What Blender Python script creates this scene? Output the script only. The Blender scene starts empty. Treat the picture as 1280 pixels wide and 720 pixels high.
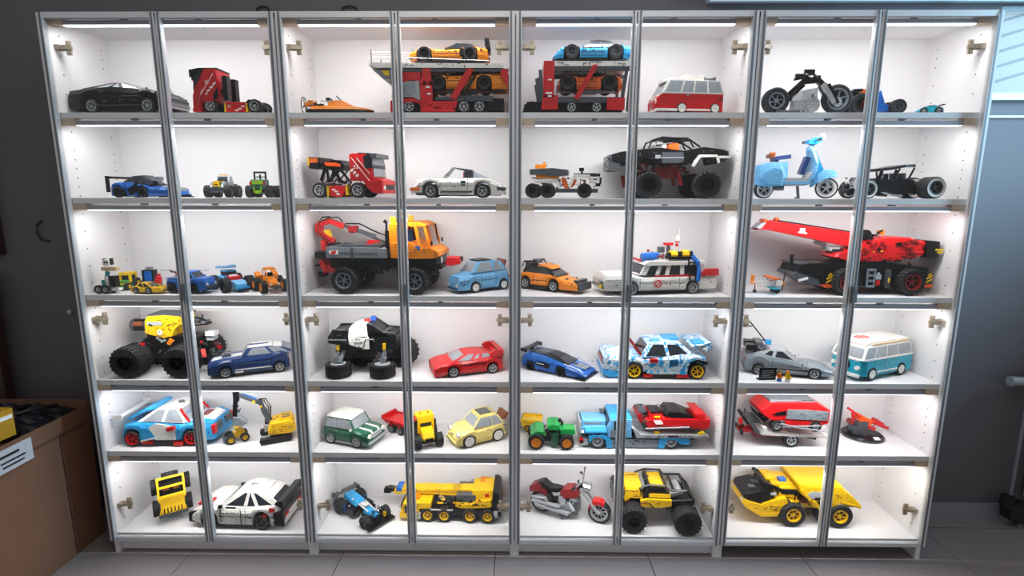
import bpy, bmesh, math, random
from mathutils import Vector, Matrix
sin, cos, pi = math.sin, math.cos, math.pi
SC = bpy.context.scene
COL = SC.collection
# ---------------------------------------------------------------- camera, world, exposure, large lights
cam = bpy.data.objects.new('camera', bpy.data.cameras.new('camera'))
COL.objects.link(cam)
cam.data.sensor_width = 36.0
cam.data.lens = 665.03 / 1280 * 36.0
cam.data.clip_start = 0.05
YAW, PITCH, ROLL = -0.01053, -0.17314, 0.00146
fw = Vector((sin(YAW) * cos(PITCH), cos(YAW) * cos(PITCH), sin(PITCH)))
rt = Vector((cos(YAW), -sin(YAW), 0)); up = rt.cross(fw)
rt, up = cos(ROLL) * rt + sin(ROLL) * up, -sin(ROLL) * rt + cos(ROLL) * up
m3 = Matrix((rt, up, -fw)).transposed()
cam.matrix_world = Matrix.Translation((1.609, -1.8814, 1.4156)) @ m3.to_4x4()
SC.camera = cam
SC.view_settings.view_transform = 'Standard'
SC.view_settings.look = 'None'
SC.view_settings.gamma = 1.0
SC.view_settings.use_curve_mapping = False
SC.view_settings.exposure = 0.0
SC.cycles.use_denoising = True
SC.cycles.max_bounces = 8
SC.cycles.diffuse_bounces = 5
SC.cycles.glossy_bounces = 3
SC.cycles.transparent_max_bounces = 12
SC.cycles.caustics_reflective = False
SC.cycles.caustics_refractive = False
SC.cycles.sample_clamp_indirect = 6.0
W = bpy.data.worlds.new('room_light'); SC.world = W; W.use_nodes = True
bg = W.node_tree.nodes['Background']
bg.inputs[0].default_value = (0.97, 0.98, 1.0, 1); bg.inputs[1].default_value = 0.32
LED_POWER = 2.55
def area_light(name, loc, rot, sx, sy, power, col, parent=None):
    d = bpy.data.lights.new(name, 'AREA'); d.shape = 'RECTANGLE'; d.size = sx; d.size_y = sy
    d.energy = power; d.color = col
    o = bpy.data.objects.new(name, d); COL.objects.link(o)
    o.location = loc; o.rotation_euler = rot
    return o
# daylight that comes in through the room's window, to the right of the cabinets
win = area_light('window_daylight', (4.35, -0.28, 2.0), (0, math.radians(72), math.radians(-14)), 0.9, .5, 19, (0.42, 0.74, 1.0)); win.data.spread = math.radians(80)
area_light('front_fill', (1.6, -1.0, 2.55), (math.radians(28), 0, 0), 1.8, .5, 9, (1.0, .95, .92))   # added unseen fill in front of the cabinets, brightens floor and shelf edges
# ---------------------------------------------------------------- materials
def s2l(h):
    v = [int(h[i:i + 2], 16) / 255 for i in (0, 2, 4)]
    return tuple(c / 12.92 if c <= .04045 else ((c + .055) / 1.055) ** 2.4 for c in v) + (1,)
MATS = {}
def mat(name, hexc, rough=.4, metal=0.0, grain=0.0, gscale=60, brick=False, emit=0, spec=.5):
    if name in MATS: return MATS[name]
    m = bpy.data.materials.new(name); m.use_nodes = True; MATS[name] = m
    N = m.node_tree.nodes; L = m.node_tree.links
    b = N['Principled BSDF']; c = s2l(hexc)
    b.inputs['Base Color'].default_value = c
    b.inputs['Roughness'].default_value = rough; b.inputs['Metallic'].default_value = metal
    b.inputs['Specular IOR Level'].default_value = spec
    if emit:
        b.inputs['Base Color'].default_value = (.02, .02, .02, 1)
        b.inputs['Emission Color'].default_value = c; b.inputs['Emission Strength'].default_value = emit
    tc = N.new('ShaderNodeTexCoord')
    if brick:      # the fine joints between moulded plastic pieces
        sx = N.new('ShaderNodeSeparateXYZ'); L.new(tc.outputs['Object'], sx.inputs[0])
        ad = N.new('ShaderNodeMath'); ad.operation = 'ADD'; L.new(sx.outputs[0], ad.inputs[0]); L.new(sx.outputs[1], ad.inputs[1])
        cb = N.new('ShaderNodeCombineXYZ'); L.new(ad.outputs[0], cb.inputs[0]); L.new(sx.outputs[2], cb.inputs[1])
        bt = N.new('ShaderNodeTexBrick'); L.new(cb.outputs[0], bt.inputs['Vector'])
        bt.inputs['Scale'].default_value = 1.0
        bt.inputs['Brick Width'].default_value = .024; bt.inputs['Row Height'].default_value = .0096
        bt.inputs['Mortar Size'].default_value = .0006; bt.inputs['Mortar Smooth'].default_value = .3
        bt.inputs['Color1'].default_value = c
        bt.inputs['Color2'].default_value = tuple(x * .86 for x in c[:3]) + (1,)
        bt.inputs['Mortar'].default_value = tuple(x * .55 for x in c[:3]) + (1,)
        L.new(bt.outputs['Color'], b.inputs['Base Color'])
    elif grain:
        nz = N.new('ShaderNodeTexNoise'); nz.inputs['Scale'].default_value = gscale; nz.inputs['Detail'].default_value = 5
        L.new(tc.outputs['Object'], nz.inputs['Vector'])
        mx = N.new('ShaderNodeMix'); mx.data_type = 'RGBA'; L.new(nz.outputs['Fac'], mx.inputs[0])
        mx.inputs[6].default_value = tuple(x * (1 - grain) for x in c[:3]) + (1,)
        mx.inputs[7].default_value = tuple(min(1, x * (1 + grain)) for x in c[:3]) + (1,)
        L.new(mx.outputs[2], b.inputs['Base Color'])
    return m
def plastic(n, h, **k): return mat(n, h, rough=k.pop('rough', .32), brick=k.pop('brick', True), **k)
plastic('red', 'd0141a'); plastic('dred', '8e1418'); plastic('orange', 'f08a10'); plastic('dorange', 'e4661c')
plastic('yellow', 'f4c20c'); plastic('paleyellow', 'f6df83'); plastic('blue', '1561b8'); plastic('dblue', '17386e')
mat('splash', 'eef2f4', rough=.35)
plastic('azure', '2ba0dc'); plastic('lblue', '72b6e4'); plastic('teal', '1f9aa0'); plastic('turquoise', '1fa9c4')
plastic('green', '159a45'); plastic('dgreen', '1c5a41'); plastic('lime', '86b51e'); plastic('white', 'efece6')
plastic('lgrey', 'aeb2b5'); plastic('grey', '7c858c'); plastic('dgrey', '4a4f55'); plastic('black', '0c0d10', spec=.3)
plastic('tan', 'd8b98a'); plastic('brown', '8a4a26'); plastic('flame', 'f25a10')
mat('tyre', '17181a', rough=.75, grain=.25, gscale=200)
mat('whitewall', 'e6e2dc', rough=.5)
mat('chrome', 'c8cacc', rough=.18, metal=.85)
mat('silver', 'b9bcc0', rough=.35, metal=.4)
mat('darkwin', '20252c', rough=.08, grain=.2, gscale=30)
mat('litwin', '8e949a', rough=.1, grain=.25, gscale=40)
mat('clearwin', 'b4bcc2', rough=.08, grain=.15, gscale=40)
mat('redlamp', 'c01818', rough=.15); mat('amberlamp', 'f0901a', rough=.15); mat('bluelamp', '2f62d8', rough=.15)
mat('headlamp', 'ecebe2', rough=.12)
mat('skin', 'eec21a', rough=.3)
mat('cabwhite', 'e6e4e5', rough=.45, grain=.012, gscale=9)
mat('alu', 'cbcdcf', rough=.36, metal=.2, grain=.05, gscale=90)
mat('alud', '6e7276', rough=.45, metal=.4, grain=.05, gscale=90)
mat('alul', 'c3c6c9', rough=.28, metal=.4)
mat('nickel', 'b8ab98', rough=.3, metal=.8)
mat('ledcase', '9a9aa2', rough=.45, metal=.3, grain=.03)
mat('ledglow', 'f6f8ff', emit=5.0)
mat('blockwood', 'cdb49c', rough=.7, grain=.12, gscale=80)
mat('holedark', '4f4a46', rough=.9)
mat('decal', 'f4f2ee', rough=.4); mat('decalblk', '17171a', rough=.4); mat('decalyel', 'f6cf10', rough=.4); mat('decalred', 'd3181c', rough=.4)
def splash_mat():                      # printed paint-splash pattern in white, azure and grey
    m = MATS['splash']; N = m.node_tree.nodes; L = m.node_tree.links
    tc = N.new('ShaderNodeTexCoord'); nz = N.new('ShaderNodeTexNoise'); nz.inputs['Scale'].default_value = 38; nz.inputs['Detail'].default_value = 3; nz.inputs['Distortion'].default_value = 1.2
    L.new(tc.outputs['Object'], nz.inputs['Vector']); cr = N.new('ShaderNodeValToRGB'); cr.color_ramp.interpolation = 'CONSTANT'
    e = cr.color_ramp.elements; e[0].position = 0; e[0].color = s2l('2b95d2'); e[1].position = .43; e[1].color = s2l('e8ecee')
    for p, h in ((.5, '8fa9b8'), (.53, 'e8ecee'), (.6, '48b0e4')): q = e.new(p); q.color = s2l(h)
    L.new(nz.outputs['Fac'], cr.inputs[0]); L.new(cr.outputs[0], N['Principled BSDF'].inputs['Base Color'])
splash_mat()
def glass_mat():
    m = bpy.data.materials.new('door_glass'); m.use_nodes = True
    N = m.node_tree.nodes; L = m.node_tree.links; N.remove(N['Principled BSDF'])
    tr = N.new('ShaderNodeBsdfTransparent'); tr.inputs[0].default_value = (.965, .975, .975, 1)
    gl = N.new('ShaderNodeBsdfGlossy'); gl.inputs['Roughness'].default_value = .02
    lw = N.new('ShaderNodeLayerWeight'); lw.inputs['Blend'].default_value = .5
    pw = N.new('ShaderNodeMath'); pw.operation = 'POWER'; L.new(lw.outputs['Facing'], pw.inputs[0]); pw.inputs[1].default_value = 5
    fr = N.new('ShaderNodeMath'); fr.operation = 'MULTIPLY_ADD'; L.new(pw.outputs[0], fr.inputs[0]); fr.inputs[1].default_value = .9; fr.inputs[2].default_value = .022
    mx = N.new('ShaderNodeMixShader'); L.new(fr.outputs[0], mx.inputs[0]); L.new(tr.outputs[0], mx.inputs[1]); L.new(gl.outputs[0], mx.inputs[2])
    L.new(mx.outputs[0], N['Material Output'].inputs[0]); MATS['glass'] = m
glass_mat()
# ---------------------------------------------------------------- mesh collector (lengths in cm)
class M:
    def __init__(s): s.v = []; s.f = []; s.sm = False
    def add(s, v, f):
        n = len(s.v); s.v += [tuple(p) for p in v]; s.f += [tuple(i + n for i in q) for q in f]; return s
    def b(s, x, y, z, sx, sy, sz, rx=0, ry=0, rz=0):      # box by centre and size, rotations in degrees
        v = [(i * sx / 2, j * sy / 2, k * sz / 2) for i in (-1, 1) for j in (-1, 1) for k in (-1, 1)]
        if rx or ry or rz:
            R = Matrix.Rotation(math.radians(rz), 3, 'Z') @ Matrix.Rotation(math.radians(ry), 3, 'Y') @ Matrix.Rotation(math.radians(rx), 3, 'X')
            v = [R @ Vector(p) for p in v]
        return s.add([(p[0] + x, p[1] + y, p[2] + z) for p in v], [(0, 1, 3, 2), (4, 6, 7, 5), (0, 4, 5, 1), (2, 3, 7, 6), (0, 2, 6, 4), (1, 5, 7, 3)])
    def B(s, x0, x1, y0, y1, z0, z1): return s.b((x0 + x1) / 2, (y0 + y1) / 2, (z0 + z1) / 2, x1 - x0, y1 - y0, z1 - z0)
    def e(s, pts, y0, y1, k=1.0):                         # side outline (x, z) extruded across, far face scaled by k
        n = len(pts); cx = sum(p[0] for p in pts) / n; cz = sum(p[1] for p in pts) / n
        v = [(x, y0, z) for x, z in pts] + [(cx + (x - cx) * k, y1, cz + (z - cz) * k) for x, z in pts]
        return s.add(v, [tuple(range(n)), tuple(range(2 * n - 1, n - 1, -1))] + [(i, n + i, n + (i + 1) % n, (i + 1) % n) for i in range(n)])
    def e2(s, pts, w, k=1.0, lo=0.0):                     # outline across the full width, chamfered towards both sides
        n = len(pts); cx = sum(p[0] for p in pts) / n; cz = sum(p[1] for p in pts) / n
        rows = [(-w / 2, k), (-w / 2 * .86, 1), (w / 2 * .86, 1), (w / 2, k)]
        v = [(cx + (x - cx) * q, y, cz + (z - cz) * q) for y, q in rows for x, z in pts]
        f = [tuple(range(n)), tuple(range(4 * n - 1, 3 * n - 1, -1))]
        for r in range(3): f += [(r * n + i, r * n + n + i, r * n + n + (i + 1) % n, r * n + (i + 1) % n) for i in range(n)]
        return s.add(v, f)
    def loft(s, rings, closed_ends=True):
        n = len(rings[0]); v = [p for r in rings for p in r]; f = []
        for k in range(len(rings) - 1): f += [(k * n + i, k * n + (i + 1) % n, k * n + n + (i + 1) % n, k * n + n + i) for i in range(n)]
        if closed_ends: f += [tuple(range(n - 1, -1, -1)), tuple((len(rings) - 1) * n + i for i in range(n))]
        return s.add(v, f)
    def t(s, pts, r, n=6, r2=None):                       # round bar along a line of points
        P = [Vector(p) for p in pts]; rings = []
        for i, p in enumerate(P):
            d = (P[min(i + 1, len(P) - 1)] - P[max(i - 1, 0)]).normalized()
            a = d.cross(Vector((0, 0, 1)) if abs(d.z) < .9 else Vector((1, 0, 0))).normalized(); b = d.cross(a)
            q = r if r2 is None else r + (r2 - r) * i / (len(P) - 1)
            rings.append([p + a * q * cos(2 * pi * j / n) + b * q * sin(2 * pi * j / n) for j in range(n)])
        return s.loft(rings)
    def c(s, x, y, z, r, h, ax='y', n=14, r2=None):       # cylinder about its centre
        d = {'x': (1, 0, 0), 'y': (0, 1, 0), 'z': (0, 0, 1)}[ax]
        return s.t([(x - d[0] * h / 2, y - d[1] * h / 2, z - d[2] * h / 2), (x + d[0] * h / 2, y + d[1] * h / 2, z + d[2] * h / 2)], r, n, r2)
    def beam(s, p, q, w, h=None):                         # square bar between two points
        P, Q = Vector(p), Vector(q); d = (Q - P).normalized(); h = h or w
        a = d.cross(Vector((0, 0, 1)) if abs(d.z) < .95 else Vector((1, 0, 0))).normalized(); b = a.cross(d)
        return s.loft([[o + a * (w / 2) * i + b * (h / 2) * j for i, j in ((-1, -1), (1, -1), (1, 1), (-1, 1))] for o in (P, Q)])
    def lathe(s, prof, n=20):                             # (radius, y) revolved about the y axis
        return s.loft([[(r * cos(2 * pi * j / n), y, r * sin(2 * pi * j / n)) for j in range(n)] for r, y in prof], False)
    def quad(s, a, b, c, d, th=.25):                      # thin panel on four corners
        A, B_, C, D = map(Vector, (a, b, c, d)); nn = (B_ - A).cross(D - A).normalized() * th
        v = [A, B_, C, D] + [q + nn for q in (A, B_, C, D)]
        return s.add(v, [(3, 2, 1, 0), (4, 5, 6, 7), (0, 1, 5, 4), (1, 2, 6, 5), (2, 3, 7, 6), (3, 0, 4, 7)])
    def mirror(s): return s.add([(x, -y, z) for x, y, z in s.v], [tuple(reversed(f)) for f in s.f])
    def mesh(s, name, material, sc=.01):
        me = bpy.data.meshes.new(name); me.from_pydata([(x * sc, y * sc, z * sc) for x, y, z in s.v], [], s.f)
        bm = bmesh.new(); bm.from_mesh(me); bmesh.ops.recalc_face_normals(bm, faces=bm.faces); bm.to_mesh(me); bm.free()
        me.materials.append(MATS[material])
        if s.sm:
            for p in me.polygons: p.use_smooth = True
        return me
def obj(name, mesh, parent=None, loc=(0, 0, 0), rot=(0, 0, 0), label=None, kind=None):
    o = bpy.data.objects.new(name, mesh); COL.objects.link(o)
    if parent: o.parent = parent
    o.location = loc; o.rotation_euler = rot
    if label: o['label'] = label
    if kind: o['kind'] = kind
    return o
CUR = [None, 1.0, 1.0, 14, 1.0]
ADJ = {'racing_truck': (4.9, -3.2, 0.791, 1.30), 'hovercraft': (2.0, -3.4, 1.000, 1.30), 'car_transporter': (0.7, -1.6, 0.984, 0.97), 'sports_coupe': (-0.4, -1.6, 0.992, 0.85), 'sports_coupe.001': (-1.7, -1.6, 1.058, 0.80), 'car_trailer': (0.0, -1.8, 0.988, 1.00), 'sports_coupe.002': (-1.4, -1.8, 1.002, 1.14), 'sports_coupe.003': (-1.0, -1.8, 0.990, 0.80), 'camper_bus': (-1.4, -1.8, 0.894, 1.30), 'motorcycle': (-4.3, -4.4, 0.844, 1.24), 'race_car.001': (-1.2, -0.5, 0.813, 1.30), 'monster_truck': (-0.1, 0.0, 0.740, 1.30), 'monster_truck.001': (-0.3, 0.0, 0.740, 1.30), 'racing_truck.001': (-2.2, 1.2, 0.911, 1.10), 'convertible': (0.1, -1.0, 0.993, 1.09), 'six_wheeler': (0.1, -0.9, 0.974, 1.00), 'crawler_truck': (-1.8, 3.0, 0.933, 1.05), 'scooter': (-2.9, -2.1, 0.889, 1.12), 'hot_rod': (-6.2, -1.7, 0.858, 1.26), 'walking_robot': (-1.4, -1.5, 0.740, 1.30), 'small_car': (-1.3, 1.2, 0.821, 1.22), 'pickup_truck': (-0.9, 1.0, 0.920, 1.00), 'surf_pickup': (-6.4, 0.5, 0.883, 0.98), 'dune_buggy': (-0.9, -1.4, 0.728, 1.30), 'crane_truck': (-0.6, 0.3, 1.069, 0.93), 'small_car.001': (2.6, 1.9, 0.826, 1.19), 'rally_wagon': (-3.6, 4.8, 0.828, 1.30), 'ambulance': (1.8, -2.0, 0.901, 1.05), 'biplane': (0.8, -1.5, 0.915, 1.30), 'mobile_crane': (-3.3, 0.0, 0.948, 1.06), 'monster_buggy': (0.5, 0.4, 0.903, 1.03), 'muscle_car.001': (0.2, -3.4, 0.806, 1.00), 'police_crawler': (-3.8, -1.3, 0.848, 1.10), 'sports_car': (0.8, -1.5, 1.009, 0.60), 'race_car.002': (-3.2, 0.6, 0.839, 0.69), 'rally_car': (1.7, -1.5, 0.982, 0.88), 'display_plaque': (-0.2, 0.0, 0.909, 1.30), 'person': (-0.0, 0.0, 1.150, 1.00), 'person.001': (-0.2, -0.6, 1.150, 1.00), 'camper_bus.001': (1.9, -0.9, 0.920, 0.90), 'excavator': (-2.0, 1.6, 0.896, 1.12), 'wheel_loader': (-1.7, 1.6, 0.818, 0.68), 'small_car.002': (-0.9, -2.2, 0.887, 0.79), 'tipping_trailer': (-2.9, 3.0, 0.911, 0.60), 'farm_tractor.001': (-2.0, -0.2, 0.821, 1.15), 'small_car.003': (2.1, -1.6, 0.901, 0.80), 'tipping_trailer.001': (-0.0, 2.2, 0.729, 0.86), 'farm_tractor.002': (0.2, -0.5, 1.014, 0.71), 'tow_truck': (0.8, 0.0, 1.026, 0.61), 'dragster': (-0.6, -1.1, 0.982, 0.60), 'flatbed_trailer': (2.7, 1.1, 0.921, 0.94), 'race_truck': (2.3, -0.5, 0.903, 0.88), 'gun_turret': (3.5, 5.2, 0.870, 1.04), 'race_car.003': (-3.8, -3.1, 0.926, 1.30), 'mobile_crane.001': (-0.0, 1.8, 1.086, 0.60), 'motorcycle.001': (-2.9, 1.3, 0.992, 0.86), 'rock_crawler': (2.3, -0.2, 0.991, 0.67), 'dump_truck': (4.7, 1.8, 0.928, 0.74), 'open_wheel_racer': (0.0, -0.7, 0.881, 0.60), 'race_car': (-0.7, 0.0, 1.000, 1.00), 'farm_tractor': (0.0, 0.6, 0.920, 1.00), 'red_robot': (0.9, 1.2, 0.900, 1.00), 'sports_car.001': (0.1, -3.0, 0.875, 1.10), 'muscle_car': (0.2, -1.0, 0.953, 1.08), 'rally_car.001': (-2.1, -1.6, 0.944, 1.02), 'mini_racer': (-2.2, -2.0, 1.000, 1.30), 'toy_kart': (-0.6, 1.2, 0.900, 1.00), 'toy_buggy': (-2.1, 0.4, 0.920, 1.00)}
def V(name, label, cat, x, y, z, rz=0, s=1.0, group=None, rx=0, ry=0):     # a thing: an Empty at its base
    o = bpy.data.objects.new(name, None); COL.objects.link(o); o.empty_display_size = .02
    o.location = (x, y, z); o.rotation_euler = [math.radians(a) for a in (rx, ry, rz)]
    o['label'] = label; o['category'] = cat
    if group: o['group'] = group
    CUR[0] = o; CUR[1] = s; CUR[2] = 1.0; CUR[4] = 1.0
    if o.name in ADJ:                              # final trimming of place (cm), size and height above the wheels
        dx, dy, k, kz = ADJ[o.name]; o.location.x += dx / 100; o.location.y += dy / 100; CUR[1] = s * k; CUR[2] = kz; CUR[4] = min(1.12, max(1.0, 1 / k))
    return o
def P(name, m, material, parent=None, loc=(0, 0, 0), label=None, kind=None, rz=0, rx=0, ry=0):         # a part of the current thing
    k = CUR[1] * .01
    if CUR[2] != 1: m.v = [(a, b, c if c < CUR[3] else CUR[3] + (c - CUR[3]) * CUR[2]) for a, b, c in m.v]
    return obj(name, m.mesh(name, material, k), parent or CUR[0], tuple(a * k for a in loc), tuple(math.radians(a) for a in (rx, ry, rz)), label, kind)
def text_mesh(txt, material, size):
    c = bpy.data.curves.new('lettering', 'FONT'); c.body = txt; c.size = size; c.align_x = 'CENTER'; c.align_y = 'CENTER'; c.extrude = .0003
    o = bpy.data.objects.new('lettering', c); COL.objects.link(o)
    me = bpy.data.meshes.new_from_object(o.evaluated_get(bpy.context.evaluated_depsgraph_get()))
    bpy.data.objects.remove(o); me.materials.clear(); me.materials.append(MATS[material]); return me
def TXT(txt, material, size, loc, side=-1, rz=0, tilt=0, parent=None):                   # flat lettering on a side of the current thing (side -1: -y, +1: +y)
    k = CUR[1] * .01; c = loc[2]; loc = (loc[0], loc[1], c if c < CUR[3] else CUR[3] + (c - CUR[3]) * CUR[2])
    return obj('lettering', text_mesh(txt, material, size * k), parent or CUR[0], tuple(a * k for a in loc), (pi / 2 - math.radians(tilt), 0, (0 if side < 0 else pi) + math.radians(rz)))

# ---------------------------------------------------------------- the room
def struct(name, m, material, parent=None, sc=.01, loc=(0, 0, 0)):
    o = obj(name, m.mesh(name, material, sc), parent, loc); 
    if not parent: o['kind'] = 'structure'
    return o
def wall_mat():
    m = mat('wall_paint', '605c5c', rough=.75)
    N = m.node_tree.nodes; L = m.node_tree.links; b = N['Principled BSDF']
    tc = N.new('ShaderNodeTexCoord'); nz = N.new('ShaderNodeTexNoise'); nz.inputs['Scale'].default_value = 160; nz.inputs['Detail'].default_value = 3
    L.new(tc.outputs['Object'], nz.inputs['Vector']); bp = N.new('ShaderNodeBump'); bp.inputs['Strength'].default_value = .12; bp.inputs['Distance'].default_value = .002
    L.new(nz.outputs['Fac'], bp.inputs['Height']); L.new(bp.outputs[0], b.inputs['Normal'])
    n2 = N.new('ShaderNodeTexNoise'); n2.inputs['Scale'].default_value = 2.2; L.new(tc.outputs['Object'], n2.inputs['Vector'])
    mx = N.new('ShaderNodeMix'); mx.data_type = 'RGBA'; L.new(n2.outputs['Fac'], mx.inputs[0])
    mx.inputs[6].default_value = s2l('595557'); mx.inputs[7].default_value = s2l('676265'); L.new(mx.outputs[2], b.inputs['Base Color'])
wall_mat()
mat('tilegrey', '8a8180', rough=.42, grain=.08, gscale=7); mat('grout', '4b4748', rough=.9)
mat('baseboard_paint', '8a8a90', rough=.5, grain=.03)
mat('pane_day', 'bfe0f2', emit=.62); mat('slat_dayglow', '9fc4da', emit=.28); mat('framepaint', 'c9dde6', rough=.4)  # slats emit too, daylight from behind put into their colour
wl = M()                                           # back wall with the window opening at the right
wl.B(-250, 344, 30.5, 45, 0, 270); wl.B(344, 500, 30.5, 45, 0, 180); wl.B(344, 500, 30.5, 45, 213, 270)
wl.B(398, 500, 30.5, 45, 180, 213)
struct('wall_back', wl, 'wall_paint')
fl = struct('floor', M().B(-250, 500, -260, 30.5, -4, -.9), 'grout')
tile = M().b(0, 0, -.45, 60.7, 60.7, .9).mesh('tile', 'tilegrey')
back_tile = M().B(-30.35, 30.35, 0, 7.6, -.9, 0).mesh('tile', 'tilegrey')
for i in range(-4, 7):
    x = .608 + .61 * i
    obj('tile', back_tile, fl, (x, .2295, 0))
    for j in range(4): obj('tile', tile, fl, (x, -.0785 - .61 * j, 0))
struct('baseboard_back', M().B(322, 500, 29, 30.5, 0, 7.2), 'baseboard_paint')
wn = struct('window_1', M().B(344, 398, 33, 35, 180, 181.6).B(344, 398, 33, 35, 211.4, 213).B(344, 345.2, 33, 35, 181.6, 211.4).B(396.8, 398, 33, 35, 181.6, 211.4), 'framepaint')
obj('pane', M().B(345.2, 396.8, 33.8, 34.4, 181.6, 211.4).mesh('pane', 'pane_day'), wn)
for k in range(7):
    obj('slat', M().beam((344.6 , 33.2, 179 + k * 5.6), (370, 33.2, 186.5 + k * 5.6), .25, .9).mesh('slat', 'slat_dayglow'), wn) if k not in (0, 6) else None
struct('trim_1', M().B(343, 399, 28.5, 33, 178, 180), 'framepaint')
struct('trim_2', M().B(343, 399, 29.6, 30.5, 171.5, 172.3), 'framepaint')
struct('trim_3', M().B(232, 420, 26.5, 30.5, 213.4, 219).B(232, 420, 25.8, 26.5, 212.6, 213.6), 'framepaint')

# ---------------------------------------------------------------- display cabinets
XB = [0, .7985, 1.5996, 2.4028, 3.2]
SHELF = [1.695, 1.403, 1.051, .724, .435]
BOT = .088
def hinge(par, x, z, side):                        # side +1: on a left panel, reaching right
    m = M(); m.b(2.6 * side, 0, 0, 4, 1.2, 1.2, rz=18 * side).b(3.4 * side, .6, 0, 1.5, .8, 4.6).b(1.4 * side, .5, 0, 2.6, .8, 2).b(.4 * side, -.5, 0, 1.6, 1.5, 1.6)
    m.c(4.2 * side, .2, 0, .5, .6, 'y', 8).c(3.4 * side, .1, 1.7, .45, .5, 'y', 8).c(3.4 * side, .1, -1.7, .45, .5, 'y', 8)
    obj('hinge', m.mesh('hinge', 'nickel'), par, (x + .004 * side, .05, z))
CABW = ['leftmost of the four, black muscle car on its top shelf', 'second from the left, car transporter truck on its top shelf',
        'third from the left, red bus on its top shelf', 'rightmost of the four, without a plinth board']
for u in range(4):
    x0, x1 = XB[u], XB[u + 1]; w = (x1 - x0) * 100; cx = (x0 + x1) / 2
    cab = V('display_cabinet', 'white lit glass-door display cabinet, ' + CABW[u], 'cabinet', cx, 0, 0, group=None)
    h = w / 2
    for sgn in (-1, 1):
        sp = P('side_panel', M().B(-.9, .9, 2.4, 30, 0, 202), 'cabwhite', loc=(sgn * (h - .9), 0, 0))
        holes = M()
        for y in (6.5, 25.5):
            z = 13
            while z < 198:
                holes.c(-sgn * .9, y, z, .27, .12, 'x', 6); z += 6.4 if int(z) % 3 else 3.2
        P('peg_holes', holes, 'holedark', sp, kind='stuff')
        for z in (191.3, 95.5, 19.5): hinge(cab, sgn * (h - 1.8) / 100 * 1.0, z / 100, -sgn)
    P('top_panel', M().B(-h + 1.8, h - 1.8, 2.4, 30, 200.2, 202), 'cabwhite')
    P('bottom_panel', M().B(-h + 1.8, h - 1.8, 2.4, 30, 7, 8.8), 'cabwhite')
    P('back_panel', M().B(-h + 1.8, h - 1.8, 29.4, 30, 7, 202), 'cabwhite')
    if u < 3: P('plinth', M().B(-h + 1.8, h - 1.8, 4.4, 6, .3, 7), 'cabwhite')
    for z in SHELF: P('shelf', M().B(-h + 1.9, h - 1.9, 2.4, 29.3, z * 100 - 1.9, z * 100), 'cabwhite')
    for z in [2.002] + [q - .019 for q in SHELF]:
        zz = z * 100
        bar = P('led_bar', M().B(-h + 6.6, h - 6.6, 2.5, 4.5, zz - 2.25, zz - .8), 'ledcase')
        for sgn in (-1, 1): P('end_block', M().B(-2.4, 2.4, 2.4, 5.2, zz - 2.3, zz), 'blockwood', bar, loc=(sgn * (h - 4.3), 0, 0))
        P('diffuser', M().B(-h + 7, h - 7, 2.7, 4.3, zz - 2.5, zz - 2.25), 'ledglow', bar)
        for k in (-1, 1): P('clip', M().b(0, 3.4, zz - .3, 1.6, 1.9, .6), 'alud', bar, loc=(k * w * .16, 0, 0))
        area_light('led_light', (cx, .034, z - .0262), (math.radians(24), 0, 0), (w - 14) / 100, .015, LED_POWER, (1.0, .975, .96))
    for sgn in (-1, 1):                            # two doors
        dw = h - .3; fr = 1.9; z0, z1 = 6.6, 201.2
        xo, xi = sgn * (h - .25), sgn * .2
        a, b_ = sorted((xo, xi)); fm, gm, lm = M(), M(), M()
        for xx, g in ((xo, -sgn), (xi, sgn)):
            ww = 1.9 if xx == xo else 1.45
            p, q = sorted((xx, xx + g * ww)); fm.B(p, q, .2, 2, z0, z1)
            m_ = (p + q) / 2 + g * .25; gm.B(m_ - .32, m_ + .32, .05, .22, z0, z1)
            e_ = xx + g * (ww - .12); lm.B(e_ - .14, e_ + .14, 0, .25, z0 + 1, z1 - 1)
        fm.B(a, b_, .25, 2, z1 - 1.7, z1).B(a, b_, .25, 2, z0, z0 + 1.5)
        dr = P('door', fm, 'alu')
        P('frame_groove', gm, 'alud', dr); P('frame_lip', lm, 'alul', dr)
        P('glass_pane', M().B(a + 1.2, b_ - 1.2, .9, 1.3, z0 + 1.2, z1 - 1.2), 'glass', dr)
        if sgn == (1, 1, 1, 1)[u]:
            P('handle', M().b(xi + .5, -.55, 106.8, 1.5, 1.2, 6).b(xi + .5, -1.2, 108.6, 1.2, .4, 1.6), 'alud', dr)

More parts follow.
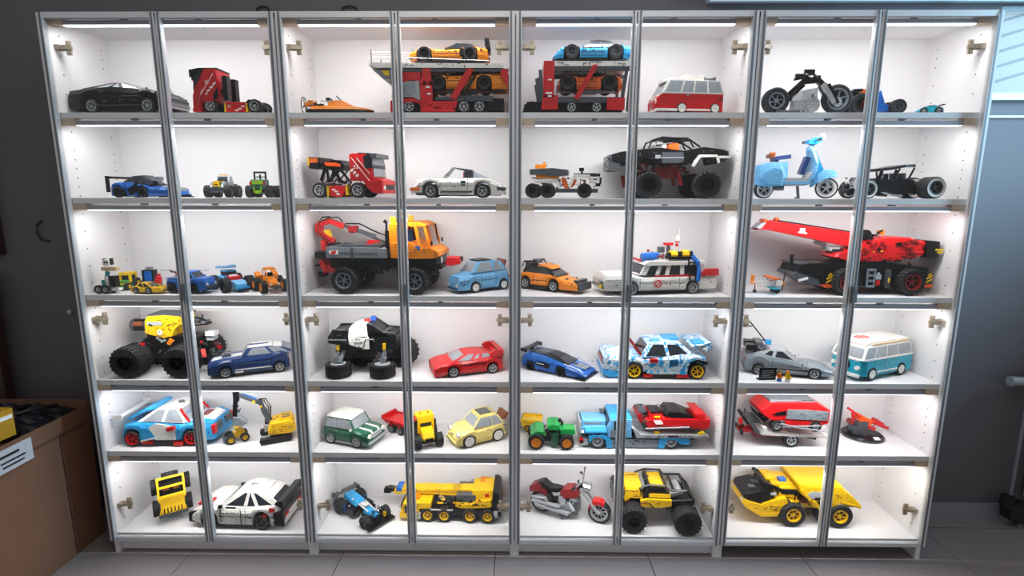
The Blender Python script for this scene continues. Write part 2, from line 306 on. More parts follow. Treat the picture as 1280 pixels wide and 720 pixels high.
# ---------------------------------------------------------------- shared builders for the model vehicles
WC = {}
def wheel(x, y, R, w, rim='silver', tyre='tyre', fill=.64, spokes=5, knob=0, z=None, parent=None, white=False, rz=0, holes='black', steer=0):
    key = (R, w, rim, fill, spokes, knob, CUR[1], white, tyre)
    if key not in WC:
        k = CUR[1] * .01; f = fill * R; h = w / 2
        t = M(); t.lathe([(f, -h * .9), (R * .9, -h), (R * (.955 if knob else 1), -h * .78), (R * (.955 if knob else 1), h * .78), (R * .9, h), (f, h * .9), (f * .9, h * .35), (.01, h * .35)], 24)
        t.v = [(a, b, c) for a, b, c in t.v]; t.lathe([(f, -h * .9), (f * .9, -h * .35), (.01, -h * .35)], 24)
        for i in range(knob):
            a = 2 * pi * i / knob
            for sd in (-1, 1):
                q = a + sd * pi / knob * .5
                t.b(cos(q) * R * .945, sd * h * .5, sin(q) * R * .945, R * .1, h * .85, R * 2.4 / knob, ry=-math.degrees(q))
        r = M(); r.lathe([(f, -h * .92), (f * 1.02, -h), (f * .86, -h * .95), (f * .8, -h * .5), (f * .8, h * .5), (f * .86, h * .95), (f * 1.02, h), (f, h * .92)], 20)
        for sd in (-1, 1):
            for i in range(spokes):
                a = 2 * pi * i / spokes + .3
                r.b(cos(a) * f * .5, sd * h * .62, sin(a) * f * .5, f * .8, h * .22, f * .95 / max(4, spokes), ry=-math.degrees(a))
            r.c(0, sd * h * .66, 0, f * .24, h * .3, 'y', 10) if spokes else r.c(0, sd * h * .8, 0, f * .86, h * .3, 'y', 18)
        ww = M()
        if white:
            for sd in (-1, 1): ww.lathe([(f * 1.02, sd * h * .94), (R * .86, sd * h * 1.03)], 24)
        WC[key] = (t.mesh('wheel', tyre, k), r.mesh('rim', rim, k), ww.mesh('whitewall', 'whitewall', k) if white else None)
    t, r, ww = WC[key]; k = CUR[1] * .01
    o = obj('wheel', t, parent or CUR[0], (x * k, y * k, (R if z is None else z) * k), (0, 0, math.radians(rz)))
    obj('rim', r, o)
    if ww: obj('whitewall', ww, o)
    return o
def wheels(xs, W, R, w, grow=True, **k):
    if grow: R *= CUR[4]
    for x in xs:
        for s in (-1, 1): wheel(x, s * (W / 2 - w / 2), R, w, **k)
def near(xr, yr, xf, yf, W):       # centre and heading of a vehicle from where its two near wheels stand
    a = math.atan2(yf - yr, xf - xr); nx, ny = -sin(a), cos(a)
    if ny < 0: nx, ny = -nx, -ny
    return (xr + xf) / 2 + nx * W / 200, (yr + yf) / 2 + ny * W / 200, math.degrees(a)
def lerp_at(pts, x):
    if x <= pts[0][0]: return pts[0][1]
    for (a, za), (b, zb) in zip(pts, pts[1:]):
        if x <= b: return za + (zb - za) * (x - a) / max(1e-6, b - a)
    return pts[-1][1]
def hw_at(x, x0, x1, W, tr, tf):   # half width in plan, drawn in towards tail and nose
    t = 1.0; n = (x1 - x0) * .2
    if x < x0 + n: t -= tr * ((x0 + n - x) / n) ** 2
    if x > x1 - n: t -= tf * ((x - x1 + n) / n) ** 2
    return W / 2 * t
def body(top, zb, W, arches, R, color, name='body', tr=.12, tf=.15, flat=.88, bot=None, shoulder=.72, ra=1.16, parent=None):
    x0, x1 = top[0][0], top[-1][0]; Ra = R * ra
    xs = {p[0] for p in top} | {x0 + (x1 - x0) * i / 14 for i in range(15)}
    for a in arches: xs = {x for x in xs if abs(x - a) > Ra * 1.03} | {a + Ra * q for q in (-1.001, -.995, -.85, -.6, -.3, 0, .3, .6, .85, .995, 1.001)}
    xs = sorted(x for x in xs if x0 <= x <= x1); rings = []
    for x in xs:
        z1 = lerp_at(top, x); z0 = lerp_at(bot, x) if bot else zb
        for a in arches:
            if abs(x - a) < Ra: z0 = max(z0, R + math.sqrt(Ra * Ra - (x - a) ** 2) if abs(x - a) < Ra * .999 else z0)
        z0 = min(z0, z1 - .25); h = hw_at(x, x0, x1, W, tr, tf); d = z1 - z0
        ys = [(h * .93, z0), (h, z0 + d * .3), (h * .99, z0 + d * shoulder), (h * flat, z1 - d * .04), (h * flat * .55, z1)]
        rings.append([(x, -y, z) for y, z in ys] + [(x, y, z) for y, z in reversed(ys)])
    o = P(name, M().loft(rings), color, parent)
    return o
def cabin(c, wb, wt, color, glass='darkwin', pillar=.5, roof=None, mull=.09, side=True, inner=None, seats=None):
    # c: side outline of the glasshouse from rear base over the roof to front base
    zb = min(c[0][1], c[-1][1]); zt = max(p[1] for p in c)
    hw = lambda z: (wb + (wt - wb) * (z - zb) / (zt - zb)) / 2
    L_ = [(x, -hw(z), z) for x, z in c]; R_ = [(x, hw(z), z) for x, z in c]; n = len(c)
    P('cabin', M().add(L_ + R_, [tuple(range(n)), tuple(range(2 * n - 1, n - 1, -1))] + [(i, n + i, n + (i + 1) % n, (i + 1) % n) for i in range(n)]), color)
    cx = sum(p[0] for p in c) / n; cz = (zb + zt) / 2; e = .12
    def lean(pts, s): return [(x, s * (hw(z) + e), z) for x, z in pts]
    if side:
        xa, xb = c[0][0], c[-1][0]; m_ = mull * (xb - xa)
        lo = zb + .1 * (zt - zb); hi = zt - .14 * (zt - zb)
        def edge(z, rear):
            pp = c[:n // 2] if rear else c[n // 2:][::-1]
            pp = sorted(pp, key=lambda p: p[1]); 
            for (x1, z1), (x2, z2) in zip(pp, pp[1:]):
                if z <= z2: return x1 + (x2 - x1) * max(0, min(1, (z - z1) / max(1e-6, z2 - z1)))
            return pp[-1][0]
        cuts = [0] + list(pillar if isinstance(pillar, (list, tuple)) else [pillar]) + [1]
        for s in (-1, 1):
            for a, b in zip(cuts, cuts[1:]):
                q = []
                for t, z in ((a, lo), (b, lo), (b, hi), (a, hi)):
                    l, r = edge(z, True) + m_, edge(z, False) - m_
                    x = l + (r - l) * t; x += m_ * .35 * ((t == a) - (t == b)) if 0 < t < 1 else 0
                    q.append((x, z))
                a4 = lean(q, s)
                P('side_window', M().quad(*(a4 if s < 0 else a4[::-1]), th=.15), glass)
    def face(p, q, nm):
        (xa, za), (xb, zb_) = p, q
        i = lambda t: (xa + (xb - xa) * t, za + (zb_ - za) * t)
        (x1, z1), (x2, z2) = i(.1), i(.9); f = .86
        P(nm, M().quad((x1, -hw(z1) * f, z1), (x1, hw(z1) * f, z1), (x2, hw(z2) * f, z2), (x2, -hw(z2) * f, z2), th=.2), glass)
        return
    face(c[-1], c[-2], 'windscreen'); face(c[1], c[0], 'rear_window') if abs(c[1][0] - c[0][0]) + abs(c[1][1] - c[0][1]) > .5 else None
    if roof: 
        rp = [p for p in c if p[1] > zt - .35 * (zt - zb)]
        P('roof', M().add(*slab(rp, hw, .35)), roof)
def slab(rp, hw, th):
    v = []; 
    for x, z in rp: v += [(x, -hw(z) * 1.01, z - .1), (x, hw(z) * 1.01, z - .1), (x, hw(z) * .97, z + th), (x, -hw(z) * .97, z + th)]
    f = [(0, 1, 2, 3), tuple(len(v) - 4 + i for i in (3, 2, 1, 0))]
    for k in range(len(rp) - 1):
        for i in range(4): f.append((k * 4 + i, k * 4 + (i + 1) % 4, k * 4 + 4 + (i + 1) % 4, k * 4 + 4 + i))
    return v, f
def strip(top, x0, x1, ys, width, color, name='stripe', up=.12):
    xs = sorted({x0, x1} | {p[0] for p in top if x0 < p[0] < x1}); m = M()
    for y in ys:
        rings = [[(x, y - width / 2, lerp_at(top, x) - .3), (x, y + width / 2, lerp_at(top, x) - .3), (x, y + width / 2, lerp_at(top, x) + up), (x, y - width / 2, lerp_at(top, x) + up)] for x in xs]
        m.loft(rings)
    return P(name, m, color)
def two(name, m, color, parent=None): # the same part on both sides of the vehicle
    n = M(); n.v = list(m.v); n.f = list(m.f); a = P(name, m, color, parent); b = P(name, n.mirror2(), color, parent); return a, b
def _mir(s): s.v = [(x, -y, z) for x, y, z in s.v]; s.f = [tuple(reversed(f)) for f in s.f]; return s
M.mirror2 = _mir
def seam(lines, W, name='door_seam', color='black', r=.3):
    m = M()
    for s in (-1, 1):
        for l in lines: m.t([(x, s * (W / 2 - .02), z) for x, z in l], r, 4)
    return P(name, m, color)
def clutter(name, box, n, color, seed, big=1.0, pins=True, parent=None):      # exposed beams, gears and axles of a technical frame
    R_ = random.Random(seed); x0, x1, y0, y1, z0, z1 = box; m = M()
    for i in range(n):
        x, y, z = R_.uniform(x0, x1), R_.uniform(y0, y1), R_.uniform(z0, z1); k = R_.random()
        if k < .45: m.b(x, y, z, R_.uniform(4, 9) * big, 2 * big, 2 * big, ry=R_.choice((0, 0, 0, 30, -40, 90)))
        elif k < .65: m.b(x, y, z, 2 * big, R_.uniform(4, 9) * big, 2 * big)
        elif k < .85: m.c(x, y, z, R_.uniform(.9, 2) * big, R_.uniform(1.5, 5) * big, R_.choice('xyz'), 8)
        else: m.b(x, y, z, 3.4 * big, 3 * big, 3.2 * big)
    return P(name, m, color, parent, kind='stuff')
def gaps(box, W, n, seed, color='black', top=None, name='panel_gap'):      # short open joints and pin sockets between moulded panels, on both sides (and on top)
    R_ = random.Random(seed); x0, x1, z0, z1 = box; m = M(); H = (W / 2 if callable(W) is False else 0)
    for i in range(n):
        x, z, k = R_.uniform(x0, x1), R_.uniform(z0, z1), R_.random(); s_ = R_.choice((-1, 1)) if n > 24 else (-1, 1)[i % 2]
        h = W(x) if callable(W) else H
        if k < .5: m.b(x, s_ * h, z, R_.uniform(2.5, 7), .5, .9, ry=R_.choice((0, 0, 0, 12, -12)))
        elif k < .75: m.b(x, s_ * h, z, .9, .5, R_.uniform(2, 4.5))
        else: m.c(x, s_ * h, z, .8, .6, 'y', 6)
    if top:
        for i in range(n // 2):
            x, y = R_.uniform(x0, x1), R_.uniform(-top[0], top[0]); z = top[1](x) if callable(top[1]) else top[1]
            m.b(x, y, z, *((R_.uniform(2.5, 6), .9) if R_.random() < .5 else (.9, R_.uniform(2.5, 6))), .5)
    return P(name, m, color, kind='stuff')
def pins(pts, W, color='black', r=.7, name='pin_holes'):
    m = M()
    for s in (-1, 1):
        for x, z in pts: m.c(x, s * W / 2, z, r, .3, 'y', 7)
    return P(name, m, color)
def lamp2(x, y, z, r, color='headlamp', name='headlight', ax='x', h=.5):
    for s in (-1, 1): P(name, M().c(x, s * y, z, r, h, ax, 12), color)
def figure(label, x, y, z, rz, torso, legs, head='skin', hair='brown', s=1.0, hat=None):
    V('person', label, 'toy figure', x, y, z, rz, s)
    b = M().e([(-.75, 1.3), (.75, 1.3), (.5, 2.9), (-.5, 2.9)], -.38, .38)
    P('torso', b, torso)
    P('legs', M().B(-.75, -.06, -.38, .38, 0, 1.3).B(.06, .75, -.38, .38, 0, 1.3).B(-.75, -.06, -.65, .38, 0, .35).B(.06, .75, -.65, .38, 0, .35), legs)
    for q in (-1, 1):
        a = P('arm', M().beam((q * .55, 0, 2.75), (q * .95, -.1, 1.9), .42).beam((q * .95, -.1, 1.95), (q * .95, -.5, 1.6), .38), torso)
        P('hand', M().c(q * .95, -.62, 1.52, .24, .4, 'y', 8), head, a)
    P('head', M().c(0, 0, 3.4, .52, .9, 'z', 12), head)
    P('face', M().b(-.18, -.52, 3.5, .1, .06, .1).b(.18, -.52, 3.5, .1, .06, .1).b(0, -.52, 3.22, .3, .06, .06), 'black')
    P('hair', M().c(0, .06, 3.95, .6, .5, 'z', 12, .5).b(0, .42, 3.55, .95, .3, .7), hair)

def car(name, label, x, y, z, rz, s, W, xs, R, top, zb, cab, col, glass='darkwin', ccol=None, wb=.86, wt=.66, rim='silver', fill=.62, rw=None, pillar=.5,
        roof=None, tr=.12, tf=.15, bot=None, spokes=5, white=False, knob=0, ra=1.16, flat=.88, lamp='headlamp', lz=None, tail='redlamp', seams=True, bumper='black',
        mirror=None, shoulder=.72, cat='toy car', group=None, lr=None, hubs=True, dots=True, tyre='tyre'):
    o = V(name, label, cat, x, y, z, rz, s, group)
    R *= CUR[4]; rw = rw or R * .62; x0, x1 = top[0][0], top[-1][0]; H = max(p[1] for p in top)
    body(top, zb, W, xs, R, col, tr=tr, tf=tf, bot=bot, ra=ra, flat=flat, shoulder=shoulder)
    P('chassis', M().B(x0 + (x1 - x0) * .05, x1 - (x1 - x0) * .05, -W / 2 + rw * 1.25, W / 2 - rw * 1.25, zb * .75, max(R * 1.2, zb + 1)).B(min(xs) + R * 1.25, max(xs) - R * 1.25, -W * .44, W * .44, zb * .6, zb + .6), 'black')
    if cab: cabin(cab, W * wb, W * wt, ccol or col, glass, pillar, roof)
    wheels(xs, W * 1.02, R, rw, grow=False, rim=rim, fill=fill, spokes=spokes, white=white, knob=knob, tyre=tyre)
    zn = lerp_at(top, x1 - 1); zr = lerp_at(top, x0 + 1); lr = lr or max(1.2, (zn - zb) * .17)
    if lamp: lamp2(x1 - 1.0, W * .33, lz or zb + (zn - zb) * .66, lr, lamp, h=3.4)
    if tail:
        for q in (-1, 1): P('tail_light', M().b(x0 + .3, q * W * .32, zb + (zr - zb) * .68, 1.4, W * .18, (zr - zb) * .16), tail)
    if bumper:
        for xx, g in ((x1, 1), (x0, -1)): P('bumper', M().b(xx - g * .8, 0, zb + (min(zn, zr) - zb) * .2, 2.6, W * .8, (min(zn, zr) - zb) * .2), bumper)
    if cab and mirror is not False:
        two('mirror', M().b(cab[-1][0] - 2, W * .47, cab[-1][1] + 1.4, 1.6, 2.4, 1.8), mirror or col)
    if seams:
        xm = (xs[0] + xs[-1]) / 2; zt = lerp_at(top, xm)
        a, b = min(xs) + R * 1.5, max(xs) - R * 1.4
        seam([[(a + (b - a) * .12, zt * .95), (a + (b - a) * .12, zb + 1.5), (b, zb + 1.5), (b, zt * .95)], [(a, zb + (zt - zb) * .55), (b + 1, zb + (zt - zb) * .55)]], W * 1.0)
    if dots: pins([(x0 + (x1 - x0) * t, zb + (lerp_at(top, x0 + (x1 - x0) * t) - zb) * .72) for t in (.08, .42, .5, .58, .9)], W * .995, r=.7)
    if dots:
        f = lambda x: hw_at(x, x0, x1, W, tr, tf)
        gaps((x0 + 4, x1 - 4, max(2.1 * R, zb + 2) * .75, H * .62), f, 16, int(abs(x0) * 7) + 3, 'black' if col not in ('black', 'dblue') else 'dgrey')
        z_ = [p for p in top if p[0] > (cab[-1][0] if cab else 0)]
        if z_ and H > 10: gaps((max(cab[-1][0] if cab else 0, x0), x1 - 3, 1, 2), 0, 1, 5, col, (W * .34, lambda x: lerp_at(top, x) + .1))
    return o

# ================================================================ top shelf
Z1 = 1.6965
T = [(-72.5, 20.8), (-71.2, 29.5), (-53.2, 30.8), (-11.2, 34.2), (21.2, 31.8), (43.8, 28.8), (57.5, 27.8), (65, 20.8)]
car('muscle_car', 'black muscle car with engine blower on the hood, top shelf at left', .214, .125, Z1, -3, .272, 56, (-37.5, 41.2), 9, T, 6.5,
    [(-55, 30.8), (-12.5, 39), (7.5, 38.5), (43.8, 29)], 'black', 'clearwin', wt=.6, rim='chrome', fill=.72, tail='redlamp', pillar=(.34, .66), lamp='dgrey', bumper='silver', spokes=8)
P('blower', M().b(51.2, 0, 28.8, 9, 12, 4).b(51.2, 0, 31.2, 7, 9, 4).b(52.2, 0, 33.2, 4, 10, 2), 'chrome')
P('grille', M().b(65, 0, 17, 1.6, 46, 7), 'dgrey'); P('front_block', M().b(61.8, 0, 20.8, 8, 40, 5).b(65, 0, 13.2, 5, 44, 4), 'grey')
P('side_trim', M().B(-43.8, 31.2, -28.5, 28.5, 9.5, 10.8), 'dgrey')
V('racing_truck', 'red racing truck with black visor and number 52, right of the black muscle car', 'toy truck', .566, .115, Z1, 180, .27)
P('chassis', M().B(-39.5, 53, -12, 12, 5, 11), 'black')
P('cab', M().e2([(60.5, 41.2), (59, 53.2), (56.8, 55.8), (21.8, 55.8), (20, 41.2), (20.5, 23.8), (29.2, 16.2), (48, 15), (51.8, 23.8), (57.5, 31.2)], 44, .97), 'red')
P('front_panel', M().e2([(63, 0.8), (61.8, 23.8), (57.5, 33.8), (48, 23.8), (49.2, 11.2), (50.5, 0.8)], 46, .95), 'red')
P('visor', M().b(57.5, 0, 50, 14, 45, 9).b(59, 0, 45, 8, 40, 6), 'black')
P('windscreen', M().quad((61.5, -19, 30), (61.5, 19, 30), (60.5, 19, 43.2), (60.5, -19, 43.2), .6), 'darkwin')
two('side_window', M().e([(57.5, 33.2), (58.5, 45), (48, 51.2), (46.5, 46.8)], -22.6, -21.8), 'darkwin')
P('roof', M().B(20.5, 53, -20, 20, 55.2, 56.8), 'black')
two('checker', M().b(39.2, -22.4, 25.8, 3, .6, 2, ry=35).b(36.8, -22.4, 29.2, 3, .6, 2, ry=35).b(34.2, -22.4, 30, 3, .6, 2, ry=35).b(31.8, -22.4, 33.2, 3, .6, 2, ry=35).b(29.2, -22.4, 33.8, 3, .6, 2, ry=35).b(26.8, -22.4, 37.2, 3, .6, 2, ry=35).b(24.2, -22.4, 38.2, 3, .6, 2, ry=35), 'decal'); two('black_corner', M().e([(60, 41.8), (59, 53.2), (56.8, 55.5), (40.5, 55.5), (48, 45), (54.2, 40.8)], -22.5, -21.6).e([(29.2, 23.8), (20.5, 33.8), (20.2, 23.8), (28, 16.8)], -22.5, -21.6), 'black')
two('flash', M().beam((51.8, -22.5, 21.2), (25.5, -22.5, 50), 1, .5).beam((55.5, -22.5, 11.2), (45.5, -22.5, 31.2), 1, .5), 'decal')
TXT('52', 'decal', 7, (36.8, -23, 39.2)); TXT('52', 'decal', 7, (36.8, 23, 39.2), 1)
P('exhaust_stack', M().B(6.5, 14.2, -19, -8, 18.8, 47.5).B(6.5, 14.2, 8, 19, 18.8, 47.5).b(16.8, 0, 30, 5, 30, 4), 'black')
P('side_tank', M().e2([(10.5, 1.2), (10.5, 16.2), (-21.5, 16.2), (-21.5, 1.2)], 40, 1), 'red')
TXT('52', 'decal', 6, (5.5, 20.4, 10), 1); TXT('52', 'decal', 6, (5.5, -20.4, 10), -1)
two('checker', M().b(-7, -20.3, 3.8, 5, .6, 2).b(-12, -20.3, 6.2, 5, .6, 2).b(-17, -20.3, 10, 5, .6, 2), 'decal')
P('tank_strap', M().B(10.5, 13.5, -20.5, 20.5, 1.2, 15).B(-25, -22, -20.5, 20.5, 1.2, 15), 'yellow')
P('rear_fender', M().e2([(-22, 15), (-27, 19.2), (-38.2, 18.2), (-42, 11.2), (-37, 13.8), (-27, 15)], 42, 1), 'black')
clutter('frame', (-39.5, 15.5, -13, 13, 6, 18), 24, 'dgrey', 3)
wheels((35.5, -36.5), 44, 9.5, 9, rim='silver', fill=.7, spokes=6); gaps((21.8, 56.8, 16.2, 53.8), 44.4, 14, 201, 'dred')
P('bumper', M().B(50, 64, -22, 22, 1.5, 7), 'red'); lamp2(64, 15, 9, 2.2, ax='x', h=2)
V('hovercraft', 'orange hovercraft with black skirt and rear propeller', 'toy hovercraft', .948, .115, Z1, 0, .275)
sk = M(); sk.loft([[(x, -y, 0), (x, y, 0), (x, y * .92, 4.5), (x, -y * .92, 4.5)] for x, y in ((-37, 13), (-33, 17), (28, 17), (40, 11), (47, 3))])
P('skirt', sk, 'black')
P('hull', M().loft([[(x, -y, 4), (x, y, 4), (x, y * .8, z), (x, -y * .8, z)] for x, y, z in ((-30, 15, 8), (-10, 15, 9), (20, 14, 8.5), (38, 9, 7), (46, 3, 5.5))]), 'orange')
P('cabin', M().loft([[(x, -y, 8), (x, y, 8), (x, y * .7, z), (x, -y * .7, z)] for x, y, z in ((-10, 8, 14), (0, 9, 16), (8, 8, 16), (24, 5, 9))]), 'orange')
P('windscreen', M().quad((3.8, -5, 17), (3.8, 5, 17), (0, 4, 20.2), (0, -4, 20.2), .8).b(-10, 0, 17, 5, 12, 3), 'darkwin')
P('tail_fin', M().B(-28.8, -35, -8, 8, 10.8, 15.8).B(-33.8, -41.2, -2, 2, 9.5, 14.5), 'orange')
ring = M(); ring.t([(-43, 9.5 * cos(a * pi / 8), 10.5 + 9 * sin(a * pi / 8)) for a in range(17)], .7, 5)
P('propeller_guard', ring, 'black'); pb = M()
for k in range(4): pb.b(-42, 4 * cos(k * pi / 2 + .4), 10.5 + 4 * sin(k * pi / 2 + .4), .6, 7, 1.6, rx=math.degrees(k * pi / 2 + .4))
P('propeller', pb.c(-42, 0, 10.5, 1.4, 3, 'x', 8), 'dgrey')
P('hull_rail', M().t([(-18.8, -12, 8.2), (-16.2, -12, 15), (-7.5, -12, 13.2)], .4, 4).t([(-25, -12, 8.2), (-22.5, -12, 14.5)], .4, 4), 'black')
clutter('deck_parts', (-32, -14, -10, 10, 9, 13), 10, 'black', 5)
V('car_transporter', 'red car transporter truck with long white upper deck', 'toy truck', 1.333, .125, Z1, 180, .274)
P('lower_chassis', M().B(-80, 60, -17, 17, 4, 12), 'black')
P('cab_bumper', M().e2([(65, 0.5), (64.5, 14.5), (60, 17.5), (50, 17.5), (50, 0.5)], 52, .95), 'red')
P('cab_nose', M().e2([(62.5, 17), (61, 33.2), (45, 39.5), (26.2, 40.8), (25, 14.5), (35, 19.5), (45, 19.5), (52.5, 15.8)], 50, .96), 'lgrey')
P('windscreen', M().quad((63, -21, 20), (63, 21, 20), (60.8, 21, 34.5), (60.8, -21, 34.5), .6), 'darkwin')
two('side_window', M().e([(50, 22), (48.8, 33.2), (37.5, 40), (32, 39), (32, 27), (37.5, 22)], -25.8, -25), 'litwin')
P('cab_roof', M().e2([(50, 34.5), (48.8, 52), (25, 52), (25, 39.5), (37.5, 41.5)], 48, .97), 'red')
P('fender', M().e2([(50, 9.5), (47.5, 16.5), (35, 18.2), (26.2, 14.5), (26.2, 9.5), (30.5, 13.2), (45, 13.2)], 53, .97), 'red')
two('deck_column', M().B(10, 25.5, -26.4, -23, 2, 39.5).e([(25, 34.5), (22, 53.2), (18.8, 59.5), (12.5, 59.5), (10, 34.5)], -26.4, -23), 'red')

P('column_decal', M().b(15.5, 26.3, 32, 5, .5, 2).b(14.2, 26.3, 23.5, 5, .5, 2), 'decal')
P('side_skirt', M().e2([(25.5, 1.5), (25.5, 14.5), (-22.5, 14.5), (-18, 1.5)], 52, 1), 'red')
pins([(18.8, 4.5), (1.2, 4.5), (-2.5, 4.5), (-10, 4.5)], 52.4)
two('lift_arm', M().beam((-16.2, -25, 17), (-40, -25, 55.8), 3, 8), 'red')
two('lift_ram', M().beam((-26.2, -23, 19.5), (-45, -23, 47), 2, 3), 'black')
P('upper_deck', M().e2([(90, 59), (89, 62), (-80, 61), (-81.2, 55.5), (50, 56), (80, 56)], 54, 1), 'white')
P('upper_rail', M().B(-87.5, 50, -25, -22, 51.5, 55).B(-87.5, 50, 22, 25, 51.5, 55), 'dgrey')
P('front_ramp', M().e2([(87.5, 55.5), (50, 54.5), (50, 44.5), (67.5, 42.5), (73.8, 43.2)], 46, .95), 'grey')
two('ramp_mark', M().e([(75, 53.2), (65, 53.2), (65, 46.5), (70, 46.5)], -23.6, -23), 'yellow')
two('rear_guard', M().e([(-77.5, 54.5), (-87, 54.5), (-87, 35.8), (-83.8, 35.8), (-77.5, 47)], -25.5, -22), 'red')
P('lower_deck', M().B(-15, 6.2, -24, 24, 16, 20).B(-67.5, -15, -24, 24, 14.5, 21.5), 'dgrey')
P('tail_ramp', M().B(-81.2, -60, -23, 23, 2.5, 18.2), 'black')
clutter('frame', (-80, 5, -23, 23, 14.5, 18.5), 26, 'black', 7); [clutter('deck_struts', (-75, 25, q - .5, q + .5, 51.5, 53), 13, 'dgrey', 8 + q, .6) for q in (-23, 23)]
wheels((40.8, -30, -50), 50, 7.8, 8, rim='lgrey', fill=.72); gaps((-18.8, 23.8, 2.5, 13.2), 52.4, 16, 202); gaps((-77.5, 85, 56, 61), 54.2, 30, 203, 'dgrey')
P('rail_post', M().B(86.2, 87.2, 24, 25, 61.5, 78.8).B(86.2, 87.2, -25, -24, 61.5, 78.8), 'black')
two('hand_rail', M().t([(86.8, 24.5, 76), (37.5, 24.5, 75)], .4, 5).t([(86.8, 24.5, 69.5), (37.5, 24.5, 68.8), (-62.5, 24.5, 65)], .4, 5), 'silver')
clutter('mirror_arms', (60, 63.8, -26, 26, 37, 43.2), 6, 'black', 4)
T = [(-51.2, 2.5), (-50, 15.2), (-35, 17.5), (-17.5, 15.2), (2.5, 14), (22.5, 14.8), (40, 13.5), (50, 9.5)]
car('sports_coupe', 'orange coupe with black rear wing on the upper deck of the red truck', 1.372, .125, 1.871, 180, .272, 43, (-27.5, 30.5), 8.5, T, 2,
    [(-37.5, 16.5), (-27.5, 23.2), (-10, 24), (5, 15)], 'orange', 'darkwin', ccol='black', wt=.62, rim='black', fill=.68, tyre='tyre', lamp='headlamp', rw=8, roof=None)
P('rear_wing', M().B(-52.5, -46.5, -22, 22, 23.5, 26.5).B(-50.5, -48.5, -15, -12, 15.2, 25.2).B(-50.5, -48.5, 12, 15, 15.2, 25.2).B(-52, -47, -23, -21.5, 16.5, 28.2).B(-52, -47, 21.5, 23, 16.5, 28.2), 'black')
P('splitter', M().b(47.5, 0, 3, 6, 42, 1.5), 'black'); two('side_vent', M().e([(-15, 12.8), (-21.2, 14), (-17.5, 4), (-15, 4)], -24.3, -23.5), 'black')
T = [(-55, 8.5), (-54.5, 24.8), (-42.5, 22.2), (-22.5, 19.8), (7.5, 18.5), (27.5, 18), (38.8, 13.5)]
car('sports_coupe', 'orange coupe partly behind the red arm on the lower deck of the red truck', 1.435, .125, 1.7735, 180, .27, 40, (-25.5, 30), 8.2, T, 2,
    [(-25, 19.5), (-12.5, 24.5), (7.5, 24.5), (20, 18)], 'orange', 'darkwin', ccol='black', wt=.62, rim='black', fill=.62, rw=8)
V('car_trailer', 'red and black two-deck trailer with white top deck carrying blue and orange coupes', 'toy trailer', 1.822, .125, Z1, 180, .272)
P('deck_column', M().B(33.2, 46.8, -26, 26, 19, 63).e2([(49.2, 4.5), (47.5, 21.5), (28.2, 21.5), (28.2, 4.5)], 52), 'red')
P('column_decal', M().b(38.8, 26.3, 40.2, 5, .5, 1.6).b(40, 26.3, 24, 8, .5, 2).b(38.8, 26.3, 20.2, 5, .5, 2), 'decal')
P('upper_deck', M().B(-61.8, 33.2, -26, 26, 56.5, 62.5), 'white')
P('upper_rail', M().B(-63.8, 33.2, -25, -22, 51, 56).B(-63.8, 33.2, 22, 25, 51, 56), 'dgrey')
two('lift_arm', M().beam((3.8, -25.5, 16.5), (-20, -25.5, 57.8), 3, 4).beam((6.8, -25.5, 17.8), (-16.8, -25.5, 57.8), 3, 2.5), 'red')
P('lower_deck', M().B(-53.8, 28.8, -24, 24, 12.8, 19.5), 'dgrey')
P('chassis', M().B(-56.2, 71.2, -15, 15, 2, 12), 'black')
P('rear_fender', M().B(-57.5, -35, -26, 26, 4, 18.5), 'red'); pins([(-38.8, 6.5), (-52.5, 6.5)], 52.4)
two('rear_post', M().beam((-52.5, -24, 4), (-59.2, -24, 55.2), 3, 4).beam((-61.2, -24, 1.5), (-65, -24, 56.5), 2, 4), 'dgrey')
two('front_post', M().beam((48.2, -22, 14), (51.2, -22, 52.8), 3, 4).beam((51.2, -20, 14), (56.2, -20, 42.8), 2, 3), 'dgrey')
P('drawbar', M().B(48.8, 72.5, -6, 6, 2, 6).e2([(73.2, 2.8), (67.5, 16.5), (48.8, 16.5), (48.8, 2.8)], 16, .9), 'black')
clutter('frame', (-56.2, 71.2, -22, 22, 3, 16), 40, 'black', 9); [clutter('deck_struts', (-53.8, 31.2, q - 1.5, q + 1.5, 47.5, 51.5), 12, 'dgrey', 10 + q, .8) for q in (-23, 23)]
wheels((10.5, -21.8), 50, 6.8, 8, rim='lgrey', fill=.74); gaps((-61.2, 32.5, 57, 62), 52.4, 26, 204, 'dgrey')
T = [(-50.5, 3), (-49.5, 15.5), (-35, 16.5), (-20, 14), (10, 13), (22.5, 15.5), (37.5, 14.2), (47.5, 4.2)]
car('sports_coupe', 'bright blue coupe with rounded dark roof on top of the red trailer', 1.872, .125, 1.8745, 180, .27, 48, (-30.5, 24.5), 8.8, T, 2,
    [(-38.8, 15.5), (-23.8, 22), (-10, 23.2), (0, 22.2), (12, 13.5)], 'azure', 'darkwin', ccol='black', wt=.62, rim='dgrey', fill=.6, rw=8, spokes=6)
P('inner_gear', M().c(-28.8, 0, 8.5, 4, 44, 'y', 10), 'lgrey')
T = [(-43.2, 4), (-41.2, 18.5), (-26.2, 20), (-6.2, 18.5), (18.8, 19), (33.8, 18.5), (40, 11.5)]
car('sports_coupe', 'orange coupe behind the slanted red arm of the red trailer', 1.865, .125, 1.7725, 180, .27, 40, (-26.2, 27.5), 9.5, T, 2,
    [(-26.2, 19), (-16.2, 25), (-1.2, 26), (12.5, 18.5)], 'dorange', 'darkwin', ccol='black', wt=.62, rim='black', fill=.6, rw=8)
V('camper_bus', 'red and white camper bus with roof rack, alone at the right of the top shelf', 'toy bus', 2.216, .128, Z1, 187, .276)
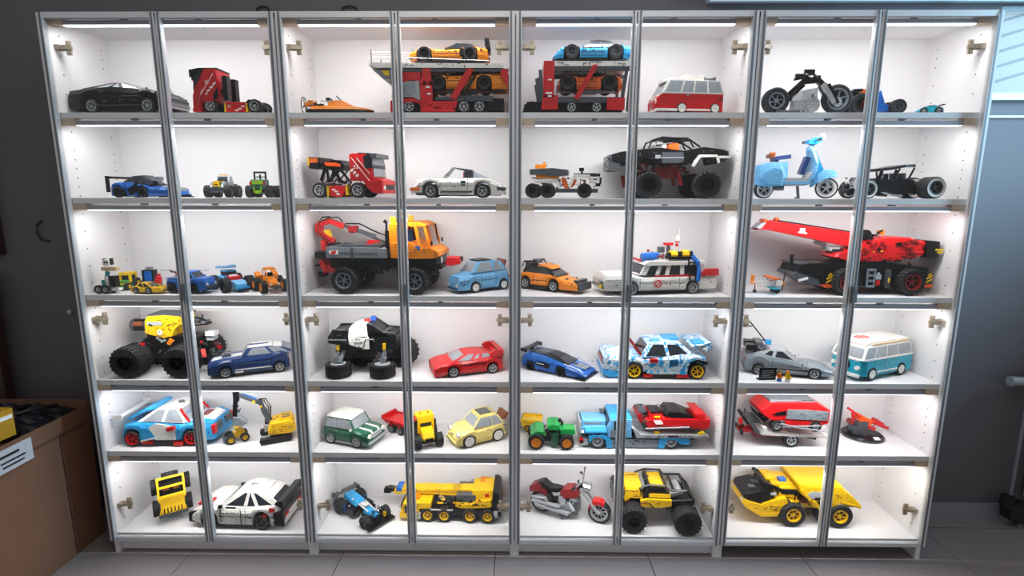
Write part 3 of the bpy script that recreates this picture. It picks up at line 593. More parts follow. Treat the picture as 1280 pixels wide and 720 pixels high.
P('lower_body', M().loft([[(x, -y, zb), (x, y, zb), (x, y, zt), (x, -y, zt)] for x, y, zb, zt in ((-49, 19, 4, 23.5), (-47, 23, 3, 25), (35.5, 23, 3, 25), (45.5, 20, 3, 21.5), (49.5, 13, 4, 16.5))]), 'red')
cabin([(-48.5, 24.5), (-46, 35.2), (-44.5, 37.8), (27.5, 39.5), (31.8, 38.5), (43, 23.5)], 46, 38, 'white', 'litwin', pillar=(.25, .5, .72), mull=.03)
P('roof', M().loft([[(x, -y, z), (x, y, z), (x, y * .8, z + 3), (x, -y * .8, z + 3)] for x, y, z in ((-46, 18, 35), (-9.5, 19, 36), (30.5, 18, 38), (36.8, 12, 36.5))]), 'white')
P('pop_top', M().B(-22, 6.8, -13, 13, 38.5, 45), 'white')
rk = M()
for k in range(4): rk.b(-30.8, -12 + 8 * k, 40.8, 18, 1, 1)
P('roof_rack', rk.b(-22.5, 0, 41, 1.2, 26, 4).b(-38.5, 0, 41, 1.2, 26, 4), 'dgrey')
P('front_panel', M().loft([[(x, -y, zb), (x, y, zb), (x, y, zt), (x, -y, zt)] for x, y, zb, zt in ((40.5, 3, 6, 24), (49.5, 2, 6, 22))]).quad((43, -17, 23.5), (43, 17, 23.5), (50.2, 2, 5.2), (50.2, -2, 5.2), 1), 'white')
P('emblem', M().c(48.5, 0, 16, 4, 1.6, 'x', 16), 'chrome')
TXT('V', 'decalred', 4, (49.5, 0, 17), -1, -90); TXT('W', 'decalred', 4, (49.5, 0, 15), -1, -90)
lamp2(47.5, 13, 16, 3, h=3)
P('side_stripe', M().B(-49, 40.5, -23.3, 23.3, 23.5, 25), 'white')
P('bumper', M().B(49.5, 51.8, -22, 22, 2, 5.2).B(20.5, 51.8, 22, 24.5, 2.8, 6).B(20.5, 51.8, -24.5, -22, 2.8, 6).B(-52, -49, -20, 20, 1, 4), 'white')
P('running_board', M().B(-29.5, 6.8, -23.6, 23.6, 3.5, 6), 'white'); two('door_handle', M().b(5.5, -23.4, 22, 5, .6, 1.2), 'chrome')
two('wheel_arch', M().c(13.5, -23.2, 7.2, 7, .5, 'y', 16).c(-35.5, -23.2, 7.2, 7, .5, 'y', 16), 'black'); wheels((13.5, -35.5), 49, 6.2, 6, rim='white', fill=.8, spokes=0)
two('vent_slats', M().b(-43.2, -23.2, 20.2, 7, .5, 1).b(-43.2, -23.2, 18.5, 7, .5, 1).b(-43.2, -23.2, 16.8, 7, .5, 1), 'dred')
V('motorcycle', 'silver and black motorcycle with raised black handlebars', 'toy motorcycle', 2.662, .12, Z1, -2, .276)
wheel(-46.5, 0, 19.1, 12, rim='grey', fill=.62, spokes=6); wheel(43, 0, 21.2, 9, rim='grey', fill=.74, spokes=6)
P('engine', M().B(8, -21.2, -8, 8, 2.1, 18.1).c(5.3, 0, 11.4, 10, 19, 'y', 14).c(-14.6, 0, 8.8, 7, 18, 'y', 12), 'lgrey')
P('fuel_tank', M().loft([[(x, -y, zb), (x, y, zb), (x, y * .7, zt), (x, -y * .7, zt)] for x, y, zb, zt in ((-23.9, 5, 18.1, 22), (-10.6, 8, 16.7, 29.5), (2.7, 8, 18.1, 31.6), (12.7, 5, 22, 32.7))]), 'silver')
P('seat', M().loft([[(x, -y, z - 5), (x, y, z - 5), (x, y * .8, z), (x, -y * .8, z)] for x, y, z in ((-46.5, 4, 29.5), (-37.2, 6, 24.7), (-25.2, 6, 24.7), (-17.3, 5, 36.7), (-8, 4, 40.1))]), 'black')
P('frame', M().beam((-45.2, 0, 14.1), (-21.2, 0, 22), 7, 5).beam((-33.2, 0, 19.4), (-8, 0, 38.5), 5, 9).beam((-8, 0, 40.1), (15.9, 0, 42), 5, 6), 'black')
two('fork', M().beam((26.6, -6, 36.7), (43, -6, 14.6), 3.2, 3.2), 'black'); two('fork_cover', M().beam((18.6, -5, 36.7), (37.2, -6, 15.4), 2.5, 7), 'silver')
P('handlebar', M().t([(-14.6, -17, 45.4), (1.3, -10, 47.3), (15.9, 0, 42), (1.3, 10, 47.3), (-14.6, 17, 45.4)], 1.6, 6).b(-6.6, -14, 49.1, 14, 4, 5).b(-6.6, 14, 49.1, 14, 4, 5).b(11.2, 0, 42.8, 8, 9, 8), 'black')
P('headlight', M().c(28.7, 0, 34, 5, 5, 'x', 12), 'chrome'); P('head_tube', M().beam((11.2, 0, 42.8), (25.2, 0, 34), 7, 6).beam((-8, 0, 38.5), (-4, 0, 47.3), 6, 6).beam((-4, -14, 48.1), (-4, 14, 48.1), 3, 3), 'black'); P('front_hub', M().c(43, 0, 14.6, 3, 12, 'y', 10), 'silver')
P('exhaust', M().t([(-13.3, -9, 2.9), (-26.6, -10, 1.9), (-47.8, -11, 2.9)], 2.4, 8), 'dgrey')
P('brake_disc', M().c(43, 0, 15.4, 6, 11, 'y', 14), 'lgrey'); P('stand', M().beam((-8, -6, 9), (-6.6, -12, 0), 1.6), 'black')
clutter('engine_parts', (15.9, -23.9, -9, 9, 3.5, 27.4), 26, 'silver', 21, .7); clutter('dark_parts', (18.6, -34.5, -8, 8, 3.5, 22), 12, 'black', 22, .8)
V('race_car', 'small red and blue race car with black rear wing and wide wheels', 'toy car', 2.893, .12, Z1, -8, .272)
P('rear_wing', M().B(-23.9, -34.5, -17, 17, 29.2, 31.9).B(-27.9, -30.5, -2, 2, 19.1, 31.1), 'black')
P('front_body', M().e2([(-8, 4.5), (-9.3, 27.1), (1.3, 31.1), (8, 13.8), (18.6, 8.5), (18.6, 4.5)], 18, .9), 'blue'); P('nose', M().e2([(8, 4.5), (11.2, 13.8), (23.9, 9.8), (29.2, 4.5)], 12, .9), 'red')
P('side_pod', M().B(-8, -23.9, -15, 15, 1.9, 17.8), 'red'); P('rear_frame', M().B(-6.6, -31.9, -9, 9, 5.8, 28.4), 'black')
P('cockpit', M().B(-9.3, -19.9, -7, 7, 27.1, 32.9), 'flame')
wheels((-23.9,), 36, 13.3, 12, rim='black', fill=.5); wheels((21.2,), 34, 9.3, 9, rim='dgrey', fill=.55)
T = [(-13.3, 5), (-8, 8.5), (4, 9.6), (13.3, 6.4)]
car('mini_racer', 'tiny turquoise car near the right end of the top shelf', 3.073, .1, Z1, -15, .28, 12, (-8, 8), 3.7, T, 1.5, [(-6.6, 8), (-2.7, 10.1), (4, 10.6), (8.5, 8.2)], 'turquoise', rim='lgrey', lamp=None, tail=None, seams=False, dots=False, bumper='black', mirror=False)
P('tail_wing', M().b(12, 0, 10.4, 3, 15, 1.2), 'black')

# ================================================================ second shelf
Z2 = 1.4045
T = [(-33, 8), (-32, 19.2), (-23.8, 20.5), (-2.5, 21.8), (15, 18.5), (30, 16.8), (50, 15), (65, 14.2), (72, 6.8)]
car('race_car', 'blue low race car with tall black wing, left on the second shelf', .228, .105, Z2, -6, .292, 42, (-20.8, 20.5), 7, T, 2,
    [(-15, 20.5), (0, 28), (15, 29), (33.8, 17.5)], 'blue', 'darkwin', ccol='black', wt=.5, rim='black', fill=.6, rw=8, lamp='headlamp')
P('rear_wing', M().B(-27.5, -39, -20, 20, 25, 27.5).B(-32, -38, -21.5, -20, 8, 28).B(-32, -38, 20, 21.5, 8, 28), 'black')
P('roof_scoop', M().B(37.5, 7.5, -5, 5, 22.5, 27.5).b(-7.5, 0, 25.5, 12, 6, 4), 'grey')
two('rear_pod', M().e([(-26.2, 4.2), (-11.2, 13), (-5, 9.2), (-5, 1.8), (-15, 1.8)], -21.4, -20.8), 'black'); two('side_vent', M().e([(-2.5, 11.8), (15, 21.8), (13.8, 9.2), (0, 3)], -21.4, -20.6), 'black')
P('nose_panel', M().loft([[(x, -y, zb), (x, y, zb), (x, y, zt), (x, -y, zt)] for x, y, zb, zt in ((47.5, 14, 13, 16.5), (68.8, 12, 8, 15))]), 'lgrey')
P('splitter', M().B(73.8, 50, -20, 20, 0.6, 2.2), 'black')
def truck_front(name, label, x, rz, body_c, mid, s, cabc):
    V(name, label, 'toy truck', x, .13, Z2, rz, s)
    P('chassis', M().B(-32, 18, -7, 7, 9, 15), 'black')
    P('bonnet', M().e2([(-5, 15), (-5, 24), (12, 24), (21, 20), (21, 15)], 24, .9), body_c)
    P('cabin', M().e2([(-22, 15), (-22, 24), (-18, 32), (-8, 32), (-3, 24), (-3, 15)], 22, .95), cabc)
    P('windscreen', M().quad((-3, -9, 24.5), (-3, 9, 24.5), (-7, 8, 31), (-7, -8, 31), .5), 'darkwin')
    P('bed', M().B(-36, -22, -12, 12, 15, 22), body_c)
    P('bumper', M().B(20, 24, -11, 11, 8, 13).B(19, 22, -13, 13, 14, 16.5), 'dgrey'); lamp2(21.5, 9, 18.5, 2)
    for xx in (-22, 14): wheels((xx,), 44, 9.5, 10, rim='dgrey', fill=.5, knob=12)
    P('axle', M().c(14, 0, 9.5, 1.6, 34, 'y').c(-22, 0, 9.5, 1.6, 34, 'y'), 'dgrey'); clutter('suspension', (8, 24, -10, 10, 6, 15), 10, 'black', 31, .7)
truck_front('monster_truck', 'small grey monster truck with yellow badge seen from the front', .505, -84, 'grey', 'yellow', .286, 'lgrey')
P('hood_badge', M().B(21, 22.4, -5.5, 5.5, 17.5, 24).B(2, 21, -5.5, 5.5, 23.4, 25), 'yellow'); P('roof_light', M().b(-10, 0, 33.5, 3, 16, 2.2), 'tan'); P('grille', M().b(22.4, 0, 20.5, .8, 7, 1), 'black')
V('monster_truck', 'small dark and lime monster truck with open window frame seen from behind', 'toy truck', .658, .13, Z2, -86, .286)
P('chassis', M().B(-32, 18, -7, 7, 9, 15), 'black'); P('tailgate', M().e2([(0, 19), (0, 27), (18, 27), (20, 24), (20, 19)], 24, .95), 'dgreen')
P('body_panel', M().B(16, 21, -9, 9, 20.5, 26), 'lime'); two('tail_light', M().B(20, 21.6, -13, -10, 20, 24), 'redlamp')
P('window_frame', M().b(6, -9.5, 32, 3, 2, 11).b(6, 9.5, 32, 3, 2, 11).b(6, 0, 36.5, 3, 21, 2.4).b(6, 0, 30, 2, 2, 8), 'black')
P('spare_rack', M().b(2, 0, 30.5, 2, 17, 2), 'lgrey'); P('rear_guard', M().B(19, 22, -4.5, 4.5, 7, 13).B(19, 22, -7, -5, 9, 18).B(19, 22, 5, 7, 9, 18), 'lime')
P('bumper', M().B(17, 21, -13, 13, 15, 18.5), 'dgreen'); P('axle', M().c(12, 0, 9.5, 1.6, 34, 'y').c(-22, 0, 9.5, 1.6, 34, 'y'), 'dgrey')
for xx in (-22, 12): wheels((xx,), 43, 9.5, 10, rim='black', fill=.5, knob=12)
clutter('suspension', (6, 20, -9, 9, 6, 19), 14, 'dgrey', 33, .7)
V('racing_truck', 'red racing truck with open tilted black bed and rear wing', 'toy truck', .99, .115, Z2, -10, .29)
P('chassis', M().B(-34.2, 62, -14, 14, 6, 13), 'black')
P('cab', M().e2([(18.2, 22.2), (18.2, 54.2), (22, 55.2), (42, 55.2), (48.2, 43.5), (52, 26), (65.8, 22.2), (65, 14.8), (42, 14.8), (37, 22.2)], 44, .97), 'red')
P('cab_top', M().e2([(29.5, 54.2), (32, 56), (48.2, 55.2), (52, 37.2), (49, 37.2), (42, 49.8)], 43, .98), 'black')
two('side_window', M().e([(40.8, 37.2), (39.5, 52.2), (47, 52.2), (50.2, 37.2)], -22.6, -21.8), 'darkwin'); P('windscreen', M().quad((52.5, -19, 27.2), (52.5, 19, 27.2), (49, 18, 52.2), (49, -18, 52.2), .6), 'litwin')
P('visor', M().b(52, 0, 52.2, 10, 42, 5), 'dgrey')
P('front_bumper', M().e2([(42, 14.8), (44.5, 22.2), (66.5, 22.2), (66, 6), (52, 6.8)], 48, .95), 'red'); P('grille', M().B(66, 67.5, -14, 14, 11, 17.2), 'black'); lamp2(66.5, 18, 13.5, 3, h=2)
two('checker', M().b(22, -22.3, 34.8, 4, .6, 2.5, ry=-35).b(25.8, -22.3, 31.8, 4, .6, 2.5, ry=-35).b(29.5, -22.3, 28.5, 4, .6, 2.5, ry=-35), 'decal')
two('flash', M().beam((22, -22.4, 49.8), (47, -22.4, 22.2), 1, .5).beam((29.5, -22.4, 49.8), (48.2, -22.4, 29.8), .8, .5), 'decal'); TXT('52', 'decal', 7, (28.2, -22.7, 38.5))
P('bed_wing', M().e2([(-43.5, 39.8), (-43, 51.8), (-26.8, 51), (-26.8, 38.5), (-31.8, 36.5), (-40.5, 36.8)], 42, .95), 'black'); two('wing_decal', M().e([(-40.5, 44.2), (-39.2, 50.2), (-28, 49.8), (-28, 44.8)], -21.6, -20.9), 'dorange'); two('wing_tab', M().e([(-43.5, 40.2), (-43, 51.2), (-41, 51.2), (-41.2, 40.2)], -21.8, -20.9), 'yellow')
P('tilted_bed', M().e2([(-25.5, 44.2), (-10.5, 46), (-8, 48), (4.5, 47.2), (9.5, 41), (5.8, 36), (-5.5, 35.2), (-24.2, 39.2)], 40, .95), 'black'); two('bed_stripe', M().e([(-19.2, 44.8), (-1.8, 44.2), (5, 41.8), (4.5, 39.2), (-16.8, 40.2)], -20.9, -20.2), 'flame')
two('bed_strut', M().beam((-21.8, -13, 38.5), (-29.2, -13, 22.2), 2.5, 4).beam((-19.2, -14, 37.2), (-16.8, -14, 19.8), 2.5, 3).beam((-13, -12, 37.2), (3.2, -12, 19.8), 2, 3).beam((-0.5, -11, 36), (-16.8, -11, 22.2), 1.6), 'black')
P('side_tank', M().e2([(-13, 3.5), (-13.5, 14.8), (-5.5, 16.8), (8.2, 14.8), (10, 9.8), (4.5, 1.8), (-5.5, 1)], 42, .95), 'red'); two('tank_check', M().b(-6.8, -21.3, 11, 5, .6, 2).b(-3, -21.3, 8.5, 5, .6, 2).b(-0.5, -21.3, 5.2, 5, .6, 2), 'decal')
P('tank_strap', M().B(-17.2, -14.8, -21, 21, 2.2, 16).B(10.8, 13.5, -21, 21, 3.5, 17.2), 'yellow')
clutter('frame', (-30.5, 17, -14, 14, 8, 24), 34, 'dgrey', 35); wheels((-28, 28.5), 46, 9.5, 11, rim='silver', fill=.68, spokes=6); gaps((19.5, 47, 17.2, 52.2), 44.6, 14, 205, 'dred')
T = [(-60.8, 10.8), (-56.2, 17.5), (-41.2, 23.2), (-18.8, 24), (11.2, 24), (46.2, 23), (52.5, 15.8), (56.2, 10.8)]
car('convertible', 'white open sports car with slim roof bar and rear glass', 1.388, .115, Z2, 180, .29, 46, (-32.5, 31.8), 8.8, T, 4, None, 'white', rim='lgrey', fill=.66, lamp=None, tail='amberlamp', rw=7, bumper='black', flat=.82)
two('turn_light', M().b(50.8, -20.5, 10.8, 12, 5, 4), 'dorange'); lamp2(47.5, 16, 18.2, 3.6, h=4)
P('roof_bar', M().e2([(5, 35.5), (3.2, 35.5), (-20.8, 32.5), (-20.8, 30), (-8.8, 32)], 36, .95), 'dgrey'); P('roll_hoop', M().b(-12.5, -15, 28.2, 5, 3, 8).b(-12.5, 15, 28.2, 5, 3, 8).B(-18.8, -13.2, -16, 16, 24, 31), 'dgrey')
P('rear_glass', M().loft([[(x, -y, z0), (x, y, z0), (x, y * .85, z1), (x, -y * .85, z1)] for x, y, z0, z1 in ((-38.8, 14, 23.5, 24.5), (-28.8, 16, 23.5, 28), (-21.2, 17, 23.5, 31.5))]), 'litwin')
P('windscreen', M().quad((16.2, -17, 24), (16.2, 17, 24), (5, 16, 35), (5, -16, 35), .5), 'clearwin'); P('seat', M().b(-10, -8, 25.8, 4, 8, 9).b(-10, 8, 25.8, 4, 8, 9), 'dorange')
P('sill', M().B(-20, 18.8, -23.3, 23.3, 7, 8.2), 'black'); two('door_badge', M().b(-8.8, -23, 19, 6, .5, 3).b(-8.8, -23, 15.8, 5, .5, 1.5), 'dgrey')
P('bumper_guard', M().B(-61.2, -50, -22, 22, 9.5, 13.2).B(40, 50, -22, 22, 4, 6.5), 'dgrey'); P('side_mirror', M().b(12.5, 23, 24.5, 4, 3, 3).b(12.5, -23, 24.5, 4, 3, 3), 'white')
V('six_wheeler', 'orange and white six-wheeled buggy with dark cargo bed', 'toy vehicle', 1.777, .115, Z2, -8, .288)
P('chassis', M().B(-43.8, 43.8, -10, 10, 7, 12), 'dgrey')
P('cargo_bed', M().e2([(-43.8, 30), (-43.8, 36.5), (-13.8, 38), (5.8, 35.5), (5.8, 29), (-7.5, 27.8)], 34, .97), 'dgrey'); P('bed_base', M().e2([(-35.8, 24.5), (-35, 30), (-6.2, 29), (-7.5, 24), (-21.2, 25.8)], 30, 1), 'orange')
P('saw', M().b(-31.2, 4, 40.8, 14, 5, 5).b(-26.2, 4, 43.2, 3, 4, 7), 'orange'); P('saw_handle', M().t([(-28.8, 4, 38.2), (-26.2, 4, 44), (-23.2, 4, 41.5)], .9, 5), 'black')
two('fender', M().beam((-10, -15, 24.5), (-5, -15, 14.5), 2, 4).beam((13.8, -15, 28.2), (7.5, -15, 14.5), 2, 4).beam((12.5, -15, 28.2), (33.8, -15, 27.5), 2, 4).beam((-37.5, -15, 22), (-7.5, -15, 22), 2, 4).beam((32.5, -15, 27), (38.8, -15, 19.5), 2, 3), 'white')
two('side_panel', M().e([(-3.8, 24.5), (1.8, 25.8), (6.2, 13.2), (1.8, 12)], -15.5, -13).e([(11.2, 22), (16.2, 24.5), (13.8, 17), (8.8, 13.2)], -15.5, -13), 'dorange')
P('seat', M().B(12.5, 40, -7, 7, 28, 31.5), 'black'); P('handlebar', M().t([(23.2, 0, 30.8), (22.5, 0, 35.8)], 1.4, 6).b(22.5, 0, 36.2, 6, 22, 4), 'black')
P('front_rack', M().B(35, 46.2, -13, 13, 27.5, 30.8).b(46.8, 0, 22, 2.4, 26, 8).b(43.8, 0, 17, 6, 18, 4), 'black'); lamp2(48, 9, 17.5, 2, h=1)
clutter('frame', (-38.8, 41.2, -12, 12, 10.8, 25.8), 44, 'dgrey', 41, .8); clutter('springs', (-13.8, 41.2, -13, 13, 14.5, 27), 14, 'dorange', 42, .7)
wheels((-39.5, -20.8, 26.8), 42, 9.2, 12, rim='black', fill=.5, knob=14)
V('crawler_truck', 'big black open pickup crawler with red seats and white fender trim', 'toy truck', 2.165, .125, Z2, 178, .292)
T = [(-80.8, 46), (-80, 58.5), (-71.2, 61), (-48.8, 64.2), (-21.2, 59.8), (8.8, 62.2), (31.2, 62.2), (61.2, 58.5), (75, 55.2)]
W_ = 60
P('body', M().e2([(-80.8, 49.8), (-80, 58.5), (-71.2, 61), (-47.5, 64), (-21.2, 59.2), (7.5, 63.2), (31.2, 61.8), (61.2, 58.5), (75, 54.8), (75, 47.2), (61.2, 43.5), (41.2, 42.2), (31.2, 52.2), (16.2, 43.5), (-31.2, 43.5), (-40, 52.2), (-63.8, 53.5), (-66.2, 43.5)], 56, .96), 'black')
P('front_grille', M().B(61.2, 76.8, -27, 27, 36, 54.2), 'dgrey'); clutter('grille_parts', (56.2, 77.2, -28, 28, 34.8, 54.8), 26, 'black', 44, .9); P('grille_bar', M().B(49.8, 53.8, -28.6, 28.6, 48.5, 58.5).b(76.8, 0, 49.8, 1.5, 44, 2), 'lgrey')
two('fender_trim', M().beam((-32.5, -29, 40.2), (-41.2, -29, 52.8), 2, 4).beam((-41.2, -29, 52.8), (-63.8, -29, 52.8), 2, 3).beam((-63.8, -29, 52.2), (-66.2, -29, 44.2), 2, 3).beam((-65, -29, 51.2), (-80, -29, 51.2), 2, 3), 'white')
cg = M()
for q in (-20, 20): cg.t([(23.8, q, 62.8), (20, q, 72.2), (6.2, q, 76.2), (-28.8, q, 73.5), (-43.8, q, 64.2)], 1.2, 5).t([(6.2, q, 76.2), (5, q, 69.8), (-28.8, q, 72.2)], 1, 5).t([(-28.8, q, 73.5), (-35, q, 63.5)], 1, 5)
for xx, zz in ((6.2, 76.2), (-28.8, 73.5), (-11.2, 75.2), (18.8, 72.2)): cg.t([(xx, -20, zz), (xx, 20, zz)], 1.2, 5)
P('roll_cage', cg.b(-11.2, 0, 75.8, 34, 38, 1), 'black')
P('seat', M().e2([(-1.2, 59.8), (-2.5, 67.2), (-8.8, 70.2), (-16.8, 69.2), (-16.8, 59.8)], 36, .9), 'flame'); P('dash', M().b(2.5, 0, 64.8, 5, 36, 5), 'white'); two('door_stripe', M().b(-6.2, -28.4, 50.8, 30, .6, 1), 'silver'); two('mirror', M().b(13.2, -30, 51.8, 6, 4, 4), 'lgrey')
two('door_panel', M().e([(7.5, 44.2), (7.5, 57.2), (-20, 57.2), (-21.2, 46), (-16.2, 44.2)], -28.6, -27.8), 'dgrey')
clutter('red_frame', (-33.8, 36.2, -18, 18, 31, 49.8), 60, 'dred', 45, 1.1); clutter('dark_frame', (-38.8, 41.2, -16, 16, 27.2, 47.2), 40, 'black', 46, 1.1)
P('transmission', M().B(-18.8, 11.2, -10, 10, 26, 41), 'dred')
two('shock_absorber', M().beam((-17.5, -16, 34.8), (-21.2, -18, 17.2), 3, 5).beam((51.2, -16, 29.8), (47.5, -18, 14.8), 3, 5), 'dred')
P('axle', M().c(25, 0, 17.2, 3, 56, 'y', 8).c(-50, 0, 16.8, 3, 56, 'y', 8), 'dred')
wheels((25, -50), 84, 16, 18, rim='black', fill=.56, knob=18, spokes=5); gaps((-78.8, 73.8, 46, 59.8), 56.6, 40, 206, 'dgrey')
V('scooter', 'light blue motor scooter with dark seat', 'toy scooter', 2.653, .125, Z2, -4, .288)
wheel(-45, 0, 12.5, 9, rim='lgrey', fill=.7, white=True); wheel(41.2, 0, 14.5, 9, rim='lgrey', fill=.66, white=True, rz=-24, z=14.5)
bd = M(); bd.loft([[(x, -y, zb), (x, y, zb), (x, y * 1.0, (zb * 2 + zt) / 3), (x, y * .6, zt), (x, -y * .6, zt), (x, -y, (zb * 2 + zt) / 3)] for x, y, zb, zt in ((-62, 4, 24.5, 37), (-55, 11, 17.5, 43.2), (-42.5, 14, 15.8, 46), (-27.5, 14, 17, 46.2), (-16.2, 8, 19, 47.5))])
bd.sm = False; P('rear_body', bd, 'lblue')
two('side_cowl', M().e([(-48.8, 22), (-47.5, 34.5), (-40, 39), (-27.5, 37), (-25.5, 29.5), (-30, 19.5), (-42.5, 18.2)], -16, -12, 1), 'lblue')
P('seat', M().loft([[(x, -y, z - 5), (x, y, z - 5), (x, y * .8, z), (x, -y * .8, z)] for x, y, z in ((-37.5, 6, 52.5), (-30, 7, 54), (-12.5, 5, 56))]).b(-32.5, 0, 49.5, 8, 8, 5), 'dblue')
P('floor_board', M().e2([(-22.5, 16.5), (-18.8, 27), (10, 26.5), (15.5, 34.5), (18, 34.5), (13.8, 19.5), (7.5, 17.5)], 24, .97), 'lgrey')
P('floor_edge', M().e2([(-22.5, 19), (-21.2, 22), (8.8, 22.5), (15, 31.5), (16.5, 29.5), (11.2, 19)], 26, 1), 'lblue')
ls = M(); ls.loft([[(x - 1.5, -y, z), (x - 1.5, y, z), (x + 4, y * .75, z), (x + 4, -y * .75, z)] for x, y, z in ((13.8, 13, 24.5), (18, 15, 34.5), (18.8, 15, 44.5), (15.5, 11, 57), (12.5, 6, 65))])
P('leg_shield', ls, 'lblue'); P('shield_front', M().e([(13.8, 62), (20, 59.5), (32.5, 37), (25, 32), (21.2, 34.5)], -6, 6, 1), 'azure')
P('front_fender', M().loft([[(x, -y, zb), (x, y, zb), (x, y * .6, zt), (x, -y * .6, zt)] for x, y, zb, zt in ((19.5, 4, 15.8, 27), (25, 9, 20.8, 34), (35, 10, 25.8, 37.5), (46.2, 9, 28.2, 36.5), (53.2, 4, 27.5, 32.5))]), 'lblue')
P('knee_pad', M().beam((3.8, 0, 31.5), (11.2, 0, 52.5), 10, 6), 'dblue')
P('handlebar', M().loft([[(x, -y, zb), (x, y, zb), (x, y, zt), (x, -y, zt)] for x, y, zb, zt in ((10, 5, 69, 73.2), (18.8, 7, 67.5, 76.5), (27, 5, 72, 77))]).t([(15, -20, 72.5), (18, 0, 72.5), (15, 20, 72.5)], 1.8, 6), 'azure')
P('grip', M().t([(15, -26, 72.5), (15, -19, 72.5)], 2, 6).t([(15, 19, 72.5), (15, 26, 72.5)], 2, 6), 'dgrey'); P('headlight', M().c(28, 0, 77, 5, 6, 'x', 12), 'white'); P('steering_stem', M().t([(13.2, 0, 59.5), (18, 0, 73.2)], 3.4, 8), 'lblue')
P('fork', M().beam((35, -5, 29.5), (42, -6, 14.5), 2.5, 4), 'lgrey'); P('stand', M().beam((0, -3, 17), (2, -5, 0), 3, 3).beam((2, -5, 1), (2, 5, 1), 2), 'dgrey')
P('flower_basket', M().b(-38.8, 0, 54, 8, 12, 5), 'brown'); P('flowers', M().c(-40.5, -3, 57.5, 2, 2, 'x', 7).c(-37.5, 2, 58, 2, 2, 'y', 7).c(-35, -3, 57, 1.8, 2, 'y', 7), 'dorange', kind='stuff')
two('silencer', M().t([(-31.2, -6, 14.5), (-20, -6, 14)], 3, 8), 'dgrey')
V('hot_rod', 'black hot rod with white-walled wheels, flat roof and bare engine', 'toy car', 2.985, .125, Z2, 182, .29)
P('body', M().e2([(-42.5, 7.5), (-41.2, 23.8), (-25, 25.5), (-10, 22.5), (6.2, 26.2), (11.2, 22.5), (11.2, 10), (-10, 7)], 34, .95), 'black')
P('roof', M().loft([[(x, -y, z), (x, y, z), (x, y * .95, z + 3), (x, -y * .95, z + 3)] for x, y, z in ((-41.5, 14, 38.5), (-25, 17, 38), (-5, 17, 35), (17.5, 16, 33))]), 'black')
two('roof_post', M().beam((-40, -14, 37.5), (-32.5, -15, 25), 1.6, 2).beam((-13.8, -15, 35), (-10, -15, 25), 2, 4).beam((15, -14, 33), (12, -14, 22.5), 1.4, 2), 'black')
P('seat', M().b(-27.5, 0, 28, 4, 26, 7).b(-13.8, -7, 27.5, 6, 5, 8).b(-13.8, 7, 27.5, 6, 5, 8), 'dgrey'); P('radiator', M().B(27.5, 35.5, -11, 11, 11.2, 26.8), 'dgrey'); P('radiator_trim', M().B(35, 36.2, -9, 9, 12.5, 25), 'chrome')
P('engine', M().B(10, 27.5, -9, 9, 10, 22.5), 'dgrey'); two('exhaust', M().t([(10, -13, 18.8), (6.2, -14, 11.2), (-10, -15, 5.5), (-25, -15, 4.5)], 2, 7).c(6.2, -12, 16.2, 5, 3, 'y', 12), 'chrome')
P('front_axle', M().c(53.8, 0, 12.5, 1.6, 40, 'y', 7).beam((27.5, -5, 12.5), (53.8, -5, 12.5), 2, 3).beam((27.5, 5, 12.5), (53.8, 5, 12.5), 2, 3), 'black'); lamp2(40, 11, 22.5, 2.6, h=3)
P('chassis', M().B(-57.5, 50, -8, 8, 7, 11.2), 'black'); clutter('engine_parts', (10, 50, -12, 12, 11.2, 26.2), 26, 'dgrey', 51, .8)
wheels((-62,), 62, 13.8, 22, rim='dgrey', fill=.62, white=True); wheels((30,), 50, 11.8, 8, rim='dgrey', fill=.66, white=True)
P('tail', M().e2([(-41.2, 10), (-41.2, 20), (-56.2, 17.5), (-56.2, 10)], 20, .9), 'black')

# ================================================================ third shelf
Z3 = 1.0525
V('walking_robot', 'small white and teal rolling robot with tan shoulder beam', 'toy robot', .100, .075, Z3, 0, .29)
P('base', M().B(-12.5, 19.3, -5, 5, 4.8, 9.7), 'white'); P('leg_post', M().beam((-5.7, 0, 9.7), (0, 0, 32.4), 5, 5), 'teal'); P('leg_brace', M().beam((2.3, -3, 9.7), (-2.3, -3, 25.6), 3, 5), 'white')
P('shoulder_beam', M().B(-7.9, 18.1, -4, 4, 33.5, 38.3), 'tan'); P('head', M().B(-2, 7.9, -5, 5, 40.3, 48.3), 'white'); P('ear', M().B(-4.3, -2, -3, 3, 41.5, 49.4).B(7.9, 10.2, -3, 3, 41.5, 50.1), 'black')
P('eye', M().c(1.1, -5.2, 44.9, 1.6, .6, 'y', 8).c(5.2, -5.2, 44.9, 1.6, .6, 'y', 8), 'black'); P('drive_unit', M().B(5.2, 15.9, -6, 4, 12, 26.7), 'black'); P('tail_block', M().B(-10.2, -3.9, -4, 4, 15.4, 21.1), 'teal')
for xx in (-12, 0): wheels((xx,), 22, 6.8, 5, rim='lgrey', fill=.5)
V('farm_tractor', 'small yellow and green tractor behind the yellow car', 'toy tractor', .082, .150, Z3, -84, .29)
P('hood', M().B(2, 20, -6, 6, 5, 13), 'green'); P('cab', M().B(-12, 4, -8, 8, 5, 10), 'dgreen'); P('cab_glass', M().B(-11, 3, -7, 7, 10, 20), 'darkwin'); P('cab_roof', M().B(-12, 4, -8, 8, 20, 24).B(-12, -9, -8, -5, 10, 20).B(1, 4, -8, -5, 10, 20).B(1, 4, 5, 8, 10, 20).B(-12, -9, 5, 8, 10, 20), 'yellow')
P('stripe', M().B(1.8, 20.4, -6.3, 6.3, 9, 11), 'yellow')
for xx, r in ((-8, 7), (14, 5)): wheels((xx,), 23, r, 6, rim='yellow', fill=.5)
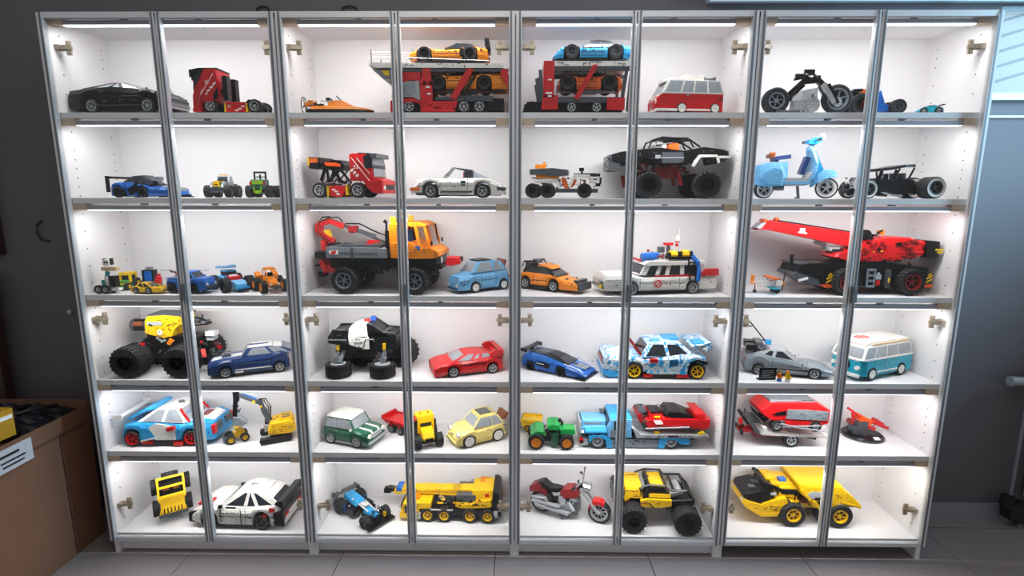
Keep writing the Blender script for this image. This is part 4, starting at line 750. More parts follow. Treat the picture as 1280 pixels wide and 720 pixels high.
T = [(-27.2, -4.1), (-26.1, 0), (-19.3, 1.8), (-2.3, 0), (10.2, 0), (23.1, 0.5), (23.8, -4.1)]
T = [(-20.4, 4.5), (-20.4, 10.2), (-12.9, 12), (2.9, 9.7), (15.4, 10.2), (27.9, 12), (30.4, 7.5)]
car('small_car', 'small yellow sedan at the front left of the third shelf', .234, .058, Z3, -3, .292, 22, (-11.1, 9.5), 4.5, T, 2.5, [(-12.2, 12), (-7.2, 16.1), (4.1, 15.6), (15, 10.2)], 'yellow', 'darkwin', rim='lgrey', rw=4, seams=False, dots=False, lamp='headlamp', lr=1.2)
P('hood_scoop', M().b(19.9, 0, 11.1, 5, 8, 1.5), 'black')
V('toy_kart', 'small kart with blue seat in a black frame behind the yellow sedan', 'toy vehicle', .143, .205, Z3, -88, .31)
P('seat', M().B(0, 6, -6, 6, 8, 22), 'blue'); P('frame', M().B(-2, 8, -8, -6, 0, 24).B(-2, 8, 6, 8, 0, 24).B(-2, 2, -8, 8, 21, 24), 'black'); P('base', M().B(-6, 9, -7, 7, 2, 8), 'dgrey'); P('top_block', M().B(-1, 5, -3.5, 3.5, 24, 28), 'grey'); wheels((-3, 8), 20, 4, 3, rim='black')
V('red_robot', 'small red jointed robot between the blue seat and the blue pickup', 'toy robot', .186, .165, Z3, -90, .31)
P('body', M().B(-2, 2, -3, 3, 8, 16), 'red'); P('head', M().B(-1.6, 1.6, -1.8, 1.8, 16.5, 20), 'red'); P('leg', M().B(-1.5, 1.5, -3, -.6, 0, 8), 'dred'); P('leg', M().B(-1.5, 1.5, .6, 3, 0, 8), 'dred'); P('arm', M().beam((0, 3.4, 15), (3, 4.4, 8), 1.6), 'red'); P('arm', M().beam((0, -3.4, 15), (3, -4.4, 8), 1.6), 'red')
T = [(-24.2, 14), (-24.2, 20.2), (-1.1, 20.8), (14.7, 22), (32.9, 22), (35.1, 14)]
car('pickup_truck', 'blue pickup truck with black wheels in front of the drone', .378, .072, Z3, -6, .29, 26, (-15.9, 16.5), 5.9, T, 5, [(-1.1, 20.2), (-0.7, 28.3), (2.3, 30.6), (11.3, 30.1), (19.7, 21.5)], 'blue', 'darkwin', rim='black', fill=.5, rw=8, lr=1.8, knob=12, wb=.9, wt=.74)
P('bed_rim', M().B(-24.2, -2, -12, 12, 20.6, 21.5), 'blue'); P('front_bar', M().B(34.2, 36.9, -11, 11, 8.4, 11.8), 'dgrey'); P('wheel_flare', M().B(-21.5, -9.1, -14, 14, 12.9, 14.3).B(10.2, 22.7, -14, 14, 12.9, 14.3), 'black')
V('drone', 'dark multi-rotor drone with red body behind the blue pickup', 'toy aircraft', .272, .215, Z3, 0, .31)
P('body', M().B(-8, 6, -5, 5, 6, 18), 'red'); P('nose', M().e2([(-10, 8), (-10, 15), (-6, 19), (6, 19), (8, 12), (6, 6)], 8, .9), 'grey'); P('landing_leg', M().beam((-5, -4, 7), (-8, -8, 0), 1.2).beam((-5, 4, 7), (-8, 8, 0), 1.2).beam((4, -4, 7), (6, -8, 0), 1.2).beam((4, 4, 7), (6, 8, 0), 1.2), 'black')
for q in (-17, 20):
    P('rotor_arm', M().beam((0, 0, 17), (q, 0, 19), 1.6), 'black'); P('rotor', M().b(q, 0, 20.6, 26, 1.6, .5).b(q, 0, 20.4, 2, 2, 1.6), 'dgrey')
V('surf_pickup', 'light blue buggy with surfboard roof, black wheels and red engine', 'toy car', .565, .14, Z3, -38, .292)
P('body', M().loft([[(x, -y, 7), (x, y, 7), (x, y, z), (x, -y, z)] for x, y, z in ((-30, 10, 20), (-10, 11, 20), (5, 10, 16), (24, 9, 15), (32, 7, 11))]), 'lblue')
P('roof_board', M().loft([[(x, -y, z), (x, y, z), (x, y, z + 3.4), (x, -y, z + 3.4)] for x, y, z in ((-42, 3, 29), (-34, 8, 30), (0, 8, 33), (6, 4, 35))]), 'lblue'); P('cabin', M().B(-18, -2, -8, 8, 19, 29), 'azure'); P('cab_window', M().B(-15, -1.6, -8.3, 8.3, 22, 27), 'darkwin')
P('engine', M().B(0, 12, -8, 8, 15, 21), 'red'); P('engine_cover', M().B(3, 9, -5, 5, 20, 23), 'decal'); P('front_bar', M().B(30, 36, -9, 9, 5, 8), 'azure'); P('bumper', M().B(34, 38, -7, 7, 2, 5), 'black')
wheels((-22, 18), 45, 9.5, 10, rim='black', fill=.5, knob=12); P('axle', M().c(-22, 0, 9, 1.4, 40).c(18, 0, 9, 1.4, 40), 'dgrey')
V('dune_buggy', 'orange dune buggy with big black tyres at the right of the third shelf', 'toy car', .678, .125, Z3, -48, .292)
P('body', M().loft([[(x, -y, 9), (x, y, 9), (x, y * .9, z), (x, -y * .9, z)] for x, y, z in ((-26, 9, 24), (-10, 10, 24), (5, 9, 20), (22, 7, 16))]), 'orange'); P('rear_fender', M().b(-24, -14, 24, 14, 9, 6, ry=20).b(-24, 14, 24, 14, 9, 6, ry=20), 'orange')
rc = M()
for q in (-8, 8): rc.t([(-18, q, 22), (-16, q, 33), (0, q, 34), (10, q, 21)], 1.1, 5)
P('roll_cage', rc.b(-16, 0, 33, 2, 18, 2).b(0, 0, 34, 2, 18, 2).b(-8, 0, 35, 14, 14, 1.4), 'orange'); P('seat', M().b(-10, 0, 24, 5, 12, 9), 'black'); P('engine', M().B(-34, -24, -8, 8, 12, 22), 'dgrey')
P('bumper', M().beam((26, -9, 12), (26, 9, 12), 2.4).b(30, 0, 10, 4, 12, 3), 'dgrey'); lamp2(22, 7, 15, 2)
wheels((-20,), 50, 11, 12, rim='orange', fill=.5, knob=14); wheels((16,), 46, 10, 10, rim='orange', fill=.62, knob=12); clutter('suspension', (-22, 20, -14, 14, 7, 12), 16, 'dgrey', 61, .8)
V('crane_truck', 'big orange off-road truck with grey cargo bed and folded red loader crane', 'toy truck', 1.112, .15, Z3, -4, .288)
P('chassis', M().B(-66.4, 71.8, -16, 16, 30.1, 42.6), 'black')
for q in (-1, 1):
    P('bed_panel', M().B(-63.4, -32.4, q * 32 - 1.5, q * 32 + 1.5, 46, 59.1), 'grey'); P('bed_panel', M().B(-31, 0.7, q * 32 - 1.5, q * 32 + 1.5, 46, 59.1), 'grey')
P('bed_end', M().B(-64.1, -62.8, -33, 33, 45.3, 59.6).B(0.7, 9.5, -33, 33, 46, 58), 'grey'); P('bed_floor', M().B(-63, 3.9, -31, 31, 44.9, 47.6), 'dgrey'); P('bed_cargo', M().B(-43.7, -0.7, -20, 20, 57.3, 61.6), 'dgrey')
P('bed_post', M().B(-33.3, -30.1, -34.2, 34.2, 44.9, 59.1), 'dgrey'); two('bed_seam', M().B(-61.8, -0.7, -34, -33.4, 52.3, 52.8), 'dgrey')
P('warning_sign', M().b(-54.1, -34, 52.6, 11, .6, 5), 'decal'); P('warning_stripe', M().b(-55.5, -34.4, 52.6, 2.5, .4, 5, ry=35).b(-52.8, -34.4, 52.6, 2.5, .4, 5, ry=35), 'decalred')
P('cab_lower', M().e2([(12.9, 46), (12.5, 65.2), (26.5, 66.4), (37.8, 66.4), (42.8, 61.8), (49.2, 55.1), (62.8, 59.6), (72.9, 53.9), (73.6, 48.9), (67.3, 45.3), (26.5, 44.4)], 62, .95), 'orange')
P('cab_back', M().B(12.5, 21.5, -28, 28, 64.1, 89), 'orange'); P('cab_roof', M().e2([(17.4, 87.4), (24.2, 90.6), (46.9, 92), (56, 88.4), (55.5, 86.1), (26.5, 85.6)], 56, .96), 'orange')
two('cab_pillar', M().beam((55.1, -26, 87.4), (60.5, -28, 61.8), 2, 3).beam((44.6, -27, 86.1), (50.3, -29, 55.1), 3, 3.5).beam((28.8, -27, 86.1), (28.8, -28, 65.2), 2.5, 5), 'orange'); P('dark_pillar', M().beam((57.1, -24, 86.8), (58.7, -26, 65.2), 1.6).beam((57.1, 24, 86.8), (58.7, 26, 65.2), 1.6), 'black')
P('seat', M().b(32.2, -10, 72, 8, 14, 16).b(32.2, 10, 72, 8, 14, 16), 'blue'); P('seat_back', M().b(28.1, -10, 78.8, 4, 14, 10).b(28.1, 10, 78.8, 4, 14, 10), 'dorange'); P('steering', M().b(39, -12, 76.6, 4, 3, 18), 'black'); two('door_window', M().b(46.9, -30, 58, 6, 1, 7), 'blue')
P('beacon', M().c(15.2, -20, 94.2, 3.4, 7, 'z', 10).c(26.5, 20, 94.7, 3.4, 7, 'z', 10).B(14, 28.8, -24, 24, 89, 91.1), 'yellow'); P('exhaust_stack', M().c(9.5, -26, 68.6, 2.6, 24, 'z', 9).c(9.1, -26, 84.5, 1.4, 16, 'z', 7).b(7.9, -26, 92, 4, 2, 4, ry=40), 'black')
P('mirror', M().b(64.1, -30, 65.2, 2, 3, 5).b(64.1, 30, 65.2, 2, 3, 5), 'black'); P('grille', M().B(67.3, 73.2, -24, 24, 37.6, 47.6), 'dgrey'); lamp2(73.2, 19, 42.6, 4, h=2); P('front_winch', M().e2([(75.2, 34.7), (77.5, 44.9), (93.3, 44.4), (94.9, 40.3), (93.3, 36.2), (83.1, 33.5)], 22, .9), 'red'); P('winch_hook', M().B(92.2, 95.8, -4, 4, 39.2, 44.9), 'black'); P('front_bumper', M().B(65, 75.2, -28, 28, 32.4, 36.2), 'black')
P('crane_base', M().B(-71.4, -63, -10, 10, 42.6, 61.8), 'black')
P('crane_boom', M().beam((-66.4, 0, 63), (-85.6, 0, 76.6), 8, 7).beam((-85.6, 0, 75.4), (-84.5, 0, 86.8), 8, 8).beam((-85, 0, 86.1), (-70.9, 0, 92), 8, 7).beam((-72, 0, 91.3), (-53.2, 0, 84.5), 7, 6).B(-82.2, -76.6, -5, 5, 51.7, 65.2), 'red')
P('crane_arm', M().beam((-53.9, 0, 85.6), (1.6, 0, 61.8), 3, 3).beam((-48.3, 0, 83.4), (-14.3, 0, 70.9), 4.4, 5), 'dgrey'); P('crane_claw', M().b(-41.5, 0, 80.7, 11, 7, 8).b(-43.7, 3, 77.7, 6, 4, 5).b(-36.9, -3, 83.4, 6, 4, 4), 'dred'); P('crane_ram', M().beam((-75.4, 0, 79.3), (-73.2, 0, 69.3), 6.4, 6.4).beam((-65.2, 3, 87.9), (-56.2, 3, 81.1), 4, 4), 'yellow')
hs = M(); hs.t([(-68.6, 5, 61.8), (-82.2, 5, 65.2), (-89.5, 5, 74.3), (-89.5, 5, 87.9), (-82.2, 5, 95.8), (-73.2, 5, 96.5)], 1, 5).t([(-68.6, -4, 63), (-86.8, -4, 76.6), (-82.2, -4, 90.2), (-68.6, -4, 95.8), (-58.5, -4, 96.5), (-53.2, -4, 90.2)], .8, 5).t([(-52.8, 4, 87.4), (-34.7, 4, 87.4), (-18.8, 4, 78.8), (-2.9, 4, 72), (1.6, 4, 61.8)], .9, 5)
P('crane_hose', hs, 'black'); P('bed_tool', M().b(-13.1, -8, 65.2, 14, 6, 3).b(-17.7, -8, 62.5, 8, 6, 3), 'red')
P('rear_hitch', M().beam((-82.2, -8, 40.3), (-75.4, -8, 22.2), 4, 6).beam((-82.2, 8, 40.3), (-75.4, 8, 22.2), 4, 6).b(-66.4, 0, 30.1, 12, 24, 7).b(-70.9, 0, 24.5, 12, 20, 4), 'red'); P('hitch_hook', M().B(-86.8, -80, -7, 7, 16.5, 23.3).B(-91.3, -84.5, -4, 4, 30.1, 32.4), 'black'); P('rear_plate', M().B(-86.8, -66.4, -14, 14, 42.6, 50.5), 'black')
clutter('frame', (-61.8, 67.3, -24, 24, 19.9, 43.7), 70, 'black', 62, 1.1); clutter('frame_pins', (-23.3, 67.3, -25, 25, 19.9, 42.6), 22, 'dgrey', 63); P('axle', M().c(-42.6, 0, 16.5, 5, 56).c(42.4, 0, 16.5, 5, 56), 'black')
wheels((-43.3, 42.8), 72, 16.3, 22, rim='grey', fill=.6, knob=20, spokes=6); gaps((14, 71.8, 46, 59.6), 62.4, 20, 207, 'brown')
T = [(-39.1, 15.4), (-39.6, 24.5), (-34, 29.5), (-8.5, 27.9), (17, 26.7), (36.8, 26.3), (51, 23.3), (54.4, 15.4)]
o_ = near(1.541, .150, 1.418, .057, 36 * .3)
car('small_car', 'light blue rounded small car with dark roof and suitcase, right of the orange truck', o_[0], o_[1], Z3, o_[2], .3, 38, (-27.8, 24.6), 7, T, 5, [(-34, 29), (-24.9, 39.9), (-8.5, 41.7), (17.6, 40.8), (31.2, 26.7)], 'lblue', 'litwin', rim='white', fill=.74, rw=5.5, spokes=0, pillar=.36, wb=.9, wt=.7, flat=.8, bumper='dblue', lz=12, lr=3)
P('sun_roof', M().b(4.2, 0, 41.9, 25, 22, 1.6), 'black'); P('suitcase', M().b(-34, 0, 34, 4, 22, 14, ry=-28), 'brown'); P('window_rim', M().b(-8.5, 17, 34, 1.2, 1.2, 14).b(-8.5, -17, 34, 1.2, 1.2, 14), 'lblue')
T = [(-38.9, 9.1), (-38.1, 22.7), (-25.8, 24.9), (-4.1, 24.9), (17.7, 24.2), (36.7, 19.3), (63.9, 16.5), (70.7, 9.1)]
o_ = near(1.656, .135, 1.786, .045, 42 * .3)
car('rally_wagon', 'orange off-road wagon with black roof rack, left of the white ambulance', o_[0], o_[1], Z3, o_[2], .29, 44, (-26.6, 26.6), 8.2, T, 5, [(-34, 24.2), (-29.9, 30.6), (-9.5, 32.9), (12.2, 31.7), (31.3, 21.5)], 'orange', 'darkwin', ccol='black', rim='lgrey', fill=.66, rw=8, pillar=(.3, .6), wb=.9, wt=.68, roof=None, lamp='headlamp', knob=14)
P('roof', M().e2([(-8.2, 32.4), (-4.1, 34.7), (15, 33.3), (20.4, 30.1)], 30, .95), 'orange'); P('roof_rack', M().t([(-36.7, -14, 30.6), (-34, -14, 36.9), (-12.2, -14, 38.5), (-8.2, -14, 32.9)], 1.2, 5).t([(-36.7, 14, 30.6), (-34, 14, 36.9), (-12.2, 14, 38.5), (-8.2, 14, 32.9)], 1.2, 5), 'black'); P('rack_load', M().b(-27.2, 0, 32.4, 12, 22, 7).b(-16.3, 0, 36.9, 8, 18, 4), 'dgrey')
P('sill_guard', M().B(-15, 16.3, -23, 23, 2, 8), 'black'); P('bull_bar', M().B(69.3, 73.1, -20, 20, 5, 16).b(63.9, 0, 17.4, 8, 30, 4), 'dgrey'); clutter('front_parts', (40.8, 68, -20, 20, 14, 20), 14, 'dgrey', 64, .8)
T = [(-79, 16.5), (-78.5, 31.3), (-64.2, 32.4), (-59.5, 24.9), (16.7, 24.5), (28.5, 24), (50, 24), (88, 24.9), (86.1, 18.8), (78.5, 14.3)]
o_ = (2.125, .165, 190)
T = [(-79, 17.7), (-78.5, 24.5), (-59.5, 24.9), (16.7, 24.5), (28.5, 24), (50, 27.6), (85.6, 28.1), (87.5, 22.2)]
car('ambulance', 'white long-nosed ambulance with roof gear, red fins and round red badge', o_[0], o_[1], Z3, o_[2], .295, 60, (-41.2, 49.2), 7.7, T, 6, [(-61.8, 24.9), (-58.3, 39.2), (-54.7, 40.8), (28.5, 40.8), (36.9, 26.7)], 'white', 'darkwin', rim='lgrey', fill=.78, rw=7, pillar=(.34, .62, .8), wb=.9, wt=.84, flat=.9, roof='white', bumper='chrome', lamp='headlamp', lr=3, spokes=8, tail=None)
two('fin', M().e([(-79.7, 24.5), (-78.5, 34), (-59.5, 33.5), (-50, 24.9)], -30, -24), 'red'); two('red_stripe', M().e([(-59.5, 24), (-59.5, 27.6), (16.7, 26.3), (16.7, 24.5)], -30.8, -30), 'red'); P('roof_overhang', M().e2([(-63, 40.3), (-59.5, 44.4), (26.2, 45.3), (32.8, 40.8), (28.5, 39)], 56, .97), 'white')
rg = M(); rg.t([(11.4, 30.6, 15.4)] * 2, .1); ring = M(); ring.t([(11.4 + 4.6 * cos(a * pi / 8), 30.9, 15.4 + 4.6 * sin(a * pi / 8)) for a in range(17)], .9, 5).beam((11.4 - 3, 30.9, 15.4 + 3), (11.4 + 3, 30.9, 15.4 - 3), 1.6, .6)
P('round_badge', ring, 'decalred'); P('badge_field', M().c(11.4, 30.4, 15.4, 4.4, .5, 'y', 16), 'decal')
P('roof_ladder', M().beam((-33.3, 27, 48.3), (-35.2, 33, 15.9), 1.6).beam((-41.6, 27, 48.3), (-44, 33, 15.9), 1.6).b(-38.1, 28, 42.6, 9, 1.2, 1.4).b(-38.5, 29.5, 34.7, 9, 1.2, 1.4).b(-39, 31, 26.7, 9, 1.2, 1.4).b(-39.5, 32.6, 17.7, 9, 1.2, 1.4), 'black')
P('blue_hose', M().t([(-40.4, 24, 50.5), (-46.4, 30, 42.6), (-47.6, 33, 29), (-46.1, 33, 17.7)], 3.4, 7), 'blue'); P('roof_tank', M().c(21.4, 14, 48.9, 6, 18, 'x', 10).c(11.9, 6, 49.8, 5, 20, 'x', 10).c(-47.6, -4, 50.5, 5, 14, 'x', 10), 'blue')
P('roof_cylinder', M().c(-14.3, 18, 52.1, 6, 10, 'x', 12).c(-32.1, 18, 52.6, 6, 10, 'x', 12), 'yellow'); P('roof_rack', M().B(-40.4, -5.9, 10, 26, 46.7, 50.3).b(-22.6, 22, 52.6, 3, 8, 8).b(-39.3, 20, 52.6, 3, 8, 8).b(-7.1, 20, 52.1, 3, 8, 7), 'black'); P('siren', M().B(-21.4, -9.5, -4, 4, 63.4, 67.1).B(30.9, 32.8, -16, 16, 43.7, 46.7), 'redlamp'); P('light_mast', M().b(-15.5, 0, 59.6, 4, 4, 10).b(-5.9, -3, 57.3, 8, 8, 8), 'dgrey')
P('antenna', M().c(-32.1, -6, 69.8, 3, 8, 'z', 10).c(-32.1, -6, 74.3, 4, 4, 'z', 10, 2).c(-34.5, -6, 80, .5, 12, 'z', 5), 'white'); P('antenna_band', M().c(-32.1, -6, 67.5, 3.3, 2, 'z', 10).c(-31.6, -6, 63, 2.2, 4, 'z', 10), 'redlamp')
clutter('roof_gear', (-54.7, 26.2, -22, 22, 46, 51.7), 26, 'lgrey', 65, 1.2); clutter('roof_boxes', (-16.7, 11.9, -14, 14, 48.3, 56.2), 14, 'dred', 66); P('number_plate', M().b(88.7, 14, 11.1, 1.5, 10, 5), 'decalyel'); P('grille', M().B(86.4, 88.5, -23, 23, 14, 18.6), 'chrome'); P('front_trim', M().B(86.1, 88.7, -24, 24, 10, 12.2), 'dgrey')
V('biplane', 'tiny white and orange biplane with black propeller', 'toy aircraft', 2.553, .125, Z3, 0, .3)
P('fuselage', M().loft([[(x, -y, z0), (x, y, z0), (x, y, z1), (x, -y, z1)] for x, y, z0, z1 in ((-26, 2, 12, 15), (-5, 4, 9, 16), (12, 4, 10, 17), (16, 3, 11, 16))]), 'white'); P('lower_wing', M().b(2, 0, 8, 10, 34, 1.4), 'turquoise'); P('upper_wing', M().b(2, 0, 19.5, 9, 34, 1.4), 'dorange'); P('wing_strut', M().b(2, -12, 14, 1, 1, 11).b(2, 12, 14, 1, 1, 11), 'lgrey')
P('tail', M().b(-24, 0, 18, 5, 1, 8).b(-24, 0, 14, 5, 12, 1), 'orange'); P('propeller', M().b(18.5, 0, 13.5, .8, 2, 24, rx=12), 'black'); P('spinner', M().c(18, 0, 13.5, 2, 4, 'x', 8), 'orange'); wheels((8,), 14, 3.6, 2.6, rim='black'); P('gear_leg', M().beam((8, 4, 4), (6, 2, 10), 1).beam((8, -4, 4), (6, -2, 10), 1), 'black'); wheels((-20,), 3, 2, 1.5, rim='dgrey', z=None)
P('tail_skid', M().b(-20, 0, 7, 1, 1, 9), 'black')
V('mobile_crane', 'large red mobile crane on four black wheels with long red boom', 'toy crane', 2.968, .15, Z3, 181, .29)
P('carrier', M().e2([(-75.9, 18.6), (-73.6, 34.4), (-21.5, 41.2), (60, 41.2), (87.2, 41.2), (105.3, 36.7), (109.9, 25.4), (87.2, 14), (-21.5, 9.5), (-66.8, 11.8)], 46, .97), 'black')
P('front_bumper', M().e2([(112.1, 25.4), (107.6, 29.9), (75.9, 19.7), (73.6, 11.8), (85, 11.8)], 48, .95), 'dgrey'); P('front_mast', M().b(108.3, 10, 44.6, 3, 4, 12), 'black'); P('number_plate', M().b(98.1, 25, 20.2, 13, 1, 3, ry=14), 'decal'); P('front_grille', M().B(58.9, 106.5, -20, 20, 38.5, 40.3), 'dgrey')
for xx in (63, -71.4):
    P('outrigger', M().B(xx - 4.6, xx + 4.6, -26, 26, 15.2, 28.8), 'black'); two('outrigger_stripe', M().b(xx - 2, -26.4, 24.2, 5, .6, 2, ry=35).b(xx + 2, -26.4, 22, 5, .6, 2, ry=35).b(xx - 2, -26.4, 19.7, 5, .6, 2, ry=35).b(xx + 2, -26.4, 17.4, 5, .6, 2, ry=35).b(xx, -26.4, 26.5, 5, .6, 2, ry=35), 'yellow'); P('outrigger_foot', M().B(xx - 5.5, xx + 5.5, -26.5, 26.5, 9.5, 14), 'flame')
lad = M(); lad.b(12.9, 27, 22, 2, 2, 24).b(3.4, 27, 22, 2, 2, 24)
for k in range(4): lad.b(8.2, 27, 32.6 - k * 7, 10, 2.4, 3)
P('side_ladder', lad, 'grey'); P('side_tank', M().B(-18.1, -12.9, 22, 28, 9.5, 32.6), 'dgrey'); P('tank_mark', M().b(-15.9, 28.3, 19.7, 2.4, .5, 6), 'decalyel'); P('valve_box', M().b(-1.6, 26.5, 23.6, 8, 2, 6).b(-1.6, 26.6, 27.6, 3, 2, 3), 'lgrey'); P('valve_knob', M().b(-1.6, 27, 16.3, 5, 2, 7), 'red')
P('boom', M().e2([(146.1, 82.5), (146.1, 92.9), (137.1, 93.8), (28.3, 78.6), (-21.5, 67.3), (-17, 56), (37.4, 61.6)], 20, .97), 'red'); P('boom_rail', M().beam((130.3, -6, 93.8), (28.3, -6, 79.3), 1.6).beam((130.3, 6, 93.8), (28.3, 6, 79.3), 1.6), 'black'); P('boom_bolt', M().c(128.7, 0, 95.2, 2.4, 6, 'y', 8).c(146.1, 0, 93.3, 2.4, 16, 'y', 8), 'flame'); P('boom_tip', M().e2([(145, 83.1), (145, 92.2), (152.9, 89.9), (159.7, 84.3), (152.9, 82)], 16, .9), 'lgrey'); P('tip_plate', M().e2([(160.9, 82), (152.9, 82.5), (146.1, 91.1), (142.7, 91.1), (142.7, 82)], 18, .9), 'red')
P('boom_emblem', M().b(97.2, 10.4, 81.6, 7, .6, 5).b(96.7, 10.4, 78.4, 12, .6, 2, ry=-8), 'decal'); P('lift_ram', M().beam((71.4, -4, 66.2), (55.5, -4, 61.6), 5, 5), 'silver')
P('superstructure', M().e2([(55.5, 48), (52.1, 52.6), (37.4, 54.8), (23.8, 60.5), (1.1, 69.6), (-14.7, 72.9), (-44.2, 72.9), (-64.6, 66.2), (-63.4, 49.2), (-28.3, 43.5), (23.8, 41.2), (41.9, 43.5)], 42, .95), 'red'); P('upper_cylinder', M().c(-45.3, 15, 63.9, 5.4, 40, 'x', 12).c(-46.4, 17, 53.7, 4.6, 34, 'x', 12), 'red'); P('cab', M().e2([(53.2, 52.6), (51, 58.2), (37.4, 58.9), (23.8, 53.7), (23.8, 43.5), (46.4, 44.6)], 16, .95), 'dred'); P('cab_window', M().B(37.4, 53.2, 8.5, 9.2, 53, 57.5), 'darkwin'); P('cab_roof_plate', M().b(49.8, 0, 57.1, 14, 18, 4), 'lgrey')
P('counterweight', M().loft([[(x, -y, z0), (x, y, z0), (x, y, z1), (x, -y, z1)] for x, y, z0, z1 in ((-64.6, 24, 48, 69.6), (-80.4, 24, 46.9, 68.4), (-86.8, 18, 49.8, 66.2))]), 'black')
P('weight_mark', M().b(-81.8, 24.3, 58, 11, .5, 2.2).b(-82.7, 24.3, 54.6, 7, .5, 2), 'decalyel')
P('beacon', M().B(-19.3, -13.8, -4, 4, 75.2, 80.9), 'orange'); P('winch', M().c(9.1, 0, 76.3, 6, 22, 'y', 12).c(5.7, 8, 71.8, 4, 10, 'y', 10), 'black'); clutter('winch_parts', (-12.5, 19.3, -14, 14, 66.2, 79.7), 24, 'black', 67); clutter('engine_parts', (-55.5, 28.3, 19, 23, 42.4, 70.7), 34, 'dred', 68, 1.1); clutter('dark_engine_parts', (-44.2, 37.4, 18, 22.5, 42.4, 68.4), 16, 'black', 168); gaps((100.8, 137.1, 84.3, 89.3), 20.4, 14, 208, 'dred'); gaps((64.6, 98.6, 78.6, 83.8), 20.4, 14, 308, 'dred'); gaps((35.1, 62.3, 72.9, 77.9), 20.4, 12, 309, 'dred'); gaps((-62.3, 19.3, 43.5, 70.7), 43, 30, 209); clutter('pale_parts', (-21.5, 37.4, 19, 23, 44.6, 62.8), 12, 'decalyel', 69, .5)
clutter('carrier_parts', (-71.4, 103.1, -24.5, 25, 14, 41.2), 90, 'dgrey', 70, 1.0); wheels((-44.2,), 70, 17.2, 20, rim='dred', fill=.6, knob=18); wheels((43,), 70, 17.2, 20, rim='dred', fill=.6, knob=18); P('wheel_arch', M().e2([(-17, 18.6), (-26.1, 31), (-44.2, 34.4), (-60, 29.9), (-63.4, 18.6), (-57.8, 27.6), (-44.2, 31.7), (-28.3, 28.8)], 50, 1), 'black')

# ================================================================ fourth shelf
Z4 = .7255
V('monster_buggy', 'yellow-bodied monster buggy with black barrel and four huge tyres', 'toy truck', .218, .155, Z4, 1, .3)
P('body', M().e2([(-22.2, 56.6), (-21.1, 74.8), (-17.7, 81.1), (8.4, 82.7), (28.8, 80.4), (31, 70.2), (22, 63.4), (17.4, 53.2), (3.9, 50.3), (-9.7, 53.9)], 40, .95), 'yellow'); P('roof_bars', M().B(-17.7, 33.3, -16, 16, 81.1, 83.4), 'dgrey'); P('engine_bay', M().B(-16.5, 3.9, -20.8, 20.8, 69.1, 74.3), 'lgrey'); clutter('bay_parts', (-16.5, 6.1, -21.5, 21.5, 69.1, 75.9), 10, 'black', 71)
TXT('7', 'decalblk', 5, (0.2, -21.3, 58.9)); P('number_disc', M().c(0.2, -20.6, 58.9, 3.8, 1, 'y', 14), 'decal'); pins([(-18.8, 77), (10.6, 74.8), (15.2, 63.4), (6.1, 54.4), (-16.5, 56.6)], 40.8); gaps((-19.9, 28.8, 54.4, 79.3), 40.6, 34, 213, 'brown'); gaps((-19.9, 28.8, 55.5, 79.3), 40.8, 20, 214)
P('barrel', M().c(-35.8, 0, 65.2, 8.6, 29, 'x', 18), 'black'); P('barrel_ring', M().c(-47.1, 0, 65.2, 9.2, 3, 'x', 18).c(-29, 0, 65.2, 9.2, 2, 'x', 18), 'dgrey'); P('barrel_patch', M().c(-39.2, -4, 66.8, 5, 14, 'x', 12), 'brown')  # brown patch standing out of the black barrel's near side
P('frame', M().e2([(-22.2, 55.5), (-9.7, 53.9), (6.1, 50.3), (24.2, 53.2), (42.4, 47.6), (42.4, 36.2), (-16.5, 36.2), (-23.3, 45.3)], 28, 1), 'black'); P('rear_arm', M().t([(39, -8, 79.3), (60.5, -8, 73.6), (62.8, 0, 68), (39, 8, 74.8)], 1.2, 5).t([(39, -6, 65.7), (62.8, -6, 68)], 1.2, 5), 'black'); clutter('tail_parts', (42.4, 62.8, -10, 10, 64.6, 74.8), 18, 'dgrey', 72)
P('exhaust', M().t([(-5.2, -20, 52.1), (1.6, -21, 46.4), (8.4, -21, 48.7)], 2, 6), 'chrome'); two('side_flag', M().e([(8.8, 43.5), (14, 51), (20.2, 47.6), (12.9, 40.3)], -22, -20), 'orange'); P('front_engine', M().b(65, -4, 51, 10, 14, 12).b(66.2, -4, 55.5, 12, 10, 5), 'lgrey'); P('cover', M().b(66.2, -6, 54.8, 13, 14, 6), 'white')
two('shock_absorber', M().beam((-26.7, -20, 44.2), (-27.9, -24, 31.7), 4.5, 4.5).beam((57.1, -18, 34), (60.5, -22, 23.8), 6, 6).beam((44.6, -20, 45.3), (45.8, -22, 34), 4.5, 4.5), 'red'); two('fender_arm', M().beam((-50.5, -26, 32.9), (-31.3, -22, 40.3), 3, 3), 'lgrey')
clutter('gearbox', (-30.1, 51.4, -18, 18, 23.8, 46.4), 70, 'black', 73, 1.2); clutter('grey_parts', (-30.1, 74.1, -20, 20, 24.9, 49.8), 36, 'dgrey', 74, 1.1); clutter('red_parts', (12.9, 62.8, -18, 18, 24.9, 48.7), 10, 'red', 75)
wheels((-36.9, 35.6), 92, 20.4, 30, rim='black', fill=.52, knob=22)
P('axle', M().c(-36.9, 0, 19.3, 4, 70).c(35.6, 0, 19.3, 4, 70), 'black')
T = [(-56.1, 18.1), (-53.6, 35.1), (-43.6, 36.7), (-21.2, 34), (13.7, 31.7), (41.1, 29), (58.6, 26.7), (65.5, 22.7)]
o_ = near(.684, .145, .492, .062, 52 * .295)
